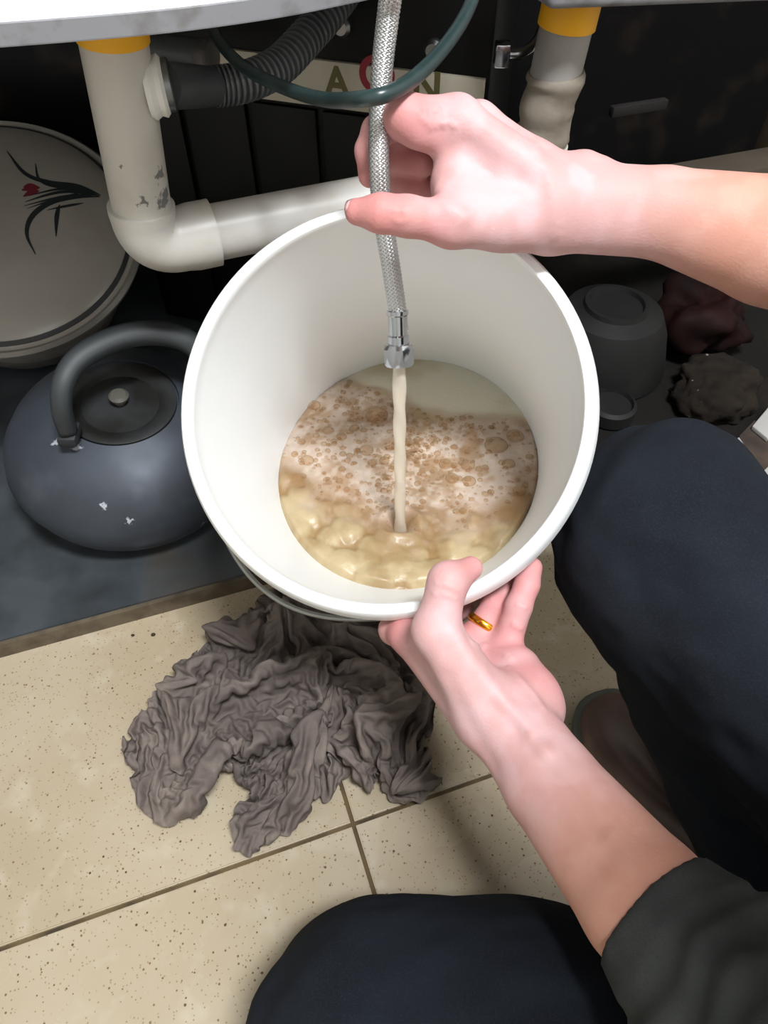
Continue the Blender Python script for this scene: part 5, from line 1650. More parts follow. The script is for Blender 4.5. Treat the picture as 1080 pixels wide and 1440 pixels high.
    7,0,7,5,0,-5,-2,16,12,5,-6,0,3,-1,0,-3,-8,-2,-6,6,7,-12,-11,-15,0,3,7,9,-2,-2,-5,4,-7,8,-1,11,-4,-3,-2,-2,3,0,7,7,-6,5,4,-13,-9,-4,12,7,-12,2,-13,11,5,13,
    10,-10,1,-4,0,0,-11,3,-4,19,0,2,-17,-5,1,6,-6,-2,-3,17,3,-9,-2,-20,-3,2,9,-5,3,8,28,10,-2,-24,-6,-5,22,-7,15,-13,8,-19,-5,-9,4,-5,-9,-9,0,0,-3,-6,2,12,1,4,
    -4,5,1,-7,-4,-7,18,-3,5,6,15,-8,-2,-4,3,4,-7,8,-5,-4,-1,-18,-1,2,19,5,-3,1,4,-12,-12,-5,1,5,7,3,5,3,7,10,2,-5,-8,-8,8,-2,-2,4,1,8,-20,-16,-19,12,-2,10,2,
    20,2,13,-8,4,-3,11,-1,1,-3,4,1,-2,2,-1,2,-7,-15,0,-11,4,-13,3,-5,5,1,15,-10,1,3,-1,-2,-4,1,2,-17,0,1,1,5,1,-1,7,2,8,6,2,10,-1,2,5,-5,-1,-1,2,-1,-6,3,-2,-5,
    1,-1,-3,-2,-4,-2,-3,-3,-2,-9,3,5,-8,5,8,-4,-4,-8,2,7,3,-4,-9,-8,14,3,-3,-4,0,6,15,1,6,3,1,3,0,11,9,-7,4,-2,-5,1,0,-2,-4,-5,13,4,1,-2,-3,0,2,-9,4,-3,-2,-7,
    6,-8,-3,-14,6,-7,-12,-6,10,9,-1,-1,8,2,-3,1,3,-5,-17,-5,8,11,6,1,10,7,-4,4,2,-13,-7,-9,15,3,-3,-4,-3,3,-1,3,-3,12,-6,15,-4,9,-11,-1,-2,-4,3,-9,1,3,-3,-5,
    -17,7,22,17,-4,-10,-5,-17,-6,1,11,-3,-10,6,2,-5,0,-3,2,-8,1,11,6,7,-3,12,6,-7,11,-17,3,-16,9,5,-9,-8,-14,10,0,4,11,3,7,1,-2,6,-1,0,9,-13,-5,-13,6,4,3,-11,
    11,-5,26,-10,1,-3,3,-13,-11,-2,13,9,9,-11,-8,-11,11,21,2,2,-33,-4,3,7,6,-15,-2,18,-3,1,-25,11,-2,21,-5,15,-7,20,-1,-5,-22,-1,-10,14,-7,15,8,10,-5,-13,8,-7,
    -6,-10,-2,6,-13,1,-5,6,4,17,-7,-4,-6,1,-1,-5,4,1,-3,2,6,-3,8,1,1,2,0,15,-2,0,2,0,2,0,0,-5,-10,6,1,-5,-2,-2,-5,-5,-1,1,-4,-1,-2,-6,1,2,-7,5,15,-3,0,-1,0,-6,
    -8,3,-1,-3,5,-1,3,9,2,6,6,3,3,0,3,0,-2,-1,-1,1,-2,-2,1,-1,-9,1,1,3,0,3,8,0,-7,-6,-6,5,4,4,-4,0,-15,14,5,14,-10,-8,2,7,-1,1,-10,6,-13,0,-10,-12,-3,9,12,5,
    -15,12,-7,12,-10,7,-9,-12,-6,10,9,4,2,10,2,-7,5,1,4,0,-6,2,-16,-1,-2,5,2,-8,3,-2,0,4,4,17,-12,8,2,-7,-2,-6,22,14,4,-13,-21,-12,6,-1,1,-1,11,6,-17,7,8,10,1,
    -4,2,-21,-10,2,26,2,8,-8,15,-18,-15,-1,-2,15,-8,15,-11,-2,-14,9,20,12,2,2,-1,-10,-5,1,2,6,-15,-1,-1,8,3,2,-1,5,-21,8,-11,6,-2,15,-12,-2,-4,13,9,0,-12,-22,
    -12,-4,8,9,10,-14,2,-11,20,-4,14,-26,-6,-1,5,-7,3,18,24,6,8,-13,-10,2,7,-6,-5,-3,25,-6,4,-12,13,-6,-16,-6,-3,6,-12,3,14,-11,-6,-7,7,5,10,-4,-2,-18,13,2,2,
    -2,10,1,11,-3,-1,0,-3,-1,-3,-2,18,-2,1,-9,5,0,-6,-3,-3,-6,-11,-1,0,1,0,5,-9,2,1,-2,-4,-2,6,1,4,-5,4,12,0,-3,-8,-2,-4,-6,6,-1,0,7,5,10,11,-1,-1,0,9,9,-5,3,
    2,-1,0,1,-1,-1,-2,0,1,1,0,-7,-4,3,1,1,-1,-9,-11,1,7,6,5,-8,-7,-15,0,-1,4,-1,-1,-2,0,6,4,1,0,2,1,-4,3,1,8,-12,5,-10,-11,-7,10,16,6,-10,12,-5,7,-15,-1,-7,-4,
    -1,8,6,7,-3,11,2,-12,-3,-7,11,-3,0,5,-13,7,-2,19,-7,1,-13,0,2,0,-1,-4,11,13,5,-26,-13,2,12,12,-2,-9,13,6,14,1,-2,0,-7,-7,-16,3,2,-3,0,9,22,-18,-11,-13,-4,
    -5,14,-8,-8,-11,-1,-1,2,8,-3,14,-8,3,1,-2,0,-13,1,20,7,2,-1,8,0,-10,3,0,-12,-14,-5,16,8,16,-19,-5,0,0,4,-10,5,2,3,-5,10,9,14,-26,1,-1,-6,-19,-1,2,11,-10,
    21,-9,16,-9,15,10,-7,-9,-13,20,9,7,2,-10,5,-11,6,0,10,-9,-6,3,-1,4,-18,-4,-12,1,7,-8,8,-8,12,-11,1,-4,1,5,3,-6,0,-11,20,0,-1,-5,13,5,11,4,5,-1,-8,-14,-16,
    -3,3,5,-2,7,-17,-3,-5,10,5,6,-12,1,-1,1,-9,-1,12,4,3,-9,1,10,1,-1,-7,-3,-4,-10,6,0,3,10,4,6,7,-1,0,1,7,12,-2,-9,-14,2,0,3,-1,2,4,0,2,4,0,0,2,0,4,2,0,-8,
    -12,0,4,4,2,-7,-6,-7,0,2,1,1,-4,-1,3,10,2,0,-7,-17,-2,0,1,0,-1,17,2,-5,3,-3,8,-18,4,-6,-4,-4,10,16,0,2,-1,3,2,3,-4,-5,-5,-2,1,-1,6,-11,9,1,-3,0,-3,6,-2,-1,
    -1,-5,2,11,-7,5,-18,10,7,23,-12,-4,3,2,16,-11,-6,0,-8,9,-21,11,-11,-8,-7,8,7,8,0,-1,-1,-1,-1,5,0,9,-8,21,12,7,-14,2,-4,12,-11,-4,-9,-1,-1,2,10,-5,-6,-4,18,
    16,8,-18,-9,-13,5,2,0,3,2,3,0,1,3,-6,-2,-5,19,0,-4,-4,1,14,-23,-6,-14,21,-17,2,10,8,-2,1,-5,16,-8,-8,-1,2,-1,-12,-9,27,-1,-7,-8,5,-1,-3,-4,17,-1,5,-10,18,
    -11,5,-14,0,3,0,4,-9,7,10,-2,6,-1,-2,-4,10,-2,-1,-10,-5,-3,-9,2,-5,9,10,-15,3,3,0,-11,-8,9,0,5,-2,4,-3,19,0,3,-25,1,-10,10,4,5,-7,-2,5,-3,-8,-4,14,7,0,-10,
    1,13,-2,-2,-10,-2,-2,-10,8,2,8,17,8,19,-3,-7,-4,2,4,5,-6,-4,-6,5,-2,1,0,-2,-4,2,-1,-3,0,1,4,-1,-3,-5,-1,-2,-2,-1,2,4,2,-3,-5,-8,-1,2,-8,-2,0,11,11,14,-7,
    -11,-15,-5,2,2,11,2,2,-11,0,5,4,3,2,-3,-3,-6,8,-1,-1,-5,4,9,3,2,-9,15,-5,-7,-23,0,6,3,-2,3,5,0,0,-1,6,6,-1,2,-9,15,-6,4,-16,6,-13,14,-7,10,-11,2,-9,-1,3,0,
    0,0,14,-5,-1,0,-4,7,-18,1,11,16,-6,-20,-9,24,-2,4,0,16,-8,-16,-21,14,8,10,-10,15,-10,-8,5,18,16,5,-12,-4,3,-2,-7,-1,-4,1,-3,1,-5,-6,13,-8,0,-15,9,2,1,5,4,
    0,5,-2,5,-18,0,2,0,-16,-7,4,2,10,-4,3,6,-1,7,-12,-5,-6,7,8,-2,-14,4,4,19,-4,-4,-19,6,18,4,17,-16,-5,-18,11,-1,1,0,12,-8,0,16,2,-21,-6,4,1,-11,-3,8,-5,0,1,
    7,-4,2,0,3,1,17,5,9,-5,-7,0,-20,-1,-12,5,3,-4,0,1,1,5,0,-3,-11,6,1,3,4,-6,2,1,1,-4,-13,14,6,-1,-9,2,15,-8,2,-9,3,-2,-9,10,-3,9,13,1,17,1,-5,-17,0,6,18,1,
    -4,-10,0,-3,-4,-4,8,17,-1,0,0,1,-5,-5,2,-5,-12,-1,1,-3,-4,0,-4,-7,6,10,-11,2,1,-1,-8,-2,4,13,7,-4,-15,-10,6,18,1,-5,-6,0,-3,-11,14,18,7,-8,-14,-6,0,22,5,
    -1,3,-6,6,-15,2,-16,-6,-2,10,12,-1,5,-2,0,-10,-8,1,8,5,0,-1,7,-2,0,-2,3,3,-13,0,-6,17,-2,10,-12,8,5,1,-2,-3,3,-3,0,1,-7,-12,3,3,3,-2,8,12,-10,-9,-15,1,6,
    10,-4,12,-5,18,-16,-5,-3,24,-14,-11,-24,19,11,1,-13,-8,-16,9,13,18,17,4,-14,-5,2,9,-9,1,-9,-3,-3,-1,6,-1,16,-18,-9,-15,14,12,6,-11,-8,2,1,-4,-1,-2,-2,6,2,
    -8,-2,10,27,-6,-6,-9,7,-6,-5,0,5,8,-10,-3,5,-2,6,1,16,-5,-25,0,-6,13,-7,3,-5,3,2,-1,3,-8,6,-8,1,-10,1,6,4,6,10,-15,-10,-4,4,-1,-6,10,12,-1,3,-10,5,-12,6,
    -5,9,-2,-1,4,1,4,-6,3,5,18,-16,1,-14,12,-7,1,-4,-1,-2,0,2,10,-1,-1,-14,0,2,-4,1,-9,8,5,0,-1,-10,24,12,4,7,-4,0,-22,-8,-3,19,9,1,-18,-8,-1,0,6,1,17,4,-1,-6,
    3,-3,-7,-6,2,-3,-7,-1,1,3,1,0,-5,6,10,-8,-1,-7,-1,-6,1,10,18,12,-7,-3,-4,-6,9,0,2,-17,-6,1,-2,0,0,2,4,-1,-6,7,15,3,-8,-12,-2,8,15,6,-7,11,-8,1,-20,1,2,1,6,
    -3,18,-6,5,-10,-2,-12,-11,-1,6,10,1,-6,2,9,0,11,-7,10,-19,-1,0,-1,-2,-9,1,2,-5,2,9,-6,8,-1,2,0,4,-4,0,-13,11,4,-2,8,-7,8,-11,-18,-4,1,6,10,12,-6,2,1,-2,8,
    -17,2,-12,1,10,12,-17,-11,-13,9,4,10,18,6,-5,-12,3,-5,5,-9,0,-11,6,1,1,-11,16,-8,-8,-9,0,12,1,1,-2,-2,4,-4,-6,4,14,10,-10,-11,5,3,3,4,1,-2,-18,9,8,25,-2,
    -8,-15,-9,2,5,0,0,-11,3,-1,21,10,-15,-10,-13,6,-1,0,1,-10,0,-3,11,11,-7,-6,-3,3,3,3,-2,-7,-3,0,2,-1,3,10,-3,13,-22,1,-3,16,-5,5,-7,12,15,-2,-11,-17,17,-1,
    9,-4,6,3,0,12,1,-8,-15,-5,2,3,2,0,0,2,0,1,2,-11,13,-3,8,-21,-10,2,2,0,-3,19,10,6,-21,-10,-7,22,9,-1,1,1,0,-18,-3,3,-5,-15,-8,4,7,0,1,2,8,6,-14,-1,0,0,0,3,
    0,-7,-5,11,3,-3,-7,0,1,-1,6,9,-4,-9,3,14,3,1,0,5,0,-12,3,-15,-1,-1,0,-1,-6,22,15,1,-10,-14,-1,7,10,0,-2,13,-1,-11,-20,-1,12,8,1,-1,9,0,1,0,-4,-4,-9,5,-11,
    11,0,-3,-2,13,-2,3,-3,-2,0,4,2,3,-7,-1,-3,-3,1,-4,15,1,2,-17,16,-2,7,-18,0,7,3,4,-20,10,0,-6,-2,-11,15,1,21,-11,-8,-11,18,7,-22,7,13,11,-17,-8,-1,8,-19,-4,
    -11,7,-4,0,6,4,6,-4,5,3,-6,-8,-4,0,1,3,-1,-8,7,3,-10,-7,-4,11,3,-2,6,5,1,-5,-8,2,-10,0,-1,14,-11,12,6,17,-13,-9,2,6,-18,-4,6,6,-3,-8,12,12,5,-9,-11,-7,14,
    10,10,-19,-12,-12,12,12,1,6,-18,5,-9,8,6,-5,4,1,-2,1,2,-2,4,11,4,-18,-16,-3,10,-3,-1,-9,12,25,-1,-27,-7,9,15,10,-1,17,-2,2,-2,0,2,-14,3,10,17,-11,-10,-6,
    10,1,7,-5,-1,4,-4,7,-14,8,-16,5,-2,-3,-13,-7,12,-5,-7,-12,19,9,10,-22,-8,-11,5,3,6,3,-9,4,-3,2,-6,1,0,3,2,-4,-1,-2,1,6,13,-5,-11,-14,13,6,4,-10,10,14,0,
    -12,-11,1,-1,-3,1,6,-5,1,-8,15,5,-2,-1,4,6,8,6,0,-5,-16,-1,-3,0,-3,6,10,-3,-5,-3,13,1,-10,-5,8,16,-6,-12,-12,11,-6,-5,-2,3,0,-3,3,-1,-2,-1,2,-2,-1,0,-3,-9,
    10,12,-4,8,-6,3,-5,13,0,12,2,4,-1,-18,2,-2,15,-9,-5,7,6,-2,-19,2,9,15,-7,-4,4,7,-16,-16,-13,11,15,12,7,-24,-3,-1,-13,-3,-2,6,9,13,-6,-6,-16,13,-16,2,-11,6,
    1,6,5,15,-6,-3,-15,4,3,13,1,0,1,0,-6,-6,4,4,-20,-1,-7,16,-3,6,-13,5,-7,11,-4,5,-11,8,-2,-2,0,-1,0,0,0,11,5,0,-4,-20,16,12,5,-15,0,9,2,-14,-2,2,-1,-3,-2,1,
    3,-4,10,1,-2,-4,-13,6,-1,1,8,-6,13,9,-2,-2,-10,-3,12,7,3,4,2,7,-13,-13,-10,9,13,-1,-4,-16,13,-3,4,10,1,-6,-4,1,15,7,-20,5,-6,15,6,0,0,-10,8,0,4,-2,-5,-2,2,
    2,-4,1,6,3,-3,-18,-15,-10,16,-4,-4,-14,6,9,15,0,-15,-12,-8,10,-3,13,-10,12,-4,-3,2,7,-2,0,10,5,-15,-16,4,10,8,-10,4,7,4,-12,-13,-1,14,11,-1,-16,-10,10,4,0,
    -10,1,10,1,-2,5,17,-5,-8,-7,1,2,2,16,-18,-8,-1,0,0,-5,18,-4,-12,-1,12,16,-9,-13,2,-1,-1,-13,13,8,4,-4,-6,11,-3,-2,-5,0,-1,2,3,1,-7,2,0,-8,-4,-1,3,-14,20,0,
    -1,-3,1,-3,1,20,4,3,2,3,5,-16,-2,2,3,-4,-7,5,2,4,-16,8,6,7,4,-33,-7,-5,19,20,-5,8,-3,-13,-8,-6,17,-5,-4,4,21,-1,-5,-2,10,-15,-12,-7,5,5,3,0,9,0,-3,-8,-2,3,
    -9,3,4,-1,3,-8,10,3,-1,-7,4,-3,5,-8,15,-11,5,-8,-4,-10,0,21,3,17,-10,-2,-13,-4,-4,-1,3,14,-6,-1,-2,-3,6,-7,10,-10,1,-9,7,16,10,-8,-9,-10,14,5,-2,3,-3,-2,
    -1,-2,3,3,-7,2,-6,-1,2,-3,0,0,3,2,8,-12,18,2,2,-5,0,-1,0,-4,-2,1,-8,5,1,6,16,-22,8,-1,13,6,9,4,7,-11,0,-1,-5,-1,-8,13,-3,-2,2,14,-1,-5,-24,-4,-4,2,-3,0,-3,
    -7,-12,13,5,-7,-6,-10,8,11,24,-7,-15,-19,9,8,11,-12,-2,9,6,0,-8,-4,0,0,0,2,9,4,-7,-10,-3,-2,-1,2,-4,-7,5,11,1,-8,-12,17,15,5,-21,-2,-3,15,-5,14,-7,-9,4,-2,
    0,-18,15,7,11,-5,-7,10,-16,7,-9,15,-5,-13,2,8,1,1,3,12,-13,-13,13,5,10,1,0,0,-7,7,-7,-12,-4,-2,9,0,-1,8,5,8,-7,1,-8,-15,-6,2,-3,-9,4,-1,12,4,1,-7,1,8,16,0,
    -3,-7,2,2,4,0,18,-18,14,-10,-2,4,-6,7,-30,-8,-6,7,-5,6,-12,0,-19,4,8,3,-2,-13,4,6,-3,7,12,1,-8,-7,0,1,-6,2,2,-3,4,-5,4,1,-2,1,3,4,-7,5,4,-3,2,-7,2,5,-1,6,
    -24,10,-2,12,3,-7,1,-8,2,-10,-1,10,16,-6,-3,-15,1,0,6,13,-8,6,-14,11,-6,1,9,-4,3,-15,-1,0,0,10,-4,12,3,1,-2,-10,-1,-2,8,4,10,-10,-2,-2,-3,2,-10,5,-2,4,4,1,
    -10,9,1,-4,-4,19,-2,3,-6,-4,3,-2,5,7,-6,11,-3,-2,6,-10,12,8,3,3,0,-16,-11,1,1,-3,-1,5,3,3,3,-3,1,11,14,-6,-12,-8,2,-5,-13,-18,3,19,-10,-4,1,8,8,1,-3,-1,6,
    7,0,-13,-12,-11,-9,10,13,18,-5,-4,-14,-3,-8,-2,9,11,10,-8,-11,-5,4,-1,4,16,8,-17,-20,-4,19,3,14,-19,0,-18,16,12,4,5,-7,13,-11,-9,-16,9,5,15,-1,-7,6,-13,5,
    0,1,4,-6,3,-6,11,7,9,-13,-5,-10,9,3,5,1,0,1,-6,2,-4,2,0,1,-18,-1,3,1,2,-2,5,-1,-4,8,10,6,-7,-27,-1,-6,29,2,-1,-19,5,20,-5,11,-13,-6,-6,-5,10,-14,-4,-3,16,
    2,-4,0,10,8,-19,-14,1,-4,18,-8,-6,-7,-4,4,4,-2,4,-14,9,-1,-3,-1,4,7,0,10,4,0,2,1,-1,1,1,-4,-3,3,-6,0,3,0,-11,9,6,-16,-17,2,5,15,3,5,-12,0,-7,1,-2,4,6,-3,0,
    -14,9,0,15,-7,-5,-3,-5,8,-14,4,12,7,-1,-11,-4,3,-4,8,2,-7,-9,-5,15,12,-4,6,10,5,-1,-20,-2,-11,12,3,20,-1,0,2,-13,-2,-4,2,1,-1,-3,-3,-6,4,-2,-2,4,4,-2,0,-4,
    1,11,0,1,-5,5,8,-13,3,0,-2,-3,-1,6,0,-20,4,9,-5,-10,-1,2,0,3,2,-3,-2,2,-3,0,5,6,10,-3,1,1,1,3,-22,-7,5,25,5,-2,-14,-9,-10,-6,16,13,12,-13,-8,-16,14,-2,7,
    -9,5,0,-3,-4,-6,12,2,5,16,0,-2,-18,7,12,-10,5,-20,4,-16,14,2,2,-1,1,-2,-4,13,3,8,-16,21,-8,-2,-22,2,5,15,0,-2,-9,12,-4,13,-7,4,-6,-6,-5,11,3,9,-17,0,-10,
    16,-6,8,2,1,2,-21,8,-8,5,-3,0,11,6,7,4,2,3,-27,-2,-8,11,13,4,-11,-24,-1,9,0,20,-8,4,-14,0,10,1,7,-6,14,6,10,-22,-9,-2,-9,1,1,23,5,-16,-2,-19,18,12,3,3,-1,
    -1,-9,-13,-1,3,-5,-11,-3,6,11,-5,3,5,-2,-4,2,4,-8,-1,-5,2,-1,7,-2,-3,3,5,-9,-1,10,11,0,-12,-4,-1,14,12,-11,-8,-1,4,-8,-12,14,9,15,-15,-5,6,5,-4,-22,0,7,9,
    -5,-1,0,2,-3,0,0,1,-5,2,7,3,-1,-7,1,-1,2,-5,8,4,13,-10,9,-7,7,-20,-6,-7,14,13,9,13,-1,0,-1,5,3,1,-3,-15,-9,-4,5,4,-6,7,3,-2,0,-3,-5,0,-10,11,-9,8,0,5,4,-3,
    2,-1,-3,-5,-15,-4,2,10,23,-1,6,-19,5,-2,3,14,-18,2,1,4,-2,-14,-10,1,14,7,-1,-20,-2,-4,0,11,8,0,-13,-6,1,20,1,4,-18,1,-9,12,-1,22,7,-3,-4,-3,0,-7,-15,-2,-1,
    1,4,-5,3,4,-2,-7,2,-3,5,-4,15,-6,-6,8,10,1,-11,13,-2,4,-18,18,-3,-7,-19,7,8,22,-15,-2,9,11,5,-2,1,3,-5,-5,-10,2,-3,-2,-22,12,3,16,0,-1,12,-9,10,-8,4,-9,
    -15,-8,-4,9,15,3,3,-1,-2,-21,-13,2,16,-3,26,-11,12,-24,1,4,-1,5,-13,21,-6,19,-19,-3,-4,4,16,6,11,-10,-3,-19,-11,-7,2,0,-3,-4,1,-3,-4,-9,16,4,26,-16,-3,12,
    13,-2,-20,-3,-8,-3,8,3,0,1,1,1,8,3,-2,0,8,-4,-2,3,-5,-3,-3,5,-1,8,-1,2,-14,1,-3,0,-6,-14,1,18,-5,-8,2,9,2,-20,0,11,6,-7,-3,6,0,-6,-6,15,-1,3,-19,8,-5,4,2,
    4,11,-12,-7,-7,11,13,-8,-2,-9,13,-9,3,-9,3,10,6,-5,-3,-7,3,-7,-1,6,-4,0,8,2,18,10,0,-10,3,-2,6,-6,-4,3,-8,11,-5,12,4,-14,-16,-3,1,8,11,3,2,-21,4,-1,11,3,
    -24,-17,-4,12,32,-4,10,-6,-8,2,-13,-2,-2,-7,22,5,3,-12,-14,1,0,-1,7,5,-9,-11,8,17,2,-6,-7,0,-5,2,2,17,7,-1,-16,0,-2,0,-9,14,16,-13,-4,3,-1,-5,3,23,0,-4,
    -15,4,-14,-8,13,-1,10,-14,8,-5,-7,-3,4,-1,-5,17,-1,0,-5,16,-8,-8,7,11,-11,-19,-4,6,2,2,-2,9,9,-4,-1,-1,3,5,-11,-1,-20,3,5,16,8,-6,5,-3,-1,-6,2,-3,-13,0,13,
    5,-5,17,-5,9,-6,-1,1,0,4,-16,4,0,0,2,5,17,-26,-7,-11,6,12,-6,22,-10,-4,-5,-5,11,-4,10,-10,6,-9,-1,-14,-9,-1,-1,18,2,4,-15,-3,1,12,5,-7,-3,3,-3,-7,-8,9,-2,
    -1,9,-2,2,-5,-3,4,-6,-1,5,-1,0,14,10,4,-16,-10,9,-8,-2,-12,7,2,0,-2,12,1,-2,-10,-1,-2,1,2,1,3,4,-2,-2,-2,17,-11,10,-15,2,-14,4,19,7,-6,-6,-2,0,-2,5,20,-12,
    -11,-16,6,16,-2,19,-10,0,-4,-2,1,-7,-2,1,4,1,4,7,0,2,2,1,-5,1,-2,7,-2,-5,4,-8,6,-4,7,4,-9,-3,4,4,3,-6,-2,-21,0,1,20,11,-4,2,-16,5,-6,11,11,-23,-17,-9,15,
    21,-2,14,7,6,1,-4,-15,-10,-15,5,-9,-1,-1,4,-4,6,11,13,-3,-20,-13,-3,12,4,1,8,-3,7,-3,6,-6,-16,7,14,-8,-13,-13,21,2,2,0,-4,0,2,6,1,8,-8,16,-18,6,-25,-6,3,0,
    3,18,13,-4,-4,-1,0,-5,0,-3,-8,1,4,-3,1,1,3,-4,-5,6,5,0,-14,-2,16,4,7,-10,11,-1,-4,-2,5,5,-12,-6,0,5,0,-2,4,9,16,-10,-8,-6,2,-2,-8,13,5,18,-12,-6,-11,-4,1,
    -2,15,9,6,-7,-3,2,4,-9,9,-11,1,-20,1,2,3,15,7,9,-6,-8,-14,23,1,12,-4,19,3,-5,-19,-9,-3,-1,1,1,12,-7,8,7,9,-12,-9,-10,-3,8,3,-4,-2,0,-1,7,4,1,1,8,-2,-8,-10,
    2,4,17,-6,-17,-9,14,-11,9,-8,7,-16,-7,2,12,3,-5,-8,0,0,-2,9,9,-6,-2,-11,14,-6,6,-9,3,-2,-2,4,1,-1,-8,14,-2,1,-17,10,10,4,15,-12,0,-18,9,1,20,-1,-1,-4,-5,
    17,1,6,6,-1,-9,-9,-1,-3,0,-2,2,5,-9,6,-14,15,4,-10,-9,-3,1,4,-2,-1,-4,-5,2,-1,1,2,1,-2,3,0,19,-4,12,-17,1,-8,8,9,-27,-9,-2,9,5,-8,14,1,-1,3,2,1,-2,0,9,7,
    -2,-9,-18,-6,10,19,9,-2,-30,-3,16,10,-1,-21,-13,7,14,2,-13,-16,20,5,7,-18,-4,10,23,4,-1,5,-2,2,-13,12,-20,10,-20,18,-14,21,-19,-10,-19,5,15,3,7,-12,-7,-1,
    9,4,-5,-7,-1,-1,21,5,-2,-19,-5,13,14,2,-4,-5,12,-6,12,-10,17,-10,7,-5,-15,-7,0,10,1,1,-2,2,2,4,2,-7,-8,-1,11,11,-4,-2,1,6,0,-13,4,2,19,-13,-12,-15,2,4,5,
    16,5,-4,-10,2,1,1,-1,1,-1,1,5,-13,5,5,-4,-11,-5,26,-8,-10,-15,8,1,19,15,0,-8,-24,3,-4,18,-7,12,8,6,-7,-16,-4,-8,17,0,1,-8,-3,-3,-10,1,5,-11,12,-11,15,-15,
    7,9,3,-6,-13,6,3,-5,13,-8,8,4,-1,2,-1,16,-11,-14,-10,3,12,1,-1,-13,-2,2,-2,8,0,-5,-13,4,10,9,-6,-2,-3,1,7,1,6,-15,7,-9,21,-1,1,-20,-7,12,26,10,-18,-14,-15,
    13,0,6,19,5,1,-4,1,-1,-12,7,4,-13,-16,-2,4,11,2,-2,-1,-2,-1,-2,-4,16,3,-3,-9,-18,13,-9,16,-3,2,-3,8,1,2,-18,5,-4,9,9,-17,-12,-5,11,21,-8,13,-15,9,6,-2,-7,
    -17,4,-1,14,10,-4,-9,-12,11,-7,4,-8,-2,1,10,-5,-9,-8,13,12,11,-15,-7,-12,12,12,-5,-8,-12,18,-3,3,-2,3,-3,9,8,3,-8,18,-7,8,-13,5,-13,-14,-2,0,18,6,3,6,10,
    10,2,-21,-8,-16,11,5,14,-7,-19,-8,9,20,8,-9,-4,-4,-1,-5,-2,3,-1,3,4,13,-20,-7,-2,6,-1,-3,1,0,1,2,7,5,3,-4,-5,-4,-2,0,8,0,-4,-13,5,9,1,-5,-19,3,1,23,11,24,
    1,0,-16,-7,3,-10,-5,-13,-11,-10,0,8,5,-13,-14,0,12,27,3,-14,-18,-7,8,8,8,-8,0,-12,11,1,13,-9,-12,-2,5,10,-12,4,-2,4,-5,0,-1,-4,-12,8,10,7,-13,-1,4,3,13,-9,
    9,-12,2,1,3,4,-7,-2,2,3,-8,-10,8,15,8,-12,-11,1,1,-4,4,-2,2,-8,5,7,6,-5,-7,3,-2,3,6,4,-3,-9,4,21,-10,0,-19,4,-5,11,0,2,-2,1,1,6,13,-4,-3,-12,4,2,-2,2,0,2,
    -4,0,1,2,1,-2,2,0,2,-6,-11,-6,7,-6,5,-2,-1,-2,0,8,2,15,-10,1,-1,0,-4,-10,21,15,-5,5,-16,-2,-10,8,2,-20,-13,6,19,21,-10,1,2,2,4,-15,-2,-16,-3,2,8,21,4,13,
    -21,1,-15,4,-6,2,5,-4,-5,-6,17,19,5,5,-1,-5,-14,-10,-1,-3,-14,4,18,19,0,-1,5,0,-4,-25,-6,2,20,11,5,5,-2,-4,0,12,8,-15,-15,-6,10,6,0,5,0,-1,-2,-9,2,-15,-7,
    -7,0,0,-1,7,5,-6,4,3,16,-9,-4,-6,3,1,3,-7,3,-10,-12,5,17,16,-10,-10,-3,6,-6,-7,-6,7,10,2,-1,-5,5,3,17,-4,2,-2,-2,-14,-18,2,16,8,10,-2,-7,9,-11,21,-8,-12,
    -3,0,2,6,-3,3,-1,-2,-1,-3,20,2,-13,-10,-8,13,-4,8,-13,-4,-8,19,4,5,-15,1,1,-2,-2,-4,18,-2,6,-8,9,-4,-6,-1,0,19,-1,-3,-5,-7,7,0,-4,-2,-8,11,0,-11,-7,1,18,
    13,1,-17,-7,-5,4,-4,6,-2,-1,-3,2,16,1,-4,-12,-1,3,-1,-4,4,-7,6,8,1,-1,-2,14,4,14,-10,-3,-5,11,-6,-5,-11,23,4,-2,-22,-6,16,-3,-8,-3,-1,3,-12,7,9,2,3,6,3,
    -10,-17,0,2,-2,-10,12,6,9,-12,1,5,19,-16,-8,-17,12,-5,7,-2,12,3,-10,-9,-6,20,15,0,10,-16,4,-9,6,-5,-19,-4,-6,15,-2,15,-6,15,3,19,-11,-6,-26,-2,-4,15,15,-7,
    1,-19,13,2,6,10,1,-2,-18,-2,-1,-2,-7,1,8,-10,13,-12,15,-16,11,-8,-3,1,0,24,16,12,3,-7,-2,-25,0,1,16,10,-10,-11,-12,17,-3,1,-9,13,5,6,-11,-3,-2,1,4,-4,3,
    -16,-16,-6,10,10,6,7,-5,-4,-20,14,6,-3,4,-6,14,0,-1,5,-19,1,-11,-6,1,-2,-2,-2,16,14,5,-7,-8,-2,1,0,-1,5,2,19,2,6,-23,-6,3,1,0,3,8,-3,8,4,9,-6,-6,-12,4,0,0,
    -3,4,-1,6,-1,17,11,-8,-11,-14,7,6,-18,6,-11,7,-10,0,4,13,2,8,-4,8,12,-11,-7,-21,7,-4,10,-2,7,4,4,-7,-17,-7,8,17,18,-5,-1,-17,0,1,-6,0,-13,12,2,-10,-11,0,
    17,5,12,-19,2,-13,4,1,-6,12,-10,12,3,13,-3,-18,-1,-8,14,-8,4,0,10,-3,-10,-13,8,13,5,0,7,-1,3,0,0,-2,0,6,15,2,-7,-19,-6,3,-4,-5,12,1,-9,-10,-2,9,1,0,2,-4,3,
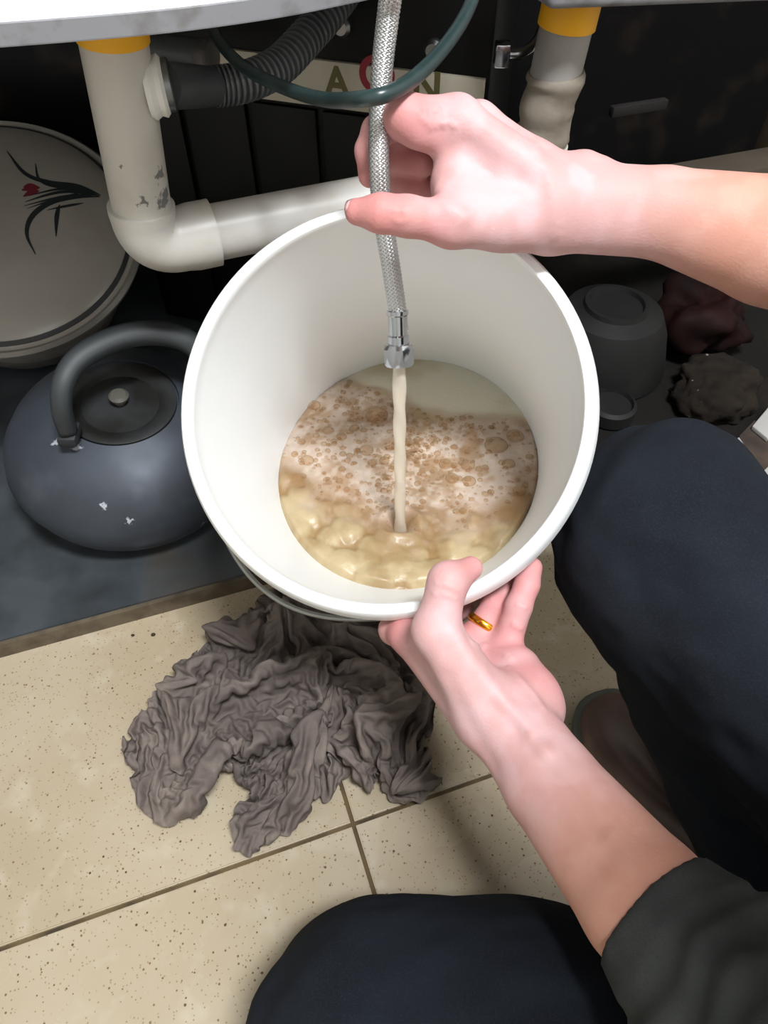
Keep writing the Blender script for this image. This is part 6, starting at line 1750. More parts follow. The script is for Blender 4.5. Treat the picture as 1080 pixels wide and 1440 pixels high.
    -9,8,-2,-2,-9,9,-4,4,-12,23,-3,4,-13,9,-1,6,-14,7,-10,13,6,-9,-14,-7,20,23,1,11,-15,-2,-10,0,7,-19,6,-11,24,1,-2,-10,-9,2,2,1,-2,-4,-6,14,-8,17,-17,16,-16,
    7,-18,5,-2,3,3,10,-8,-2,12,25,-8,-10,-7,11,-5,13,11,22,-18,-9,-7,12,-5,2,0,22,-5,-9,-19,-3,16,-8,-1,-8,-4,1,-3,-3,-7,-5,4,1,-4,4,-8,11,-1,12,-11,-3,-1,-1,
    4,-12,11,3,18,-14,-6,-4,9,9,-19,9,-2,20,6,-5,-2,-20,0,6,4,0,2,-2,4,0,-5,9,-2,-5,-2,-9,-4,-2,15,13,11,-5,0,-3,-16,-11,9,14,17,-21,-5,-13,12,-12,5,-15,-6,-6,
    10,16,-18,-7,-12,18,9,15,14,-12,-9,-1,-1,-4,-9,10,-2,-8,-9,15,17,2,-8,-2,9,5,3,-20,-10,-8,9,0,-16,-9,13,20,5,-13,-8,4,1,9,17,3,-10,-18,-3,1,-1,-1,-3,2,-1,
    0,6,1,8,-11,1,-6,-2,4,7,-1,-1,1,0,0,-2,0,-1,-6,11,-6,-1,-12,12,9,9,-11,-12,-5,24,11,-2,-3,2,9,-18,-1,-7,10,3,-1,1,2,3,2,0,-4,-11,-7,6,-5,-13,-6,17,-3,-2,
    -5,2,-3,2,8,10,-16,5,-5,17,-17,7,5,0,-11,-11,15,17,-5,9,-11,-4,-15,12,3,-5,-5,1,16,12,4,2,-12,-5,-1,-2,-1,-22,-5,0,16,19,5,6,-23,11,-23,6,-20,7,-8,18,4,9,
    -14,11,6,9,-24,-12,-2,25,4,-9,-4,-3,21,8,4,5,-26,-3,-2,11,-4,-7,2,11,0,-15,-13,8,19,1,-10,-9,10,-2,-8,-1,-1,0,13,5,-6,-10,-1,3,-7,9,5,-5,-11,21,4,-4,-18,5,
    11,-3,-7,-16,17,0,15,-14,3,2,12,-5,-3,-1,1,-3,0,5,12,1,-4,-16,-10,7,4,-8,7,15,21,3,-4,2,-9,-15,-21,16,8,2,-3,3,17,-14,-6,-21,17,2,21,-3,-7,15,13,14,-5,-12,
    -26,-11,7,9,-9,-15,0,13,16,15,10,-11,-8,-1,-2,-6,-10,8,-5,-8,0,1,1,1,13,20,9,11,-8,-23,-16,4,8,-6,-5,-1,1,-16,-6,3,12,6,2,10,4,-3,-2,-8,-2,-11,9,2,-12,-10,
    1,17,5,-3,4,-2,0,0,-2,2,-1,7,4,7,-8,-4,-8,-3,8,1,13,-13,-9,-10,9,11,-1,-1,0,3,-5,-8,-5,13,4,3,-10,3,6,6,5,-4,-10,-7,1,-1,-1,-2,16,-14,3,-15,0,-6,21,7,10,
    -20,-7,-6,16,-4,4,-18,15,-6,4,-4,9,7,-12,-13,-5,15,12,5,15,-9,-7,-8,1,0,-12,3,-2,12,19,8,5,-14,-11,-4,7,-1,-19,-17,10,5,6,-6,-1,-3,6,17,12,-7,-8,-9,9,-14,
    -2,-10,18,18,1,-6,-16,-2,0,9,1,-11,-15,3,8,9,-1,4,-8,12,-3,6,5,11,-3,-7,-23,-3,5,7,2,4,12,21,1,-15,-17,-6,-1,-4,3,1,9,-7,-5,6,4,0,3,3,0,-25,1,16,6,2,-10,
    -9,-3,14,7,0,-18,-2,0,14,-1,1,-4,3,-8,2,8,5,-16,6,8,17,-3,-7,-19,-8,-10,3,11,18,18,-1,0,-2,-2,-3,-15,9,-2,6,-16,3,5,-4,15,-7,-9,-17,21,14,12,3,-7,-17,0,6,
    -5,-31,-7,-4,15,13,21,14,-2,-1,-2,-1,-13,-5,-9,12,5,3,-17,-19,11,11,20,-4,2,3,-17,-9,-20,1,4,-4,5,-3,-2,-1,-2,6,20,12,16,-16,-5,0,-6,-6,-11,-2,3,0,4,-2,1,
    -4,8,2,12,-12,-9,-7,7,16,-3,0,-4,9,-9,-12,-7,5,11,-7,12,-8,11,-15,0,-8,13,9,2,-7,0,3,-5,-3,1,7,-16,-3,-2,4,-1,1,-2,4,-5,3,-6,16,2,10,-15,-5,-7,20,0,3,-23,
    14,-1,1,-7,10,-1,6,-14,9,-11,14,7,-8,-10,-8,3,3,2,-2,2,3,-1,-6,-4,4,0,-7,4,6,1,22,-13,5,-12,14,-9,-9,-5,9,22,-3,17,-18,-6,-16,-5,14,-9,5,-2,1,2,-11,14,3,7,
    9,5,4,-4,0,-10,-8,-6,3,-6,1,0,0,2,2,5,8,5,-2,3,11,15,-22,-14,-8,-5,-6,-3,6,3,2,-2,20,2,-2,3,-1,4,-6,-2,-7,-10,7,0,14,-13,-2,-12,13,1,10,-12,4,-22,14,2,3,
    -20,-1,-8,6,12,13,-4,-20,-9,4,22,0,-7,-4,2,6,-6,10,18,-10,-5,-19,4,-4,4,-5,1,1,3,-3,-6,1,18,0,-6,-7,-11,2,5,3,-13,-5,0,20,4,1,-23,1,-6,19,5,6,-19,-9,-10,
    10,-1,10,16,2,16,0,3,-28,-13,0,16,17,-8,10,-4,20,1,-10,-4,-8,10,-13,-7,3,3,12,-3,-1,2,-3,-9,-15,-6,16,-7,8,-17,13,-8,11,-11,-14,-3,13,24,6,-13,-21,-5,-1,8,
    -7,15,-5,10,4,21,-8,-12,-10,1,-2,-2,2,0,4,-1,2,-2,0,-1,1,2,-4,-1,-1,3,-15,0,1,1,8,16,-7,-10,-6,4,1,6,3,7,-21,2,-11,11,-1,11,-12,3,3,14,-13,-10,-6,7,-3,14,
    3,9,-20,13,-2,-2,-7,6,18,-14,5,2,1,-7,-12,-1,4,6,-2,-15,0,20,-2,1,0,3,10,1,-3,-17,9,-1,1,-16,6,-6,-3,2,10,-6,-8,-2,19,3,11,-2,6,-22,-3,6,0,0,-15,7,-4,12,9,
    15,-12,8,-19,18,-2,-9,-13,0,10,-3,0,11,2,-20,3,15,20,-19,-1,-1,1,3,2,-1,-12,-6,-2,-5,2,6,5,1,-5,13,-12,0,-13,11,-4,16,-14,4,-4,-2,2,3,5,-5,-2,18,2,-3,-3,
    -1,-9,-16,2,3,-8,-1,0,4,7,5,-2,22,-2,-3,-8,-1,4,-22,0,2,24,-9,-1,-7,5,3,11,-6,-2,-22,2,-9,11,-11,3,-6,3,-6,-16,4,11,26,5,6,1,-8,-14,-7,10,-4,-14,6,2,-3,
    -19,0,16,5,23,3,-1,-9,1,5,-12,-1,0,0,1,14,5,-7,-11,1,6,-10,-5,-21,-2,-3,6,-3,8,-9,2,13,15,8,-19,11,-9,-2,-8,6,-4,-1,-3,19,10,-6,-8,-8,14,-12,-7,-14,9,4,2,
    1,3,-1,8,0,17,-16,-5,-16,7,5,10,-8,-9,2,3,-3,4,0,11,-1,-3,0,-16,7,-11,14,18,-6,-12,-19,6,0,15,-5,12,-21,9,-4,1,-4,-13,17,9,7,3,-16,4,-6,0,-1,-1,0,0,12,1,
    -3,-17,2,1,0,0,0,-2,3,-6,9,11,7,-7,-11,9,-5,-4,-13,2,7,7,16,-9,0,-22,4,12,2,19,-3,-2,-6,0,2,-9,-2,-1,2,-17,18,5,5,5,-12,-6,-8,7,0,-5,1,6,3,19,-15,4,-15,18,
    5,-18,7,-2,-2,-6,3,5,-9,-15,25,1,5,-8,0,-1,2,-4,6,-7,6,-3,-8,-5,-2,8,4,8,-5,9,-12,-6,-12,8,11,14,7,-16,11,-20,17,0,-2,0,3,3,1,7,15,4,-10,1,-1,0,0,-9,-23,
    -3,-8,1,-9,12,6,-5,12,5,-5,-13,-10,7,5,3,14,-11,-2,-15,2,-6,-12,0,20,11,12,-10,-9,-7,2,-3,-7,-17,6,9,9,8,11,-7,-6,-6,4,-4,-2,15,-1,-3,-16,7,6,3,-10,-9,0,2,
    3,2,5,4,-6,2,-1,18,-2,-2,-13,-5,1,-6,-1,-16,5,12,23,-1,-10,-10,-9,8,-8,2,-1,11,-1,9,-4,1,-1,5,11,8,3,-14,-15,-7,11,-12,-9,-2,18,18,1,-17,-18,-1,0,5,15,3,
    -7,-13,-3,11,0,-1,-2,-6,7,-14,1,-2,0,7,-4,2,-11,13,2,9,9,-6,-6,-21,13,-2,9,-10,2,0,0,1,0,-3,3,13,2,-1,-13,-3,5,4,0,-9,-10,18,1,0,0,2,6,8,-3,-1,-3,1,1,-2,3,
    4,4,-7,7,-16,14,-17,-5,-13,12,14,8,11,-7,-3,-12,-13,-1,-6,25,2,-3,2,-9,10,-6,22,-15,-7,-6,-1,10,1,2,1,-3,-1,4,-11,5,-10,10,7,13,-2,15,-13,-8,-22,1,4,3,1,5,
    2,-14,2,-3,21,-3,-5,-1,0,1,-1,-13,12,-12,15,5,-8,-11,-3,5,1,4,12,3,-6,-18,-9,-7,13,7,5,-16,3,-4,6,14,-10,6,-10,7,10,0,-1,-16,-4,-6,-3,17,20,-4,-1,5,5,-8,
    -4,-6,-5,-12,1,7,-10,19,-4,-3,-1,-1,5,0,0,-11,-12,-10,2,17,9,4,10,-5,-6,-18,3,-3,2,-3,7,9,7,11,7,-9,-11,-7,-5,9,-3,10,-9,5,0,7,3,1,-9,-2,-5,-3,-7,-6,2,0,
    -3,17,-4,14,-10,16,-10,7,-6,4,-16,-11,4,23,10,12,-12,6,-13,-1,-2,0,-2,1,-3,2,-4,-2,-1,-1,-2,1,-1,5,12,3,-4,-22,-17,1,14,19,0,1,-1,2,-15,-12,12,2,-11,-2,-3,
    5,-1,0,0,-15,19,2,0,-1,1,3,-7,-5,-1,-4,3,8,13,-8,-5,-9,3,-3,12,9,10,-22,-6,-2,3,-3,-4,2,18,-5,0,-6,7,-3,-8,-1,4,18,-5,1,-18,1,10,15,0,-16,-6,6,7,-16,-1,-5,
    20,-7,17,-1,8,-18,-16,-6,3,4,1,-4,6,4,4,-11,-8,19,14,6,-16,4,-1,-3,2,-4,9,-12,4,9,0,0,0,-2,18,-27,1,6,-8,8,-17,-16,19,-3,18,-7,-4,3,-20,5,11,16,-2,-3,-13,
    -2,16,-8,-6,-2,7,15,-9,14,-14,-1,-6,-1,6,-3,0,-1,-12,3,-5,19,-1,13,-18,-7,-7,8,23,-13,-11,6,17,6,-14,-13,-8,4,0,17,4,12,13,-6,-19,-7,-5,1,-16,-2,6,16,-8,8,
    -11,19,3,-14,-9,-11,16,-11,9,-3,7,-2,10,-14,-8,-28,2,1,3,1,-4,11,12,0,-5,-7,-2,7,-13,11,9,2,2,5,10,-11,-4,-3,4,0,-1,1,2,-1,-3,-4,-4,1,-3,-2,13,1,-2,-7,-2,
    3,8,-12,6,-5,25,2,3,0,-6,-16,-23,-1,19,18,4,-2,2,-3,11,-7,3,-11,9,-7,-8,-9,14,8,7,-12,-14,-14,7,11,15,0,-13,-16,1,0,-2,-3,7,18,0,-5,-4,-2,2,-20,-1,1,1,2,
    -1,-1,-6,8,5,7,-11,1,0,13,-9,-5,-8,10,2,18,-2,3,-23,-4,-4,13,-1,3,-14,10,-2,1,1,7,4,12,-8,-4,-18,7,12,-10,-9,-9,21,8,4,-21,5,2,1,-11,-10,20,4,22,-20,-2,
    -20,15,-7,12,0,19,-17,9,-12,3,-10,2,1,5,-6,4,-3,0,5,7,2,16,-9,6,-22,12,-8,-6,-7,16,-1,-3,-15,8,15,1,-16,-16,7,-15,-10,-8,17,-1,14,6,15,-14,7,-18,5,7,-2,5,
    -8,25,11,0,-3,-25,9,-1,3,12,-4,0,-8,4,5,-1,6,-6,5,-17,-1,-12,6,9,3,12,-16,1,-8,3,-9,-1,9,3,-13,18,4,-3,-15,-8,5,9,0,16,-11,1,-2,4,-2,-13,11,-3,15,-23,12,
    -13,1,2,-1,14,-13,12,-9,-4,13,17,-4,-1,-20,-2,-12,4,4,9,-5,10,-1,0,-7,-3,8,-8,1,-1,22,4,-2,-5,1,8,-20,-10,-3,3,7,-1,-1,-1,-6,3,-2,0,-2,-4,4,-2,1,-6,5,-3,
    14,1,-13,-12,-3,13,0,0,-3,0,-2,2,-3,22,14,10,-21,-6,-8,6,1,8,7,8,-7,-8,-8,4,0,2,0,-5,-10,2,15,14,-1,-3,0,-3,-14,-12,-2,4,-9,-3,9,1,-1,2,1,8,-11,-3,4,-1,-3,
    -8,15,4,-1,-14,10,2,2,-12,4,-4,2,0,14,-5,2,-16,21,-5,3,-10,2,-2,0,-6,3,6,12,4,13,-7,-10,-15,13,9,-18,-17,-3,22,0,10,5,2,5,-27,4,-15,24,-9,8,-3,13,-15,3,
    -11,15,-12,12,6,20,-12,-6,-4,16,-15,-21,0,11,-8,-13,-8,21,1,1,-5,13,6,-6,-15,-6,8,6,-5,-3,-2,-8,1,-6,-18,20,28,21,-16,-22,11,-4,-2,-3,-2,10,8,16,-15,1,-19,
    9,-2,16,23,-4,-14,-21,1,15,-4,6,-1,-7,2,-5,11,-5,8,-6,11,-1,-5,-1,-20,0,-4,11,2,-3,-12,2,-5,10,0,0,-4,19,6,-7,-21,1,12,11,-9,13,-6,-2,-12,-5,12,6,5,-11,-1,
    2,0,-17,-2,9,19,-5,10,-9,-2,-4,20,3,-3,5,-2,-1,0,-6,4,-10,5,5,0,-2,0,0,0,-16,2,0,-7,-8,-3,10,10,2,-9,-11,-3,8,-7,8,-10,12,13,1,0,-12,0,-2,7,1,5,-15,1,-11,
    11,9,-12,-10,0,25,8,-11,-14,-3,3,-5,-7,5,17,14,-9,-13,-10,0,8,7,8,12,-6,1,-3,4,15,-1,-6,-14,1,-2,-4,-15,5,11,-9,1,-1,1,4,-11,2,-9,6,7,-2,8,2,-2,-2,1,3,-8,
    -8,3,0,0,0,14,-1,-1,-8,-1,0,-13,8,0,2,1,2,-2,3,-4,5,2,5,-5,-11,-2,15,-5,-2,-3,4,-2,-8,8,17,-3,-9,-18,7,2,6,5,23,0,2,-4,17,-11,-1,-22,4,-7,7,-9,3,-6,11,8,
    13,-1,2,0,13,-2,-2,-25,-19,6,3,-5,-20,10,7,13,-9,10,-5,1,-6,0,-2,-1,-1,2,0,5,24,-3,-11,-23,-1,9,-1,-3,4,6,17,1,-6,-5,2,-2,4,-9,7,-24,0,-5,20,5,-3,-8,-2,1,
    11,11,-2,-6,-17,18,6,18,-10,4,-15,4,2,10,5,-1,-6,-4,0,-1,-2,-3,2,6,1,-7,-13,-10,17,-1,-8,-25,7,5,18,5,18,-1,-16,-7,4,1,-3,-14,5,-2,8,-3,-13,-15,-5,3,5,9,
    -17,4,8,17,-9,-9,-10,3,-7,13,0,-3,0,5,-6,-11,1,0,0,-5,8,13,6,-6,-16,-1,-1,1,-7,10,3,-2,0,-3,5,-7,-1,1,15,5,-4,-6,-1,12,-5,21,-10,-5,-18,16,-2,-6,-17,15,14,
    10,-19,1,1,11,-22,-10,-6,14,6,-3,-3,-6,3,5,14,2,11,-12,-5,-14,6,2,-8,2,0,17,-1,-2,-3,-8,4,-7,-3,11,-2,9,-9,-9,-8,5,8,4,-3,-4,6,-8,5,-5,14,-10,2,-13,12,1,1,
    3,0,6,11,-6,2,-23,-3,0,16,7,-10,-10,-1,15,-7,1,-7,1,1,-5,16,-2,10,9,-8,-2,-16,8,-6,3,-4,4,5,-3,-5,-3,3,10,-8,20,-6,21,-5,1,1,-9,-4,-30,-1,22,4,-3,-23,11,
    -2,1,1,4,-5,-6,17,8,-3,-18,-6,10,-2,0,-6,1,8,4,-7,1,8,5,14,-13,-2,-7,1,-1,-6,-2,9,-8,7,-2,-3,2,15,1,-6,-12,13,17,-10,8,-15,25,-9,12,4,-4,-16,-17,6,18,5,
    -12,-5,-16,13,-5,9,-5,8,-10,0,-12,0,0,4,16,13,6,-13,-12,-4,1,11,3,-6,-10,-11,27,-6,-9,-25,1,11,2,-1,-4,6,-4,14,14,-2,-1,-17,8,-19,-5,7,-13,-8,-9,17,8,-7,
    -15,-8,5,11,12,-9,-5,3,2,-3,-13,5,11,-1,-1,2,5,-6,-6,1,2,2,-1,5,-10,-3,2,1,9,11,-4,-10,-14,16,1,-4,-5,4,-3,4,-1,16,-17,-2,-11,23,0,7,-17,15,-7,-3,-3,0,-2,
    -1,-5,16,10,12,-13,-2,-1,-1,-12,-4,-1,-11,3,9,6,-8,3,-2,2,9,-1,9,-19,1,9,1,-3,-8,2,-2,2,0,2,5,10,5,-18,-12,10,-2,11,-14,10,-8,4,-10,3,1,2,-5,-2,5,18,1,-5,
    -5,-2,2,-1,3,-3,-14,2,18,-4,1,-13,4,-2,-5,8,-7,12,11,2,-7,-20,5,2,22,14,-2,-23,-15,-2,3,4,3,-4,0,-5,23,-3,-3,-9,-9,13,-3,12,-10,12,-3,-4,-20,-9,8,11,12,16,
    10,-6,-3,1,3,-16,-17,-1,-4,3,16,1,5,-21,6,-14,17,10,-8,-19,-8,9,10,-6,12,5,1,13,3,-3,-13,-9,3,9,-7,12,-4,-1,-16,-7,17,1,1,-17,13,4,21,-2,9,4,-8,-12,-2,-1,
    -5,-5,0,13,9,6,-7,-4,-2,8,-19,3,3,-11,-4,-17,12,7,-9,0,-4,0,8,8,-2,-15,-1,11,17,-8,-10,-11,1,3,-1,-2,4,2,-6,8,4,-2,0,-13,-4,-3,9,3,-9,-7,2,12,10,13,7,-8,
    -7,2,-5,-11,-9,14,-7,-7,2,1,-3,-8,-2,5,0,-1,4,-10,15,-2,12,-15,0,-10,13,-1,3,0,-1,15,-14,2,-16,21,-3,0,-12,0,8,6,-8,-6,-8,23,2,-5,-7,15,6,-13,-3,-5,3,-17,
    3,12,4,0,-10,11,-5,-4,-8,1,2,3,2,20,2,3,-24,2,-8,12,-14,8,-2,4,22,6,0,-2,0,-4,-3,-8,7,4,1,-6,-9,-8,12,-20,19,5,11,7,-12,-6,-7,-1,1,-1,-3,6,-17,8,-6,23,4,
    15,4,-9,-17,-10,1,0,-6,2,-1,-3,0,-1,-4,2,4,15,-1,7,-23,-4,-11,8,15,1,-1,-19,9,13,-2,-4,-9,2,16,-6,9,-20,2,-6,16,-6,1,-14,19,14,4,-21,-14,-8,18,3,9,-17,-5,
    0,28,8,19,-22,-7,-24,0,16,-7,11,-10,8,-15,12,-5,2,-1,16,1,-13,-18,6,-11,18,11,-4,4,-3,4,-13,-2,27,-5,9,-7,15,0,6,-18,-14,-16,3,14,-6,18,-6,20,-4,11,0,-1,
    -5,-9,-4,1,2,0,3,9,-3,-8,0,2,-1,-18,-6,1,-1,-3,-8,-3,12,-7,20,5,-6,-4,0,-1,0,-3,-3,-6,0,1,-9,-4,3,4,-10,20,-6,-7,-13,-12,6,17,3,3,2,3,-11,-5,-1,4,2,2,1,8,
    0,-3,-4,1,-2,-8,7,3,-9,-3,-5,1,8,-1,2,-7,11,-6,-15,-1,13,14,13,-14,-8,-12,12,7,-8,-6,-1,-3,11,2,3,7,0,-1,-18,4,1,-1,-5,-3,12,-6,4,1,3,-2,3,4,5,6,-7,3,-19,
    20,-2,-9,-15,-2,6,-1,-6,11,-3,12,-14,15,-9,1,-12,2,3,-3,4,2,4,-7,0,-3,5,-1,1,-3,1,2,9,-9,-5,-11,15,6,-1,7,5,-2,-10,-1,1,1,5,5,-11,-10,-7,15,11,9,10,-3,-3,
    0,-12,-3,-15,17,4,-10,-15,0,8,4,-4,8,-2,16,11,-1,-12,-18,-1,3,-4,3,0,-2,-2,-2,2,3,15,-4,9,-15,0,4,4,-2,-9,-11,18,13,6,-11,-29,6,18,7,15,-15,1,-24,13,13,25,
    -13,0,-16,-15,5,-16,21,2,17,-12,-16,-11,10,-3,20,9,8,-24,-16,5,8,-2,-5,5,24,1,8,-1,-12,-10,-4,16,2,3,-12,12,-4,12,-12,2,-21,6,-6,21,-16,0,11,12,-8,-3,1,-4,
    2,-1,0,-14,-5,19,7,-2,0,0,16,-2,-9,-16,6,-13,1,-15,0,3,3,-1,6,-5,-1,-1,-2,1,3,0,0,-5,-1,13,-5,2,-11,-8,-12,-3,0,2,-5,3,2,1,-2,0,7,8,-8,-1,4,2,-1,3,-6,3,-2,
    3,2,5,2,8,-17,10,-14,-1,2,3,-1,-7,-19,13,5,3,5,-7,6,-17,7,-1,4,10,-1,0,1,5,4,5,-5,-5,-9,-3,13,2,3,-10,0,2,-2,-1,-2,1,3,2,1,0,-4,3,-16,4,-2,-2,4,-4,2,-2,1,
    -2,-8,12,9,11,-14,-9,-6,4,4,0,-3,-3,10,-5,18,1,2,2,-11,2,-11,6,5,-13,4,3,-1,-4,-12,4,3,4,24,-11,3,-10,6,-7,-7,-3,12,-9,-5,-3,16,14,6,11,-11,-13,-13,17,1,
    -8,-21,14,18,1,-6,-1,-3,4,-11,14,-16,1,-2,15,-16,1,-13,8,-3,2,0,0,-3,4,-5,0,2,13,7,-10,-8,-6,9,6,7,-11,-12,-3,13,0,15,3,3,-8,9,-2,-4,-6,-5,5,6,8,-15,-14,
    23,10,4,0,-6,-3,-20,23,15,2,-20,-12,4,-5,1,-15,23,-7,15,-12,19,1,10,-2,10,-16,-7,-14,2,4,14,12,-9,-4,1,6,-8,-10,8,4,-1,-3,8,4,-4,5,-1,-8,3,3,-2,-24,-13,5,
    10,-1,6,-12,10,4,-7,-3,-9,9,-4,8,12,8,1,-10,4,4,4,14,-14,-6,-10,7,25,10,-9,-1,1,0,-5,-5,-6,2,3,-1,-21,-9,5,-3,1,8,-2,1,-6,-1,1,0,4,1,6,17,-3,-9,-11,-4,3,
    -4,3,4,-3,-1,-3,6,-1,9,-5,3,-2,4,-3,-14,-6,1,7,2,-1,-1,2,15,16,3,-16,-6,-10,16,-4,3,-10,-2,-1,-3,-2,10,-2,10,-13,8,-5,9,2,-19,-5,-6,6,-3,10,8,2,-2,-6,-3,6,
    4,11,-17,-9,5,-3,13,-9,10,-15,-4,-6,10,9,1,17,-8,1,-11,1,0,6,0,12,4,0,-15,-10,9,-3,5,-6,16,-23,1,-16,9,11,10,-11,-16,-3,16,6,7,17,-7,-7,-15,9,-5,2,-11,14,
    -3,9,-3,14,-5,2,-27,0,-13,14,-2,14,-11,8,-16,14,-3,1,-5,1,-3,-1,-8,1,5,4,5,5,25,-3,1,-9,-8,-6,5,15,-15,-12,-7,8,10,11,-8,-21,-1,6,0,-5,17,-2,4,1,-2,10,-12,
    20,-18,-1,-16,27,9,4,3,-1,9,-16,10,16,7,-12,-25,-10,12,13,-2,3,5,15,-10,-4,-20,-1,9,10,-13,-1,-3,3,0,-1,5,-10,-5,7,3,-3,0,-7,-1,5,4,17,-3,-15,0,-7,20,-11,
    9,2,1,-5,-11,2,4,-1,-5,0,10,-4,-11,-20,7,7,1,-13,-6,-6,5,16,12,1,-21,8,4,4,-12,-9,-4,0,2,1,-11,1,0,-1,1,19,-8,3,-17,-9,6,5,-17,-1,11,24,-12,-5,6,4,-3,4,-3,
    -3,0,0,-1,10,0,14,-8,1,-8,8,-1,-11,-9,3,18,3,-4,-15,-5,3,7,1,-2,2,3,-2,-4,2,3,-10,-6,-3,12,16,-1,7,-18,16,-3,4,7,-17,9,-22,4,-3,1,-1,-9,5,3,5,-4,8,-4,10,
    -12,4,-8,1,6,7,-5,-9,-9,10,2,-2,4,0,2,5,2,2,-17,-6,1,7,-1,8,-8,9,-12,14,-3,-2,-8,0,0,8,14,-2,-7,-22,11,3,0,-1,7,-1,7,-6,8,-13,7,-3,-2,-5,7,3,6,-8,11,-14,4,
    -11,13,-5,0,-7,0,-1,9,5,4,2,1,10,4,1,1,-29,-9,-6,21,21,10,-13,-14,-16,17,-1,-6,-15,0,14,26,16,-8,-25,-4,16,-6,-8,-14,-2,10,-6,20,-15,10,1,13,0,4,-7,19,-14,
    -1,-3,9,-10,-4,-9,9,-2,-2,-4,2,11,3,-20,8,17,14,-1,-15,-6,-1,-6,2,-1,-3,3,-3,1,2,-5,-2,0,-1,-3,5,-4,7,-25,6,20,8,0,-16,-2,-6,8,13,19,5,-3,-3,-14,-4,-4,0,0,
    0,6,-9,-10,3,13,-7,2,-14,-7,-15,-6,19,3,-4,-5,-7,17,7,0,-4,-1,4,5,2,-4,-8,-6,-9,-2,0,-8,-7,-2,-1,8,-11,11,-2,11,6,-2,-5,8,-10,2,-2,5,9,-2,1,-11,9,6,20,-9,
    -5,-11,8,-1,-15,-3,-2,15,-10,11,-1,9,-9,3,2,-3,-11,-2,3,-3,1,1,-1,1,-7,6,2,-1,-1,-6,14,-5,-2,-3,1,7,-5,1,-4,0,2,-3,10,-6,2,-4,1,3,-6,5,-5,1,11,9,8,-19,-4,
    -10,6,1,16,-9,-1,-12,6,5,5,-6,0,-12,22,-2,1,-2,-3,2,-2,-1,-2,-1,1,0,-4,2,3,-5,-8,18,16,0,3,-17,0,-8,0,4,2,-2,-3,-5,0,4,-12,12,-1,1,1,5,12,12,-3,-2,0,-3,7,
    0,-7,-6,-25,3,7,19,4,12,-22,-8,-22,13,25,-3,-10,-17,20,10,-5,-6,2,3,2,-2,3,-13,7,-7,2,-2,9,-10,-6,17,8,-12,-18,-3,0,1,-6,17,-3,5,1,4,9,14,12,-2,-6,-21,5,
    -14,12,7,-10,-10,-15,16,-2,6,-4,-1,1,-1,2,3,-7,0,0,1,1,1,6,-3,-8,8,11,16,-14,-16,-8,4,5,-3,7,1,-6,-1,0,0,-6,6,8,-10,-5,1,6,5,-8,19,-15,-10,8,-1,2,-14,19,8,
    -8,-16,9,6,-1,-6,-2,2,10,12,-1,-11,-5,-1,0,-1,-8,-1,10,-23,1,-13,22,-5,11,4,3,-2,9,-10,-4,0,-1,2,2,0,-4,3,-1,10,-2,4,4,5,1,3,-7,-3,-9,1,-1,-3,0,0,2,5,-2,
    -4,-4,9,-10,0,-4,1,4,1,-3,-3,-5,13,15,1,0,-18,5,5,-3,14,-11,0,-17,3,8,-3,-5,-2,1,0,4,-2,6,-4,8,16,0,-5,-20,1,-2,5,3,16,17,-1,-18,-12,1,9,10,-10,-3,-14,5,5,
    -9,-4,-6,8,5,3,11,-2,-6,-6,-2,-1,-3,15,-1,8,-10,6,-17,-7,-3,4,-2,4,0,4,-2,6,5,9,12,-3,-2,1,4,10,-4,-3,-12,1,7,17,-2,-7,-5,-22,9,6,9,6,0,-1,-9,-22,21,-8,23,
    -20,-10,-6,3,30,-19,-4,-17,-2,1,8,1,7,-10,15,7,6,-2,3,-3,14,-20,-8,-9,15,14,-23,3,9,4,-12,-17,-1,-10,-7,5,11,-2,10,11,25,-5,-6,-13,-3,4,-10,4,-12,5,-7,6,
    14,0,8,-2,-2,-2,-11,13,1,-6,6,-13,16,6,-9,-15,-12,11,0,3,-7,4,2,12,-3,-5,-18,4,2,-1,-3,-2,24,5,-1,3,1,11,-20,3,-6,-12,-15,1,23,-4,2,-1,13,-11,-7,9,2,2,-9,
    3,-18,-5,3,1,7,-2,-1,-3,12,1,17,-10,5,-27,-3,6,1,12,-5,2,-12,3,1,-1,5,1,7,6,0,4,6,0,-11,-10,3,2,6,-1,0,-2,0,-4,-7,3,-1,2,2,-2,-2,-3,2,-2,-2,3,-4,-1,1,4,0,
    -1,-8,3,-2,-1,0,1,2,-7,6,1,1,-4,6,6,-2,-3,6,-4,-1,-9,9,17,4,-8,-13,4,12,16,-10,-4,-10,4,-7,-14,0,5,22,3,-5,-10,11,6,6,-16,-3,-9,6,2,-7,-6,-2,9,-1,4,6,1,19,
    0,-3,-14,7,-1,-8,-7,1,0,1,6,18,-16,-1,2,11,-5,-12,1,14,16,5,-7,-16,6,5,15,-11,-7,0,-10,9,0,19,-7,-17,-2,-11,0,-12,2,4,-5,17,-6,16,-10,-9,-9,-5,8,10,19,-5,
    -28,-21,15,23,14,-17,-13,-14,23,4,6,-7,16,11,-15,-18,7,5,-1,-13,-6,14,7,6,2,-18,2,-6,2,-4,-2,-3,2,1,17,-3,6,-2,0,1,-6,2,0,-9,6,-18,10,-3,19,13,-7,-11,-7,4,
    11,-11,3,-1,0,3,-4,0,-1,3,1,1,-21,-5,-4,12,0,3,-4,1,5,4,-3,1,-2,1,4,2,-8,-10,5,24,1,-15,-23,-1,6,-2,9,7,13,-12,-10,-2,2,-3,-7,2,-2,-3,1,2,4,-10,8,12,6,3,3,
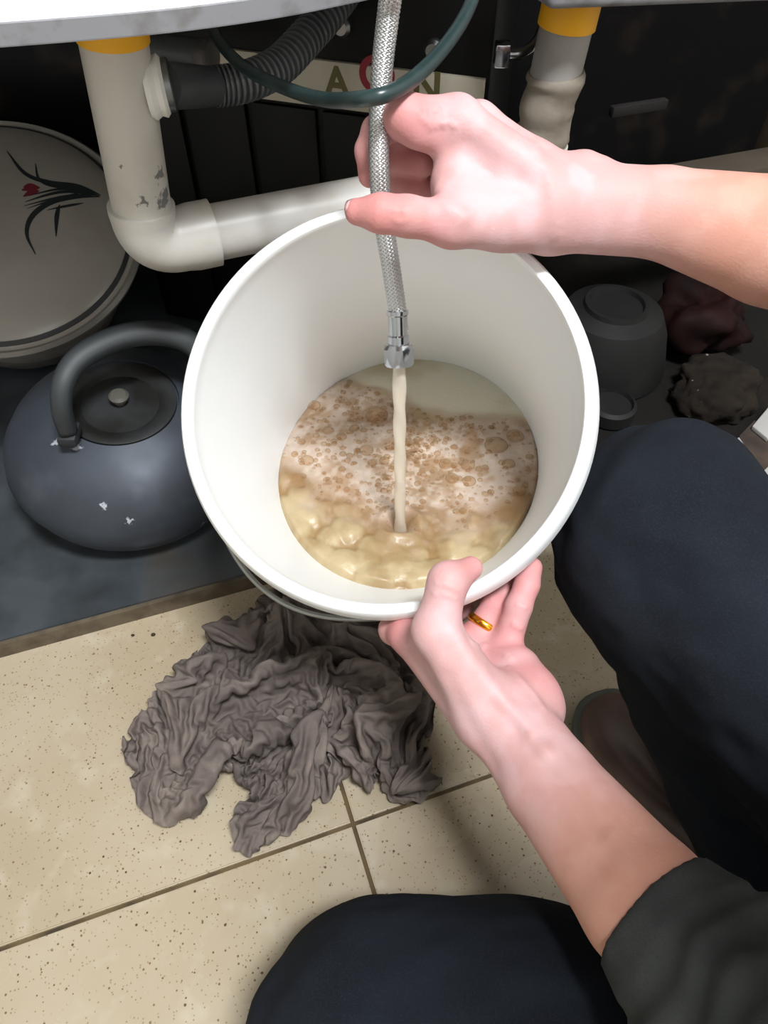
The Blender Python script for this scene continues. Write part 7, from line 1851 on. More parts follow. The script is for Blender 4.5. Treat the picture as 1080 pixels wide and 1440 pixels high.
    13,-10,-16,-11,21,7,7,5,-3,-4,-3,-4,-6,-21,2,0,-3,-7,3,11,-1,2,6,8,1,8,-11,1,-15,17,-7,-8,-4,-2,6,5,1,3,-14,4,-3,2,0,-5,5,1,-1,-2,-3,3,1,2,0,-5,1,2,0,13,
    -6,10,-18,11,-5,11,13,6,-11,-20,-5,3,12,-2,-1,-15,11,5,20,-10,-6,-14,1,8,-13,-2,0,2,-6,-2,17,15,4,8,-10,-6,-1,7,-2,-11,5,1,-7,-3,-7,9,-14,11,-11,3,3,20,17,
    -4,0,-18,3,2,-1,1,-3,5,0,2,0,2,1,5,14,-6,-4,1,-2,4,-13,11,-8,-9,-5,10,17,7,-6,-18,-6,18,-1,-13,-9,-5,7,-9,7,3,1,3,-24,-8,3,28,18,-8,-15,-21,14,14,20,-19,
    -15,-17,3,5,3,5,7,-1,-5,-7,-3,9,-8,-3,0,2,7,-8,5,-3,4,4,2,-2,0,0,0,2,18,-1,-1,2,2,-4,-13,0,12,-11,4,-20,12,-4,19,15,-2,-13,-10,1,10,-2,0,2,-4,1,0,0,0,2,
    -12,8,-17,2,-2,2,1,-5,-1,15,9,-12,2,-16,9,-2,-7,15,-15,1,-15,30,-4,-6,0,-1,0,-21,-1,-4,17,4,20,1,-3,-15,-17,7,-6,11,-6,2,-3,-1,1,0,0,1,-5,0,1,-3,0,12,10,3,
    8,1,-1,-1,-7,-4,-16,9,2,-8,-8,-2,8,-2,1,10,9,5,5,-7,-6,-19,-2,1,1,5,-3,6,-3,1,3,-2,4,-14,-7,22,2,0,-14,1,21,-6,1,-6,-4,0,-9,6,-7,1,14,-1,6,-18,4,-7,-2,20,
    3,4,-22,2,-7,7,-10,3,8,12,12,13,-8,-11,-10,-1,-1,-6,7,0,-8,-8,4,19,11,18,1,-3,-3,-1,-8,-11,2,1,3,3,21,0,-4,-6,-5,-2,-5,3,4,-6,-13,-7,-8,22,3,9,12,-4,0,-5,
    1,1,-4,4,-2,-16,2,3,5,1,7,10,-3,-19,-17,-7,11,9,10,-9,-13,-7,-7,8,-3,24,1,-14,7,-4,15,-11,-5,-3,-16,19,5,23,-17,-12,-20,-1,8,20,2,-15,-6,-4,8,-21,18,5,7,
    -12,9,-1,2,-6,2,-3,2,1,-3,-5,-3,5,-7,-2,-1,5,-2,2,-1,15,-3,16,11,-3,-9,-8,2,10,-15,3,-19,12,-5,14,14,4,-14,-1,0,0,-5,0,15,-13,2,2,4,-3,2,-9,3,-4,6,1,-25,
    -2,-10,16,-4,23,-8,-13,-4,-2,9,-1,19,-12,0,-18,12,0,-11,19,8,11,-5,-13,-2,0,-1,7,4,2,-7,-1,7,4,-10,-4,-13,-2,-6,8,1,0,0,-1,2,-5,-11,0,11,7,-1,10,3,2,2,-5,
    -3,-19,10,2,-6,-10,-3,7,5,-1,8,-11,8,-5,6,-3,-8,-1,-3,14,10,-2,-5,6,6,11,-12,-6,-17,-12,19,-3,4,-14,4,5,-3,-4,12,-1,16,-6,-3,-9,-10,4,8,9,4,-18,-2,1,23,-5,
    -3,-9,10,-2,-11,-10,1,14,9,9,9,-10,-6,-2,-1,-4,-9,10,-1,-17,-11,0,18,1,6,8,5,14,1,1,-17,-23,3,-3,0,16,6,7,-17,-4,9,-1,-2,2,0,1,1,-5,2,2,3,1,0,0,2,1,0,-1,
    -1,-4,-5,-9,2,4,8,7,2,2,-2,5,1,-13,6,-8,20,-18,-12,0,-1,12,-21,15,-13,23,3,-9,2,-17,10,-20,4,10,25,11,-13,-10,-16,9,-15,6,3,12,-3,7,-12,3,-7,-1,0,-4,2,-1,
    1,-1,-1,1,1,1,0,1,4,-11,-2,-2,16,-2,0,-5,14,-4,7,9,0,-8,-8,0,10,-15,7,-18,14,-6,20,10,2,-7,-2,1,-12,0,-2,8,-3,-1,5,-3,-1,3,-12,4,-1,-4,10,-18,15,-15,15,8,
    -4,-13,-17,-6,7,7,1,14,-8,0,-10,6,1,-7,9,0,1,4,-2,5,-1,-2,5,4,4,-1,-1,4,-6,-12,-8,-4,2,0,0,0,1,0,7,5,-2,-19,-6,4,2,-2,14,9,9,8,-11,-7,-13,14,4,-13,-6,-6,
    12,5,-1,0,2,7,-13,-8,-4,6,12,1,12,-5,-1,-13,-4,-1,0,-8,1,10,-6,13,-11,18,-12,19,1,-2,-5,-10,1,-4,10,3,-13,-11,1,22,2,-3,-3,0,0,-3,-1,-1,0,9,2,-15,-8,0,17,
    12,12,7,0,1,0,-12,-14,-5,10,0,-20,1,5,-2,-18,-3,13,2,13,12,2,-11,-3,9,-3,2,-2,0,-15,11,4,14,-11,-6,0,1,-3,-6,-2,1,0,1,-1,-1,6,13,11,0,1,1,-14,-11,-14,12,
    14,12,-2,-12,-3,12,7,2,-18,-10,-5,-2,8,5,2,-9,-9,1,2,-6,-1,-1,-2,16,14,-7,-22,-10,19,2,-1,1,-3,15,-10,2,1,-2,1,-17,-3,-1,0,5,2,0,-1,1,0,-3,8,-1,14,-12,2,
    -6,4,5,-16,-5,-2,9,-1,0,7,12,-4,6,12,1,-9,-12,-2,13,-8,2,-20,15,-2,15,6,2,-5,0,0,-6,-3,-2,8,1,1,-2,-3,0,3,-6,-1,0,-5,4,-16,-12,-6,-1,19,3,-12,-18,-3,12,5,
    0,12,-5,-4,-7,10,9,-18,-5,1,0,20,-1,15,-3,-9,0,-1,-3,1,2,14,7,-3,-8,-20,-14,-7,11,5,4,-8,13,7,4,-16,-6,-8,-8,-3,16,9,5,11,-1,-1,-3,-3,-2,-22,13,-3,16,-20,
    3,-7,11,4,-13,-1,-8,13,-3,1,-2,-1,2,5,3,-1,-7,-1,0,0,1,7,-10,-8,-6,16,12,-3,6,-1,6,4,11,-2,-21,-19,-2,6,3,14,20,2,4,-2,0,-13,-2,4,-4,-24,-6,-1,14,0,8,10,
    10,12,2,-8,-16,-6,0,-5,-10,16,5,-4,-18,-2,12,-7,12,6,1,-13,-18,12,3,18,-9,-2,-8,8,-3,1,-2,8,8,0,-1,-1,-1,0,0,0,-7,-10,3,3,9,2,0,0,0,-6,-5,-3,-4,-4,-12,16,
    7,16,19,-2,-18,-19,-13,16,-4,20,-6,-1,-8,16,9,-17,-20,-11,8,13,-2,-5,-16,19,1,7,-18,11,-7,13,-15,0,6,5,2,-15,6,4,-5,-4,3,5,-8,-8,-2,9,16,-3,9,-14,3,-6,5,4,
    -13,-6,-1,6,0,-1,8,7,-4,7,11,0,-10,-13,0,3,-1,1,3,14,-1,1,4,3,-7,0,0,-4,1,12,-3,2,-9,9,-6,-5,7,-18,8,5,-2,-7,14,-13,4,-12,15,-2,-15,-7,-4,7,0,6,-6,-3,-8,5,
    21,2,4,-19,0,2,14,8,-15,8,3,22,-6,-13,-14,11,13,15,-13,-6,-20,-13,-8,14,4,4,-12,16,5,3,-8,-8,-2,-8,-3,1,-5,1,12,11,5,11,-12,-2,-15,6,-4,0,-1,2,-4,-2,0,1,1,
    -1,0,-2,1,1,4,0,-2,0,0,2,-4,2,13,7,1,-21,2,-2,18,-6,1,-17,-1,-3,6,16,5,-3,-8,-7,9,-2,2,4,-10,4,-11,4,-5,6,7,6,-14,-7,-5,8,-2,5,13,10,9,7,-9,-9,-6,-3,4,0,
    19,-6,-10,-10,-2,6,3,3,2,-3,-1,0,-2,-3,-4,7,-1,-3,-3,2,5,-3,-1,-10,-3,0,8,-1,0,2,0,-1,0,8,2,5,-8,-2,-9,-8,19,-4,12,-20,-6,-19,15,3,22,13,-4,-12,-10,-4,3,5,
    4,-4,-17,6,17,-4,0,-18,15,-1,4,-15,4,0,23,-13,3,-21,20,-5,7,-16,14,-7,1,-10,0,4,-2,-2,9,8,6,-16,-12,-2,14,15,-5,4,-16,7,-10,8,4,-10,-6,-2,4,-2,-3,10,12,-3,
    9,2,0,0,-6,2,-17,2,-2,18,9,-1,-3,8,7,-11,-10,-7,10,11,12,-15,-4,5,-2,-3,-16,8,-13,-6,2,13,-1,12,-8,-1,-6,0,0,-14,1,-7,7,-1,2,-1,6,2,-9,1,1,-1,0,1,1,11,8,
    -1,-1,0,0,-9,-9,-2,18,11,16,-14,-7,-19,-13,-7,14,1,2,3,11,1,-12,8,5,2,-8,-4,-4,-11,-4,10,12,1,9,-4,-1,-3,-8,1,-8,0,0,1,2,1,0,0,0,-1,2,-2,-1,4,-1,2,-1,0,3,
    -1,7,11,-3,-2,-22,9,-4,14,-11,14,10,3,-13,-15,12,4,-11,-15,-6,8,11,10,19,-1,8,1,-8,-16,-8,8,0,-14,-2,-2,3,-3,6,17,-7,9,-4,6,-10,-13,-12,11,10,11,-16,-11,
    -2,3,9,6,-1,1,0,1,5,-7,7,2,4,-11,-14,2,1,3,3,4,-12,-6,-3,16,-4,7,-13,0,9,-3,-3,-9,3,12,-7,0,-13,17,7,13,-9,-11,-4,7,-1,-5,1,6,0,-7,16,-5,0,0,4,-1,-19,15,
    -7,10,-10,17,-14,-8,-11,8,14,-2,-7,10,-4,19,-11,0,-18,11,12,2,-16,-7,-1,-2,-4,4,-6,5,2,0,-3,10,6,-4,1,-1,2,-1,2,6,-18,-7,1,5,-1,-5,6,21,-3,8,-15,2,0,-2,8,
    -19,-2,-5,21,10,-4,1,7,-1,-7,1,0,2,5,-1,-4,1,16,8,6,-11,-8,-6,0,15,8,7,4,-7,-4,1,3,9,1,-9,-8,-1,-11,0,-11,21,-6,-7,-19,5,15,2,-3,-18,22,8,-5,2,8,11,-10,
    -12,-10,14,4,14,-9,-1,-13,-11,-6,0,-8,3,18,1,-2,-3,8,1,-13,3,1,-3,-10,-6,15,16,0,5,-8,-1,-3,2,2,-8,-8,0,-1,2,1,0,8,-2,-1,0,-1,6,5,5,-9,-12,-4,10,6,7,14,-4,
    -6,-7,-2,0,1,0,16,5,-5,-15,-10,18,3,-14,-3,-2,1,-10,2,18,6,13,6,-8,-10,-4,2,-9,-10,-8,12,-10,14,-7,17,-1,-1,1,-2,4,2,3,12,1,-12,-13,-9,12,-10,-9,12,9,9,
    -12,-6,3,3,5,4,0,2,3,-8,-6,-11,5,11,-17,4,-13,14,-14,7,-4,3,19,-2,-6,-16,7,15,-9,-4,-6,1,1,-11,10,-3,24,9,-2,-6,-7,-5,-15,1,5,-2,-2,15,4,-9,-9,1,-1,6,1,1,
    -2,2,-2,-9,13,7,-3,6,3,16,-22,-9,-11,20,8,-5,-19,-5,1,11,0,-1,-18,2,8,12,-6,9,-9,11,-13,-1,-3,5,12,4,-15,-3,0,1,-14,-5,13,18,-9,8,-13,7,-3,6,4,-15,-7,-5,
    15,14,-6,0,-14,8,2,3,-4,2,13,2,-19,-10,-6,9,3,-2,-19,-3,1,18,12,2,7,-12,-6,-12,0,0,-6,8,4,16,-13,5,-16,16,-11,-1,-3,0,11,-14,4,-8,14,1,-16,13,5,11,1,0,0,1,
    -1,1,4,9,6,-7,-9,-16,-16,-3,1,-6,2,21,1,-4,-4,4,1,-13,0,-7,11,7,1,1,0,3,-7,-12,4,6,11,-5,-8,10,1,6,-12,9,16,-2,-10,-13,14,4,-13,-12,-5,12,-1,5,10,14,-2,
    -16,-16,-3,11,3,19,8,-6,-11,-2,2,-6,-7,10,-4,-8,-13,10,12,9,11,4,-10,-7,-5,9,-8,-1,7,11,12,-21,-1,-10,16,-16,-13,-10,7,9,11,17,7,-11,-12,-3,14,-13,-5,3,1,
    2,-6,0,-8,1,1,4,7,2,6,-16,0,-9,-3,15,-10,14,-17,4,-14,7,4,3,17,-5,-4,-10,-3,0,10,18,8,-20,1,-14,7,-15,3,1,5,20,-2,-9,-8,0,-1,-7,0,2,5,4,-3,7,-12,7,-13,19,
    7,3,-14,-4,7,-6,-5,-4,8,-5,-5,-5,4,22,4,0,-19,1,-4,1,0,0,-8,-2,9,5,-4,0,4,2,16,0,-2,0,-8,7,-15,8,5,-12,-11,-2,11,11,-11,2,-8,13,-5,-2,-2,-1,1,-3,12,3,-5,
    -3,-3,12,-3,3,-15,1,-1,-13,2,4,3,14,-6,1,-26,-4,0,-2,6,3,26,7,4,2,-17,-7,-12,7,-2,3,3,3,-19,-7,0,7,6,-5,4,-3,2,7,1,1,-19,9,4,-1,10,2,14,-14,-7,-9,14,7,6,0,
    -1,-1,-8,-3,-3,-17,0,-2,0,0,4,3,6,-6,6,-6,17,-2,-4,-4,13,2,-4,-7,-2,0,-12,7,12,15,-8,-7,2,3,10,-12,-3,-18,10,3,-6,-1,-2,2,-10,0,16,16,2,-9,-17,1,10,3,16,4,
    -4,-8,1,-1,-3,-2,14,-7,-12,-11,7,14,12,17,-7,-13,-19,8,-9,10,-20,12,-3,23,-3,9,-5,9,-21,-8,-6,2,4,-1,8,10,-4,-10,-18,6,-4,-1,3,4,10,-1,-3,-9,-6,2,-4,11,-2,
    1,-15,8,-2,0,-1,0,13,-6,-2,-12,5,-3,1,23,14,2,-9,-17,-6,-7,9,6,-12,10,-1,4,-17,-8,12,15,1,-4,-7,1,10,3,7,-18,12,-7,17,-9,4,-25,0,2,5,-10,6,9,-8,1,-9,5,-7,
    0,9,-1,9,-11,14,-6,2,-7,4,-3,-8,-1,2,4,-8,11,6,10,-14,-17,1,14,16,-7,12,-11,6,-13,6,3,-13,-6,-8,13,-1,1,1,8,7,-15,-11,0,9,11,-13,6,-2,4,2,-8,8,-3,6,-2,-17,
    -20,0,12,8,-10,9,2,12,11,-4,-10,-12,1,4,7,12,0,3,2,8,2,-15,-9,-5,8,-5,-17,2,12,23,-6,-12,-9,4,1,3,-7,2,-21,7,1,-4,12,0,7,-16,-2,0,13,3,0,2,2,1,-3,4,-8,-13,
    -3,-2,-7,-6,20,6,-3,-8,0,0,-1,6,-2,7,7,9,7,-1,-5,-17,-7,-3,10,-12,12,-9,10,-11,15,2,-1,-2,-2,3,2,8,-2,-6,-13,5,7,17,-3,-8,-15,4,10,4,13,5,2,5,-1,-11,-18,
    -2,11,-4,-17,-6,9,22,12,10,0,-4,-22,-8,1,14,4,-5,2,0,-4,3,0,1,-18,-11,-9,9,0,2,-1,9,14,-10,-8,-2,1,-9,-12,12,-3,1,8,3,-2,5,2,10,-24,0,-8,21,1,0,-10,-3,-1,
    6,15,0,-9,-17,1,0,0,8,7,-5,-10,-4,12,-2,-1,1,9,-7,-7,-7,10,13,1,7,-1,9,-11,-18,-2,-12,4,3,4,0,-2,9,-5,-1,0,0,8,-6,5,-12,2,-1,0,0,1,9,2,-5,5,-4,3,-8,6,-2,7,
    8,2,-5,-10,-2,1,-1,-2,-18,9,16,11,-12,11,-5,8,-10,0,0,-6,3,-9,-1,-2,11,-2,0,-1,-3,-4,-5,7,13,-10,-2,0,3,0,-3,-11,-7,12,4,-7,-21,1,22,5,-5,-7,4,7,-13,-5,-2,
    7,-1,2,-5,1,-9,8,15,13,19,-15,-2,-7,3,-11,-18,-3,2,8,-3,6,-6,5,-6,6,-8,6,7,1,0,-16,15,-3,-5,-3,-2,0,13,6,-1,1,-1,18,-1,1,0,-19,3,-17,-13,-6,9,5,7,-9,3,-14,
    16,11,-6,3,-8,7,1,3,10,-23,11,-8,12,-10,3,17,-6,13,-3,0,2,0,0,-3,1,15,-17,-5,-4,2,5,-1,-1,-2,-3,3,2,1,0,1,3,-1,1,-1,-3,1,-4,3,0,-1,0,-22,8,-4,21,1,3,-28,3,
    -6,8,-15,7,7,0,6,-6,15,-9,-2,-14,0,7,1,14,-12,2,-10,1,9,-4,5,-1,0,0,-12,7,2,4,18,-2,7,-26,4,-16,9,2,17,-3,-10,-16,6,10,1,-6,-1,0,0,0,-1,6,2,3,-1,10,-1,0,
    -14,-2,8,4,4,-13,-1,1,6,-7,6,-8,2,2,3,-4,-4,2,-2,-1,-4,3,-2,8,-1,1,-1,0,1,-10,13,2,8,-15,4,-1,-2,-4,7,1,-10,-10,10,6,0,-2,-4,7,3,13,-6,-10,-18,3,14,6,-6,5,
    -2,16,-11,1,1,0,-2,-8,1,7,1,-11,-5,0,6,0,-10,8,-3,6,4,-14,-3,7,2,9,-10,18,-5,-16,-5,-6,1,-12,-4,15,6,-1,-6,1,-3,13,-4,18,6,-2,-13,-5,16,2,11,-16,-1,-10,3,
    1,-15,-1,-3,3,1,-2,7,-3,4,2,5,3,13,-9,0,-8,6,8,3,-6,-10,-9,19,9,-13,2,-3,4,1,1,-2,0,2,-2,-3,-6,27,5,-1,-25,-18,8,1,18,-17,17,-3,5,5,-9,-10,-17,6,15,-11,-2,
    -9,14,-5,-1,4,-5,2,3,-4,12,2,5,-13,-4,11,-1,0,-6,1,4,-1,2,-1,10,8,6,0,6,-1,0,-13,-28,2,-5,21,-17,19,-22,4,-16,22,-5,14,-17,5,-7,-4,-2,-4,23,-1,2,-19,5,-1,
    0,3,-1,-2,-10,17,7,-2,-13,-4,4,-7,3,16,-2,-2,-20,3,11,-1,8,-7,13,-5,-7,-19,4,16,7,-4,-9,-1,2,-2,1,-3,5,1,2,2,0,-1,6,-6,4,-9,7,-8,1,3,-1,-3,-5,13,-7,15,-3,
    -2,-8,-6,4,0,2,-2,0,2,0,2,-4,0,10,3,2,-20,0,5,1,-4,2,9,-2,-7,16,3,10,-21,3,-12,-8,3,20,22,-3,-20,-10,-1,1,-5,4,-1,-7,-4,14,12,-6,4,4,0,2,-5,0,0,-9,13,-10,
    11,7,-12,-10,-2,9,14,-19,1,0,3,17,-8,-17,-17,1,3,5,2,12,-17,11,1,-4,-5,-2,-2,5,0,1,-4,-14,11,-14,7,11,-3,-3,-1,19,2,10,1,3,0,-16,-2,-7,1,5,4,13,-9,-24,-13,
    3,11,6,6,16,-7,-7,-17,8,10,-11,-9,-10,12,16,23,-8,16,-10,12,-14,9,6,-5,-1,-18,-12,4,-3,22,-25,9,-17,17,-11,4,-21,11,6,16,18,3,-17,-9,4,5,-10,-5,-4,3,5,2,
    -3,-7,-3,5,-15,11,8,4,-6,-1,8,-5,-7,-1,0,2,-3,5,-9,1,-4,9,11,1,8,-21,9,-20,12,-7,5,-3,-2,-1,-1,0,-1,14,18,3,-11,-4,-9,-7,-10,6,11,19,-7,-7,-11,-1,-3,2,4,4,
    10,5,-4,-7,-5,-6,3,14,5,-15,-12,1,0,2,-3,13,20,8,-13,-26,-9,0,8,7,-4,-1,-3,4,15,8,0,-22,-14,9,8,5,-9,19,11,-3,-28,-15,9,8,10,-10,15,-6,3,-21,-6,14,8,4,-14,
    5,0,1,-8,14,-5,-2,-13,8,0,-1,1,-1,0,5,-1,-6,6,14,10,-10,-19,18,-7,6,-17,5,-1,-4,-6,9,-9,13,5,17,-8,-16,-8,4,2,-4,-8,9,5,-2,1,-4,15,1,13,-13,15,-16,7,-10,8,
    11,-16,-9,-8,9,3,-13,-8,-14,7,22,1,9,-24,-2,-13,8,0,-1,3,2,-2,-2,-3,14,7,0,-5,-8,11,-4,-10,4,14,-1,-17,-12,9,8,-1,13,15,-2,5,-18,1,-22,-1,4,17,9,-7,-20,-3,
    -1,6,-1,11,-8,-1,-6,4,14,16,-5,-11,-24,11,1,15,-18,-1,-3,1,-1,-9,2,4,-1,28,-7,3,-8,7,-5,-8,5,12,-7,-4,-8,12,-5,8,15,2,-9,-12,8,0,-3,-15,1,5,1,0,0,15,-3,-7,
    -2,2,2,-5,1,8,-2,-1,-15,-1,1,14,-3,3,-14,0,-6,14,17,4,-2,-7,-6,1,0,21,-15,-12,8,13,2,-9,-17,6,-2,-2,11,8,5,-20,-17,3,1,8,-1,6,-4,-6,-9,11,10,-1,-7,8,-1,0,
    -9,15,12,-5,-18,-8,10,14,-17,-11,-9,9,13,10,-9,-10,2,3,21,-7,-4,-18,5,0,7,-2,0,-2,-2,0,0,-8,15,-3,11,-13,-5,-6,2,11,-3,12,-6,17,-10,-12,-12,-5,17,-6,10,-4,
    3,0,-7,2,-2,1,10,-4,-2,2,-4,12,-11,4,-7,-1,-5,9,-1,10,-16,15,-8,-1,-20,17,14,18,-14,-13,-16,7,9,13,-3,-11,-15,4,8,2,-5,15,6,-8,-1,-6,11,-17,19,-12,19,-9,1,
    0,-14,15,-1,-13,1,-7,22,-11,2,-18,-1,3,2,5,12,5,8,6,0,4,1,-7,-18,-18,11,3,-10,4,18,-3,-6,-12,-3,5,2,2,-20,-2,8,3,1,0,16,-5,22,-5,-6,-19,-5,12,20,0,-4,-29,
    5,-9,9,-2,2,17,-8,-2,-17,9,6,-9,-3,-5,22,7,1,-21,-12,1,15,5,-2,-4,-4,7,-7,10,-9,12,0,-2,-1,-8,5,1,4,0,-5,0,1,10,-9,8,-1,14,-10,-5,1,0,0,-13,7,5,1,-4,0,6,
    -3,-16,3,-2,9,0,1,1,3,6,9,-8,1,-18,4,-6,9,-7,21,4,-6,-12,-4,2,-2,-12,-1,-3,12,9,24,-13,-6,-11,5,-1,1,0,-1,1,-1,0,2,2,0,-1,-4,6,0,-3,12,-22,6,-20,8,9,12,15,
    -15,-10,-11,10,11,-6,-13,7,6,26,-9,-10,-11,5,3,20,-15,6,-15,15,-6,2,-9,15,-17,7,-19,10,-11,10,7,3,-6,-12,1,-1,1,1,3,-6,-5,16,4,-1,-15,6,-2,2,-2,13,-9,-2,
    10,14,-11,-20,-5,6,22,-4,3,-20,17,0,3,-9,20,-4,0,-26,14,-13,-1,-16,14,14,13,2,-15,-15,0,11,19,0,-13,-17,1,4,2,-16,12,15,5,16,-19,8,-15,7,11,1,5,-2,-11,-10,
    -14,4,3,7,2,8,-4,6,0,4,-22,-9,-3,4,-2,1,9,11,9,13,-5,-4,-2,1,-13,-7,-6,7,-10,3,5,-7,10,-2,-3,-2,-7,19,-5,9,-22,-12,1,20,7,-8,-6,10,2,17,-13,3,-10,2,-3,-8,
    -1,2,0,-4,-4,6,-3,5,1,8,-3,3,16,1,-4,-14,18,11,11,-6,8,-2,-8,-2,-12,5,-10,13,-15,-8,2,4,-9,-18,3,10,15,-7,-1,-14,12,3,0,-3,-1,14,-8,-6,-2,1,2,0,0,6,0,0,-1,
    1,3,-16,-1,-7,9,9,3,7,-17,5,-12,8,-2,-6,-8,19,21,5,-7,7,-14,-1,-21,2,0,0,1,1,5,15,1,-12,-3,11,10,1,-13,-11,-8,0,0,1,3,3,-6,3,7,14,-19,-8,-14,10,10,8,12,
    -12,1,-16,29,7,-10,-17,-12,8,-8,-6,2,10,13,-7,17,-7,18,-37,17,-13,9,-21,7,12,8,-12,-3,-7,23,-4,5,-18,21,-6,13,-6,12,-18,-14,5,7,18,-18,4,-9,4,1,-17,-3,-10,
    14,5,-4,-9,-4,16,2,12,-13,3,-12,23,6,5,-9,14,-3,5,-28,2,-7,-3,-4,-6,21,5,6,-19,-5,0,18,4,2,-18,8,7,-1,-11,-19,7,20,-1,1,-11,-5,1,-2,11,15,3,-11,-6,-14,1,4,
    15,2,10,-14,-1,-3,9,-1,-16,7,4,-5,-11,-2,7,3,6,-6,-7,-7,17,9,-2,8,-7,0,-8,-4,10,8,-2,3,-19,-1,-12,11,15,0,-9,2,2,-2,-16,0,8,20,-1,14,-17,7,-21,5,-10,9,-4,
    11,14,5,-11,-20,0,0,14,-6,8,-17,9,-11,2,-2,5,13,2,10,4,-8,-13,-11,2,2,-11,-3,-1,16,17,0,-3,-19,6,0,8,-6,2,10,0,-9,-10,0,9,6,1,-14,-1,-3,5,-1,3,-4,-1,-1,15,
    2,-2,-13,-16,12,0,2,7,11,0,2,5,10,-19,-22,-5,1,16,-3,12,7,-2,2,-1,-3,-3,-16,11,15,7,-4,-21,-7,-1,15,11,4,-11,-19,3,13,1,-8,-4,10,4,-12,20,13,-16,-18,-22,
    17,4,8,1,-15,-6,2,25,16,-5,3,-6,13,-31,-1,3,1,-2,-20,27,-8,-2,-12,27,10,-4,-17,18,1,-6,-21,20,10,12,-1,2,-3,4,1,4,-6,-16,0,-23,21,-1,24,-5,-8,-1,-16,2,-18,
    6,10,12,1,-19,1,-6,6,-17,4,-11,5,-2,8,10,-2,6,-4,8,-8,-17,-4,8,3,0,-10,19,4,-1,-15,-1,-1,20,1,1,-8,-1,22,-15,-11,-12,15,13,-12,1,6,-2,-14,-5,-12,-5,1,0,0,
    -6,3,10,9,-2,4,1,1,-2,-9,5,9,3,-2,-29,-3,0,21,2,9,-21,-5,-5,10,1,-5,6,12,0,-20,-9,1,25,6,7,10,-2,-2,-1,-8,-5,-15,14,-1,-12,-13,-2,15,8,-1,0,2,-1,-1,-10,6,
    -2,6,3,12,-7,-2,-15,7,-4,3,5,-2,-8,-5,8,-10,-13,0,14,13,-6,11,-2,-2,-1,5,-4,-6,-9,11,-1,6,-8,5,9,-1,-10,-10,2,10,7,-4,-4,-1,1,-5,2,5,-8,-2,-4,15,2,1,-10,
    -3,6,-5,1,0,-2,-3,1,1,-7,-3,13,-3,4,0,1,5,-5,6,8,8,-4,-19,-2,7,30,-8,-3,-5,-5,8,2,15,-11,-18,-15,12,-15,18,-8,4,-15,1,2,-3,6,13,-2,-6,-5,32,5,-13,-15,-10,
    3,-7,-1,-1,6,3,4,0,9,0,-11,-1,-4,6,-11,4,-10,7,12,27,-8,-12,-14,8,-4,2,18,7,-5,-28,6,5,7,-14,1,2,2,7,-5,7,-1,2,0,-19,-3,3,16,8,-6,-1,-10,8,6,-2,2,-4,1,1,
    -2,4,-14,-8,0,0,1,1,1,3,-4,14,-7,13,-9,-10,1,3,-1,-14,2,19,1,-7,-6,-1,14,-5,1,-8,-3,-3,4,6,4,-6,12,3,-6,-4,8,-13,1,-12,1,-5,-3,-2,3,13,5,12,-5,-2,-2,-7,3,
    -1,9,5,7,-9,-5,-25,3,-4,6,-1,6,15,11,7,5,-18,-10,-11,14,0,-17,-13,2,13,0,-2,1,2,2,5,0,2,4,-1,-4,-21,12,2,27,-14,1,-11,20,-6,-13,-18,0,9,17,10,14,-13,-1,-1,
    -1,12,-2,-3,-17,-8,2,-4,-3,3,6,13,2,18,0,-3,-4,-1,12,-21,-14,7,6,-4,-22,-4,11,7,-3,-4,2,1,-6,1,0,9,0,1,2,-1,4,-20,2,-2,2,-17,8,5,2,0,-1,2,-5,14,5,2,-18,-6,
    12,18,3,-9,-17,-4,0,2,3,6,-3,0,-10,-1,0,4,-1,-2,-3,0,11,-14,13,-6,27,-4,1,-14,17,-2,2,-29,-4,-4,11,-3,14,2,11,-17,14,-5,12,5,5,-2,-32,-1,13,-2,-4,-20,26,
    -3,1,-20,23,5,14,-17,-10,-7,-4,3,-4,21,7,-10,-19,-7,1,17,-4,8,-20,1,16,-1,7,-13,15,-15,7,-19,16,-4,10,2,-11,-7,1,18,17,-12,-15,-17,9,5,9,-6,20,-13,6,-15,3,
    0,1,1,-4,2,-3,6,2,2,0,4,1,6,-14,14,-7,-11,-9,6,6,0,-8,2,0,-7,5,-6,11,7,-1,2,4,13,-9,7,-1,-16,-3,19,14,-4,-4,-1,-7,-14,-8,19,-3,-4,0,10,3,-13,-7,0,20,-5,5,
    2,-10,1,-13,12,-2,-18,-9,1,16,14,4,16,-14,4,-13,14,-7,-19,2,3,-2,8,0,2,-9,-4,-3,-12,10,27,-3,-11,-17,10,-1,26,-10,0,-20,17,0,-12,-17,-1,13,10,0,15,-3,-3,
    -23,-1,3,20,10,5,-23,1,-1,-1,-10,-8,17,-1,3,0,-2,0,6,-7,4,-4,24,-3,-13,-3,11,-6,0,-2,1,-2,-4,1,-3,-9,8,2,0,3,-9,8,-9,2,1,-1,-9,-3,17,1,5,-10,0,-1,2,0,-3,1,
    -3,5,5,11,-8,-12,-6,14,2,0,5,1,-5,-14,2,8,7,-11,-3,6,14,5,-24,-1,2,6,-7,-7,20,16,7,0,-21,-2,-13,-3,-5,0,12,15,-9,0,-13,10,-9,0,-13,19,4,7,-19,0,-5,19,-4,5,
    5,-7,5,-6,9,-7,7,-4,-2,-3,15,-2,-13,4,6,-3,-13,3,-4,5,-8,18,-14,14,-8,18,-15,7,-22,11,-13,19,2,-5,-8,-8,1,-1,3,-2,-8,7,10,9,2,16,-8,-5,-10,5,-9,1,-2,2,3,
    -2,3,-12,10,-4,17,-13,18,-17,15,-6,-10,-10,-12,23,-1,8,-9,16,-6,-13,-4,1,2,-14,4,20,-19,3,1,6,-15,-6,1,3,1,12,2,-15,4,18,1,-5,-24,7,-11,2,7,21,6,14,0,2,1,
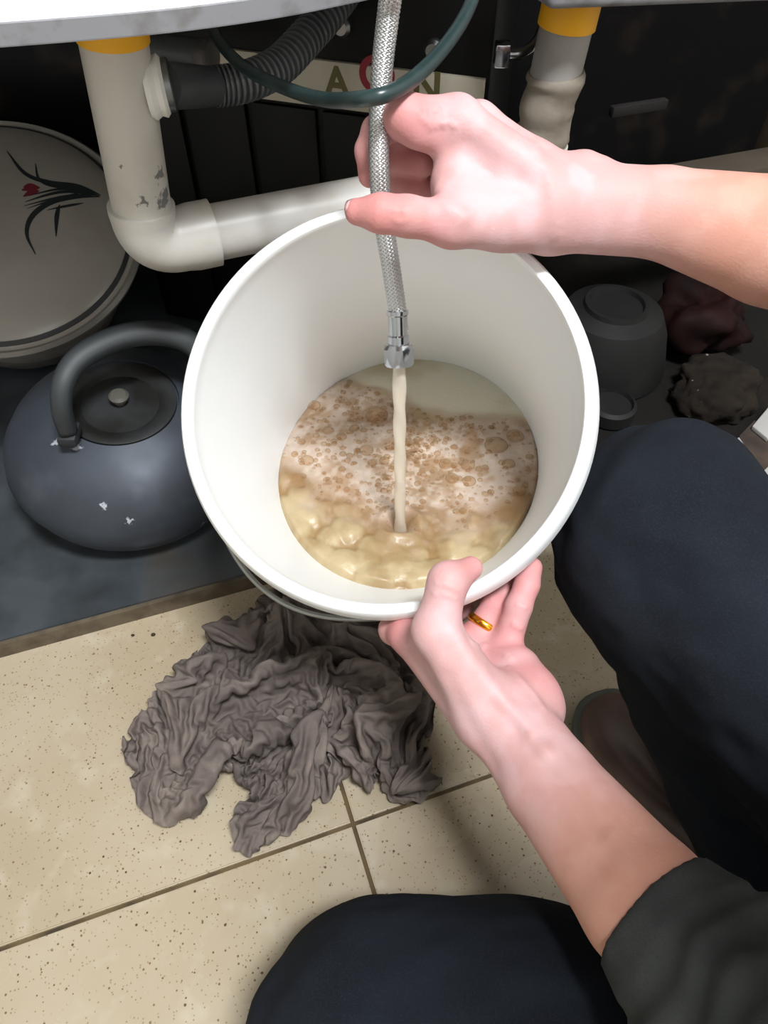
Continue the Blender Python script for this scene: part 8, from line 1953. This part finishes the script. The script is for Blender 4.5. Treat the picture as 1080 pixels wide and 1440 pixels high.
    -25,-2,-11,13,-1,-17,-7,-6,9,18,2,16,-18,2,-6,1,2,-6,-3,5,10,-1,-1,-4,21,-9,-19,-18,4,23,2,4,-18,4,-3,29,-8,2,-17,14,-3,-17,-11,0,8,4,-4,3,3,1,-6,-4,2,22,
    -3,-3,-9,11,0,-11,4,-1,-1,-19,9,13,8,-10,5,-5,10,5,7,-9,-4,1,-3,-9,-2,2,4,3,2,-13,-5,5,-1,-4,2,1,-2,-3,14,0,2,-8,0,0,0,2,1,-2,8,1,-7,-8,1,2,0,2,0,14,-14,
    13,-8,-1,-4,1,3,12,-15,7,-10,7,1,-11,-3,5,-5,4,8,14,8,-24,7,-15,7,-8,24,2,-10,-13,8,2,-2,2,-7,8,-13,28,-10,0,-20,3,-6,13,-3,12,6,0,5,-23,22,12,19,-3,1,7,
    -24,-21,-18,-3,-1,3,0,11,1,22,-7,-13,-20,6,10,23,-14,12,-20,11,-11,18,-10,15,-18,6,-14,1,0,4,9,-9,3,-6,8,-9,-2,0,2,9,7,-10,-9,-1,25,9,-15,-7,-11,9,-4,-1,0,
    1,3,-3,-2,-1,4,9,5,9,-22,-2,-9,26,-4,1,-17,2,0,-5,-2,5,0,7,-3,11,-19,-5,-9,7,-2,-10,-10,11,6,6,-13,-6,1,5,2,14,-1,-12,-12,-3,19,9,2,15,-4,4,3,-7,-3,-12,7,
    11,-23,-14,-11,12,14,5,18,0,-1,2,-8,-10,-21,-1,9,23,-3,5,-18,16,0,-19,-14,-5,24,6,0,-16,2,0,25,-8,0,-16,15,4,-14,-4,-11,14,-13,9,12,6,-8,-5,2,7,9,-1,-3,-1,
    -3,-3,-15,16,-1,-5,2,1,-1,-4,-3,6,-6,3,-9,-6,-4,14,4,1,-6,-9,15,-5,2,-6,-2,-4,1,13,12,1,-15,3,3,-2,-5,-2,1,-10,0,17,1,-3,-6,7,-3,-8,8,-6,6,-11,16,-6,6,-12,
    4,-5,0,3,10,-3,12,-17,0,-13,6,2,12,-5,2,-1,5,-2,-20,7,-1,28,-12,12,-15,17,-6,-14,-13,-8,13,2,2,0,4,-1,2,2,11,14,-4,12,-21,2,-5,24,2,-4,-5,-1,0,1,3,0,3,1,
    11,-4,-5,-19,4,-10,8,-10,12,-16,-15,-10,16,17,12,-15,-1,-10,16,-15,1,-10,17,-2,-1,-15,-1,1,1,1,7,-3,0,2,1,-2,-1,0,4,-1,-4,2,-8,22,-2,4,-1,-1,-2,-9,-3,5,1,
    1,-2,-4,0,0,-1,5,0,-11,-1,-2,24,-3,2,-14,18,-3,-8,-3,-1,17,5,-2,4,-10,-11,-8,10,2,-20,-5,-2,13,-10,7,-1,3,-3,-5,9,1,-18,-5,-5,18,18,0,-3,-24,11,-2,0,-6,8,
    9,4,-14,5,-3,-7,-10,-5,16,-4,11,-1,-1,-2,0,6,-3,21,-5,3,-15,16,1,-19,-16,-3,17,0,-2,1,11,4,14,-10,-4,-10,1,1,-8,15,-2,-10,-7,-4,5,2,7,-7,-9,-4,11,2,5,16,3,
    -7,-10,-4,2,2,7,-1,-13,0,2,-1,4,4,-6,-1,-6,5,-8,2,0,-9,11,9,5,1,-8,4,-7,-2,-2,-2,2,1,-4,9,1,2,-9,7,-4,3,10,3,5,-17,7,-13,8,-11,15,-9,0,2,9,5,-13,-8,-6,13,
    20,13,11,-18,-10,6,2,-4,-22,3,27,14,2,-2,-4,2,-14,10,-15,4,-1,17,6,-4,-19,0,-22,2,-11,24,2,15,-8,13,-10,13,8,-8,-17,-20,-2,1,-1,-6,-2,22,24,-3,-19,-16,12,
    -7,15,-7,14,-11,12,-8,16,-16,5,-16,-18,-12,0,21,5,-9,2,4,8,-18,-3,11,22,0,-6,-25,6,-16,8,-8,12,-2,-2,-5,11,0,14,7,-2,-1,-1,11,-15,5,-10,17,-13,0,-12,1,4,3,
    -11,7,-3,25,-11,1,-10,0,2,-14,4,1,23,1,-5,-2,16,-4,4,2,6,-9,-10,7,19,-18,-20,-13,0,10,9,24,1,-11,-12,7,19,-7,-10,-1,-8,0,-28,8,-2,20,13,-6,-4,-16,0,-5,1,0,
    -6,-7,9,9,1,-1,-11,8,-9,15,14,4,-14,-25,1,10,15,1,15,-11,-1,-11,9,0,-20,9,4,-3,-16,-8,14,10,7,17,1,-1,-1,-6,-6,-18,7,7,-10,-7,-9,15,10,3,-11,-13,-1,9,-1,1,
    7,9,-3,-12,0,-1,1,-2,1,0,1,2,-1,0,9,-9,13,-2,6,-1,1,-2,-14,-8,1,-7,5,1,0,-5,10,-2,7,-10,8,0,-4,4,-2,1,-13,0,13,16,-7,7,2,1,-20,-2,5,21,-2,10,10,1,-14,-4,
    -13,10,-5,15,11,1,1,-8,6,-17,-4,-10,2,-4,-8,6,3,8,8,-2,1,-22,3,-14,13,-6,18,3,15,1,7,-19,-9,-2,8,7,-23,2,-7,17,-18,-8,-8,27,-10,0,-14,23,4,11,-24,4,-17,9,
    -16,11,11,19,-5,9,-14,9,-8,19,10,-19,-9,-1,2,-10,-10,14,1,2,1,-1,3,-4,3,2,-1,10,-19,-16,-13,18,14,7,-14,-9,-8,9,7,1,2,-4,11,-17,18,8,2,-1,-16,2,-6,0,2,-1,
    14,-2,9,-12,1,-6,8,4,-18,-13,2,10,-13,-9,0,17,7,14,13,3,-28,-15,0,31,-11,-11,-27,-7,3,13,13,-4,-13,-10,2,14,17,0,8,-6,0,-19,16,7,21,-5,-4,0,-21,3,-7,2,-12,
    -6,7,9,-11,4,4,-1,-14,-3,10,10,-6,-9,-10,3,14,9,-1,9,6,2,1,-15,-1,-21,16,5,-8,-7,-6,4,-8,-1,14,11,4,11,-7,-5,-14,7,1,-11,-11,1,13,13,-1,-12,0,0,0,-2,4,-3,
    -2,7,-1,6,-15,7,-8,18,-5,1,-6,-1,-2,1,0,8,-1,-2,2,4,0,-17,-9,13,-3,4,-6,21,-5,-4,6,-2,12,-23,5,-11,16,0,-6,-3,-7,6,-8,2,22,4,22,3,-5,-21,-8,5,23,3,13,-17,
    -1,-24,14,-14,-2,2,0,14,0,12,2,0,-1,-20,-12,-10,8,1,-8,6,-9,29,12,16,-4,7,3,-19,-4,5,14,-23,-26,-11,21,-4,9,-22,14,-20,15,-10,1,-14,5,7,19,-6,16,-9,-3,-27,
    -3,7,7,-7,3,18,18,-10,4,-13,5,-5,-1,-3,1,5,30,-7,-10,-15,-13,9,2,29,-9,-8,-15,6,9,-9,5,-15,-6,-9,15,12,10,-8,-14,-11,-4,16,6,11,-12,-7,-7,16,14,-4,12,-8,
    -2,-26,-5,7,16,18,-5,8,-17,0,-10,13,1,-18,14,-1,-8,-29,-14,8,17,7,19,12,1,-17,-9,-1,12,5,2,-25,-11,-7,2,-4,3,-1,-3,0,5,4,-3,7,6,-2,0,5,5,-3,-4,-1,20,-14,6,
    -24,4,3,20,-4,-1,-5,13,-3,-24,9,4,5,-13,-6,-3,-7,-2,13,2,0,8,1,-1,-1,0,0,-4,6,4,-17,8,4,0,-19,-7,11,9,1,13,-8,-2,-12,11,2,-11,-5,-4,7,2,13,-10,2,-3,1,-4,4,
    -1,-2,-2,2,3,-2,-1,-1,2,0,-6,3,4,3,-3,-1,-4,-6,6,4,9,-8,4,1,1,-7,6,2,7,-18,-6,14,2,23,0,-7,-11,-2,8,13,6,5,-10,-10,-20,4,-5,34,3,4,-6,-19,-12,13,18,22,-18,
    -6,-22,8,6,4,-6,-19,-7,-10,4,20,24,15,-16,-3,10,12,-3,-4,-2,-9,3,3,5,4,-18,-15,-16,8,1,10,-5,-6,-5,15,12,0,-18,-7,-5,22,-2,-12,-25,14,16,4,-2,-6,25,-7,-16,
    -17,-5,5,-9,15,20,6,-15,1,7,18,-2,-6,-24,1,2,31,-3,-6,-8,-15,1,6,14,-7,-6,2,4,0,0,-2,-13,-7,-1,2,6,11,11,-20,-5,-11,1,8,-1,-4,-14,7,14,6,-6,18,-2,-5,-27,
    -6,3,14,14,-4,11,-15,9,-11,-7,-2,-16,21,8,8,-29,-11,2,4,2,17,21,6,2,-21,-11,1,1,0,-19,19,11,-6,-10,-5,-4,1,4,-1,-3,-10,-3,11,4,31,4,-5,-11,-10,6,19,-12,3,
    -31,-1,-3,1,-2,3,20,-2,0,-18,9,-5,-6,4,-1,-1,-7,-3,9,13,-1,15,-14,4,-17,-1,-2,14,1,2,-14,13,2,-6,-14,-5,10,8,0,14,-3,-4,-11,6,9,-13,0,-3,1,-8,12,3,5,-10,
    -2,-1,17,5,3,-22,-2,-11,14,2,12,-12,-4,-14,4,7,22,8,-6,6,2,7,-7,-7,-10,2,-10,9,-14,21,-3,11,-17,-5,-5,-1,25,-5,8,1,-5,-10,-15,20,7,-8,-13,-7,-1,-11,9,20,4,
    0,-22,3,10,19,17,1,-8,0,-16,4,-17,14,-15,-7,-8,11,17,11,13,1,4,-6,6,-4,-7,-24,-22,4,18,6,12,13,6,-18,-25,9,11,-2,-16,-1,19,4,6,-20,12,-17,12,-18,-12,5,-1,
    26,-19,13,-16,11,9,5,-7,-16,-9,12,9,26,-13,-16,-4,10,22,-6,-2,-25,0,-9,21,2,1,-8,-21,1,-1,23,-1,1,-20,6,-2,-5,-8,4,7,3,-10,18,-5,3,-5,1,-1,-1,13,-8,-13,
    -13,7,10,3,-3,6,7,16,-21,-3,6,20,4,2,1,
]
Xt = np.array(TOWEL_STEPS).reshape(TOWEL_N, TOWEL_N, 3).cumsum(0).cumsum(1) / 2500.0
Xt[..., 2] = 0.002 + Xt[..., 2] * 1.5
Xt = Xt.reshape(-1, 3)
Qt_ = [(i * TOWEL_N + j, i * TOWEL_N + j + 1, (i + 1) * TOWEL_N + j + 1, (i + 1) * TOWEL_N + j) for i in range(TOWEL_N - 1) for j in range(TOWEL_N - 1)]
M_towel = mat('grey_towel', (112, 101, 95), 0.97, var=[((94, 85, 81), 9, 4, 0.4, 0.65), ((130, 119, 111), 30, 4, 0.5, 0.75)], bump=(900, 0.5, 0.0012), spec=0.15)
towel = mesh_obj('towel', Xt, Qt_, M_towel)
sb_ = towel.modifiers.new('soft', 'SUBSURF')
sb_.levels = sb_.render_levels = 2
tag(towel, 'crumpled grey floor cloth lying on the tiles below the bucket', 'cloth')

# ================================================================= DARK CLUTTER ON THE RIGHT
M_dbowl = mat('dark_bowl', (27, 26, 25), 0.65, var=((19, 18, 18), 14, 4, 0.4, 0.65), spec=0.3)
bc = atz(868, 425, 0.13)
bowl = thing('overturned_bowl', 'dark grey overturned bowl in the shadow below the upper forearm', 'bowl', (bc.x, bc.y, SHELF_Z))
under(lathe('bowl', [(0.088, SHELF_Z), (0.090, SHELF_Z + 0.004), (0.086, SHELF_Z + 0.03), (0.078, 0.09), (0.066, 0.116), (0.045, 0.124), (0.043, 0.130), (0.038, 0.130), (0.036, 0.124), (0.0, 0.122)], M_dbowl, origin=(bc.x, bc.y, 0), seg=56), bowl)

M_wood = mat('old_wood', (72, 56, 34), 0.8, var=((50, 38, 24), 9, 5, 0.4, 0.65))
M_board = mat('worn_board', (72, 62, 50), 0.8, var=((54, 46, 37), 7, 5, 0.4, 0.65))
wq = at(1120, 190, 1.02)
tag(box('wooden_post', (wq.x, wq.y, (SHELF_Z + 0.57) / 2), 0.085, 0.05, 0.57 - SHELF_Z, M_wood, bevel=0.003), 'brown wooden post at the back behind the upper forearm', 'post')
bq = at(1010, 238, 0.98)
tag(box('wooden_board', (bq.x, bq.y - 0.01, bq.z), 0.34, 0.05, 0.022, M_board, az=(EZ - EX * 0.06).normalized(), bevel=0.002), 'worn brown board lying level just above the upper forearm', 'board')
sq = at(898, 151, 1.06)
M_bar = mat('grey_bar', (38, 35, 34), 0.8, spec=0.2)
tag(box('metal_bar', (sq.x, sq.y, sq.z), 0.09, 0.012, 0.014, M_bar, az=EZ, bevel=0.002), 'short pale grey bar on the dark back wall right of the taped pipe', 'bar')
sc_ = bpy.context.scene

M_chip = mat('white_tile_chip', (170, 166, 162), 0.4)
M_mud = mat('brown_mud', (36, 29, 23), 0.95, var=[((24, 20, 16), 40, 4, 0.4, 0.65), ((130, 122, 112), 70, 2, 0.70, 0.73)], bump=(120, 0.6, 0.003), spec=0.2)
M_card = mat('brown_cardboard', (70, 56, 46), 0.85, var=((46, 36, 30), 24, 4, 0.4, 0.65))
chips = ([(1019, 640), (1039, 614), (1056, 639), (1052, 664)], [(1058, 599), (1084, 568), (1104, 596), (1080, 617)], [(1064, 671), (1084, 652), (1110, 680), (1090, 697)])
labels = ('white broken tile piece nearest the right knee, leftmost of three', 'white broken tile piece, topmost of the three by the right knee', 'white broken tile piece, lowest of the three by the right knee')
cardp = [atz(u, v, 0.03) for (u, v) in ((1040, 612), (1062, 590), (1110, 640), (1120, 700), (1060, 670))]
tag(slab_poly('cardboard_scrap', cardp, SHELF_Z, SHELF_Z + 0.004, M_card), 'torn brown cardboard scrap under the white tile pieces', 'cardboard')
for px, lb in zip(chips, labels):
    pts = [atz(u, v, 0.036) for (u, v) in px]
    tag(slab_poly('tile_shard', pts, SHELF_Z + 0.0045, SHELF_Z + 0.0115, M_chip, bevel=0.0012), lb, 'tile', 'broken white tiles by the right knee')


def lump_obj(name, c, r, m, seed, squash=0.6, amp=0.35, sub=4):
    bm = bmesh.new()
    bmesh.ops.create_icosphere(bm, subdivisions=sub, radius=1.0)
    P = np.array([v.co for v in bm.verts])
    n_ = noise(P, 1.6, seed, 4)
    for v, k in zip(bm.verts, n_):
        q = v.co * (1 + amp * k)
        v.co = Vector((c[0] + q.x * r, c[1] + q.y * r, max(c[2] + q.z * r * squash, SHELF_Z + 0.0005)))
    return bm_obj(name, bm, m, None, True)


dc = atz(1010, 545, 0.05)
tag(lump_obj('mud_clump', (dc.x, dc.y, 0.045), 0.055, M_mud, 71), 'brown clump of dirt with pale flecks behind the right knee', 'dirt')
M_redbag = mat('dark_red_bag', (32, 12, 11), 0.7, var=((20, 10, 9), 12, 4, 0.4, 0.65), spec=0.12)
rc = atz(985, 425, 0.10)
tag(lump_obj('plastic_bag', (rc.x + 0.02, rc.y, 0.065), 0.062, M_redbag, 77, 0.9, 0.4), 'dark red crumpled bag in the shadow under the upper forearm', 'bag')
# dark lid ring seen beside the bucket
kq = atz(862, 565, 0.05)
tag(lathe('jar_lid', [(0.0, SHELF_Z), (0.030, SHELF_Z), (0.033, SHELF_Z + 0.004), (0.033, SHELF_Z + 0.022), (0.028, SHELF_Z + 0.026), (0.026, SHELF_Z + 0.020), (0.0, SHELF_Z + 0.019)], M_dbowl, origin=(kq.x, kq.y, 0), seg=40), 'small dark round lid on the shelf right of the bucket rim', 'lid')

# two crumbs on the tiles by the shelf
M_crumb = mat('crumb', (52, 38, 26), 0.9)
for (u, v, r, lb) in ((216, 893, 0.0026, 'dark brown crumb on the tile before the steel shelf, larger of two'), (187, 894, 0.0020, 'tiny brown crumb on the tile before the steel shelf, smaller of two')):
    bm = bmesh.new()
    bmesh.ops.create_icosphere(bm, subdivisions=2, radius=1.0)
    p = atz(u, v, 0.0)
    nz = noise(np.array([q.co for q in bm.verts]), 1.7, u, 2)
    for q, k in zip(bm.verts, nz):
        w_ = q.co * (1 + 0.3 * k)
        q.co = Vector((p.x + w_.x * r, p.y + w_.y * r * 0.8, max(p.z + r * 0.5 + w_.z * r * 0.6, 0.0002)))
    tag(bm_obj('crumb', bm, M_crumb, None, True), lb, 'crumb', 'crumbs on the floor tiles')
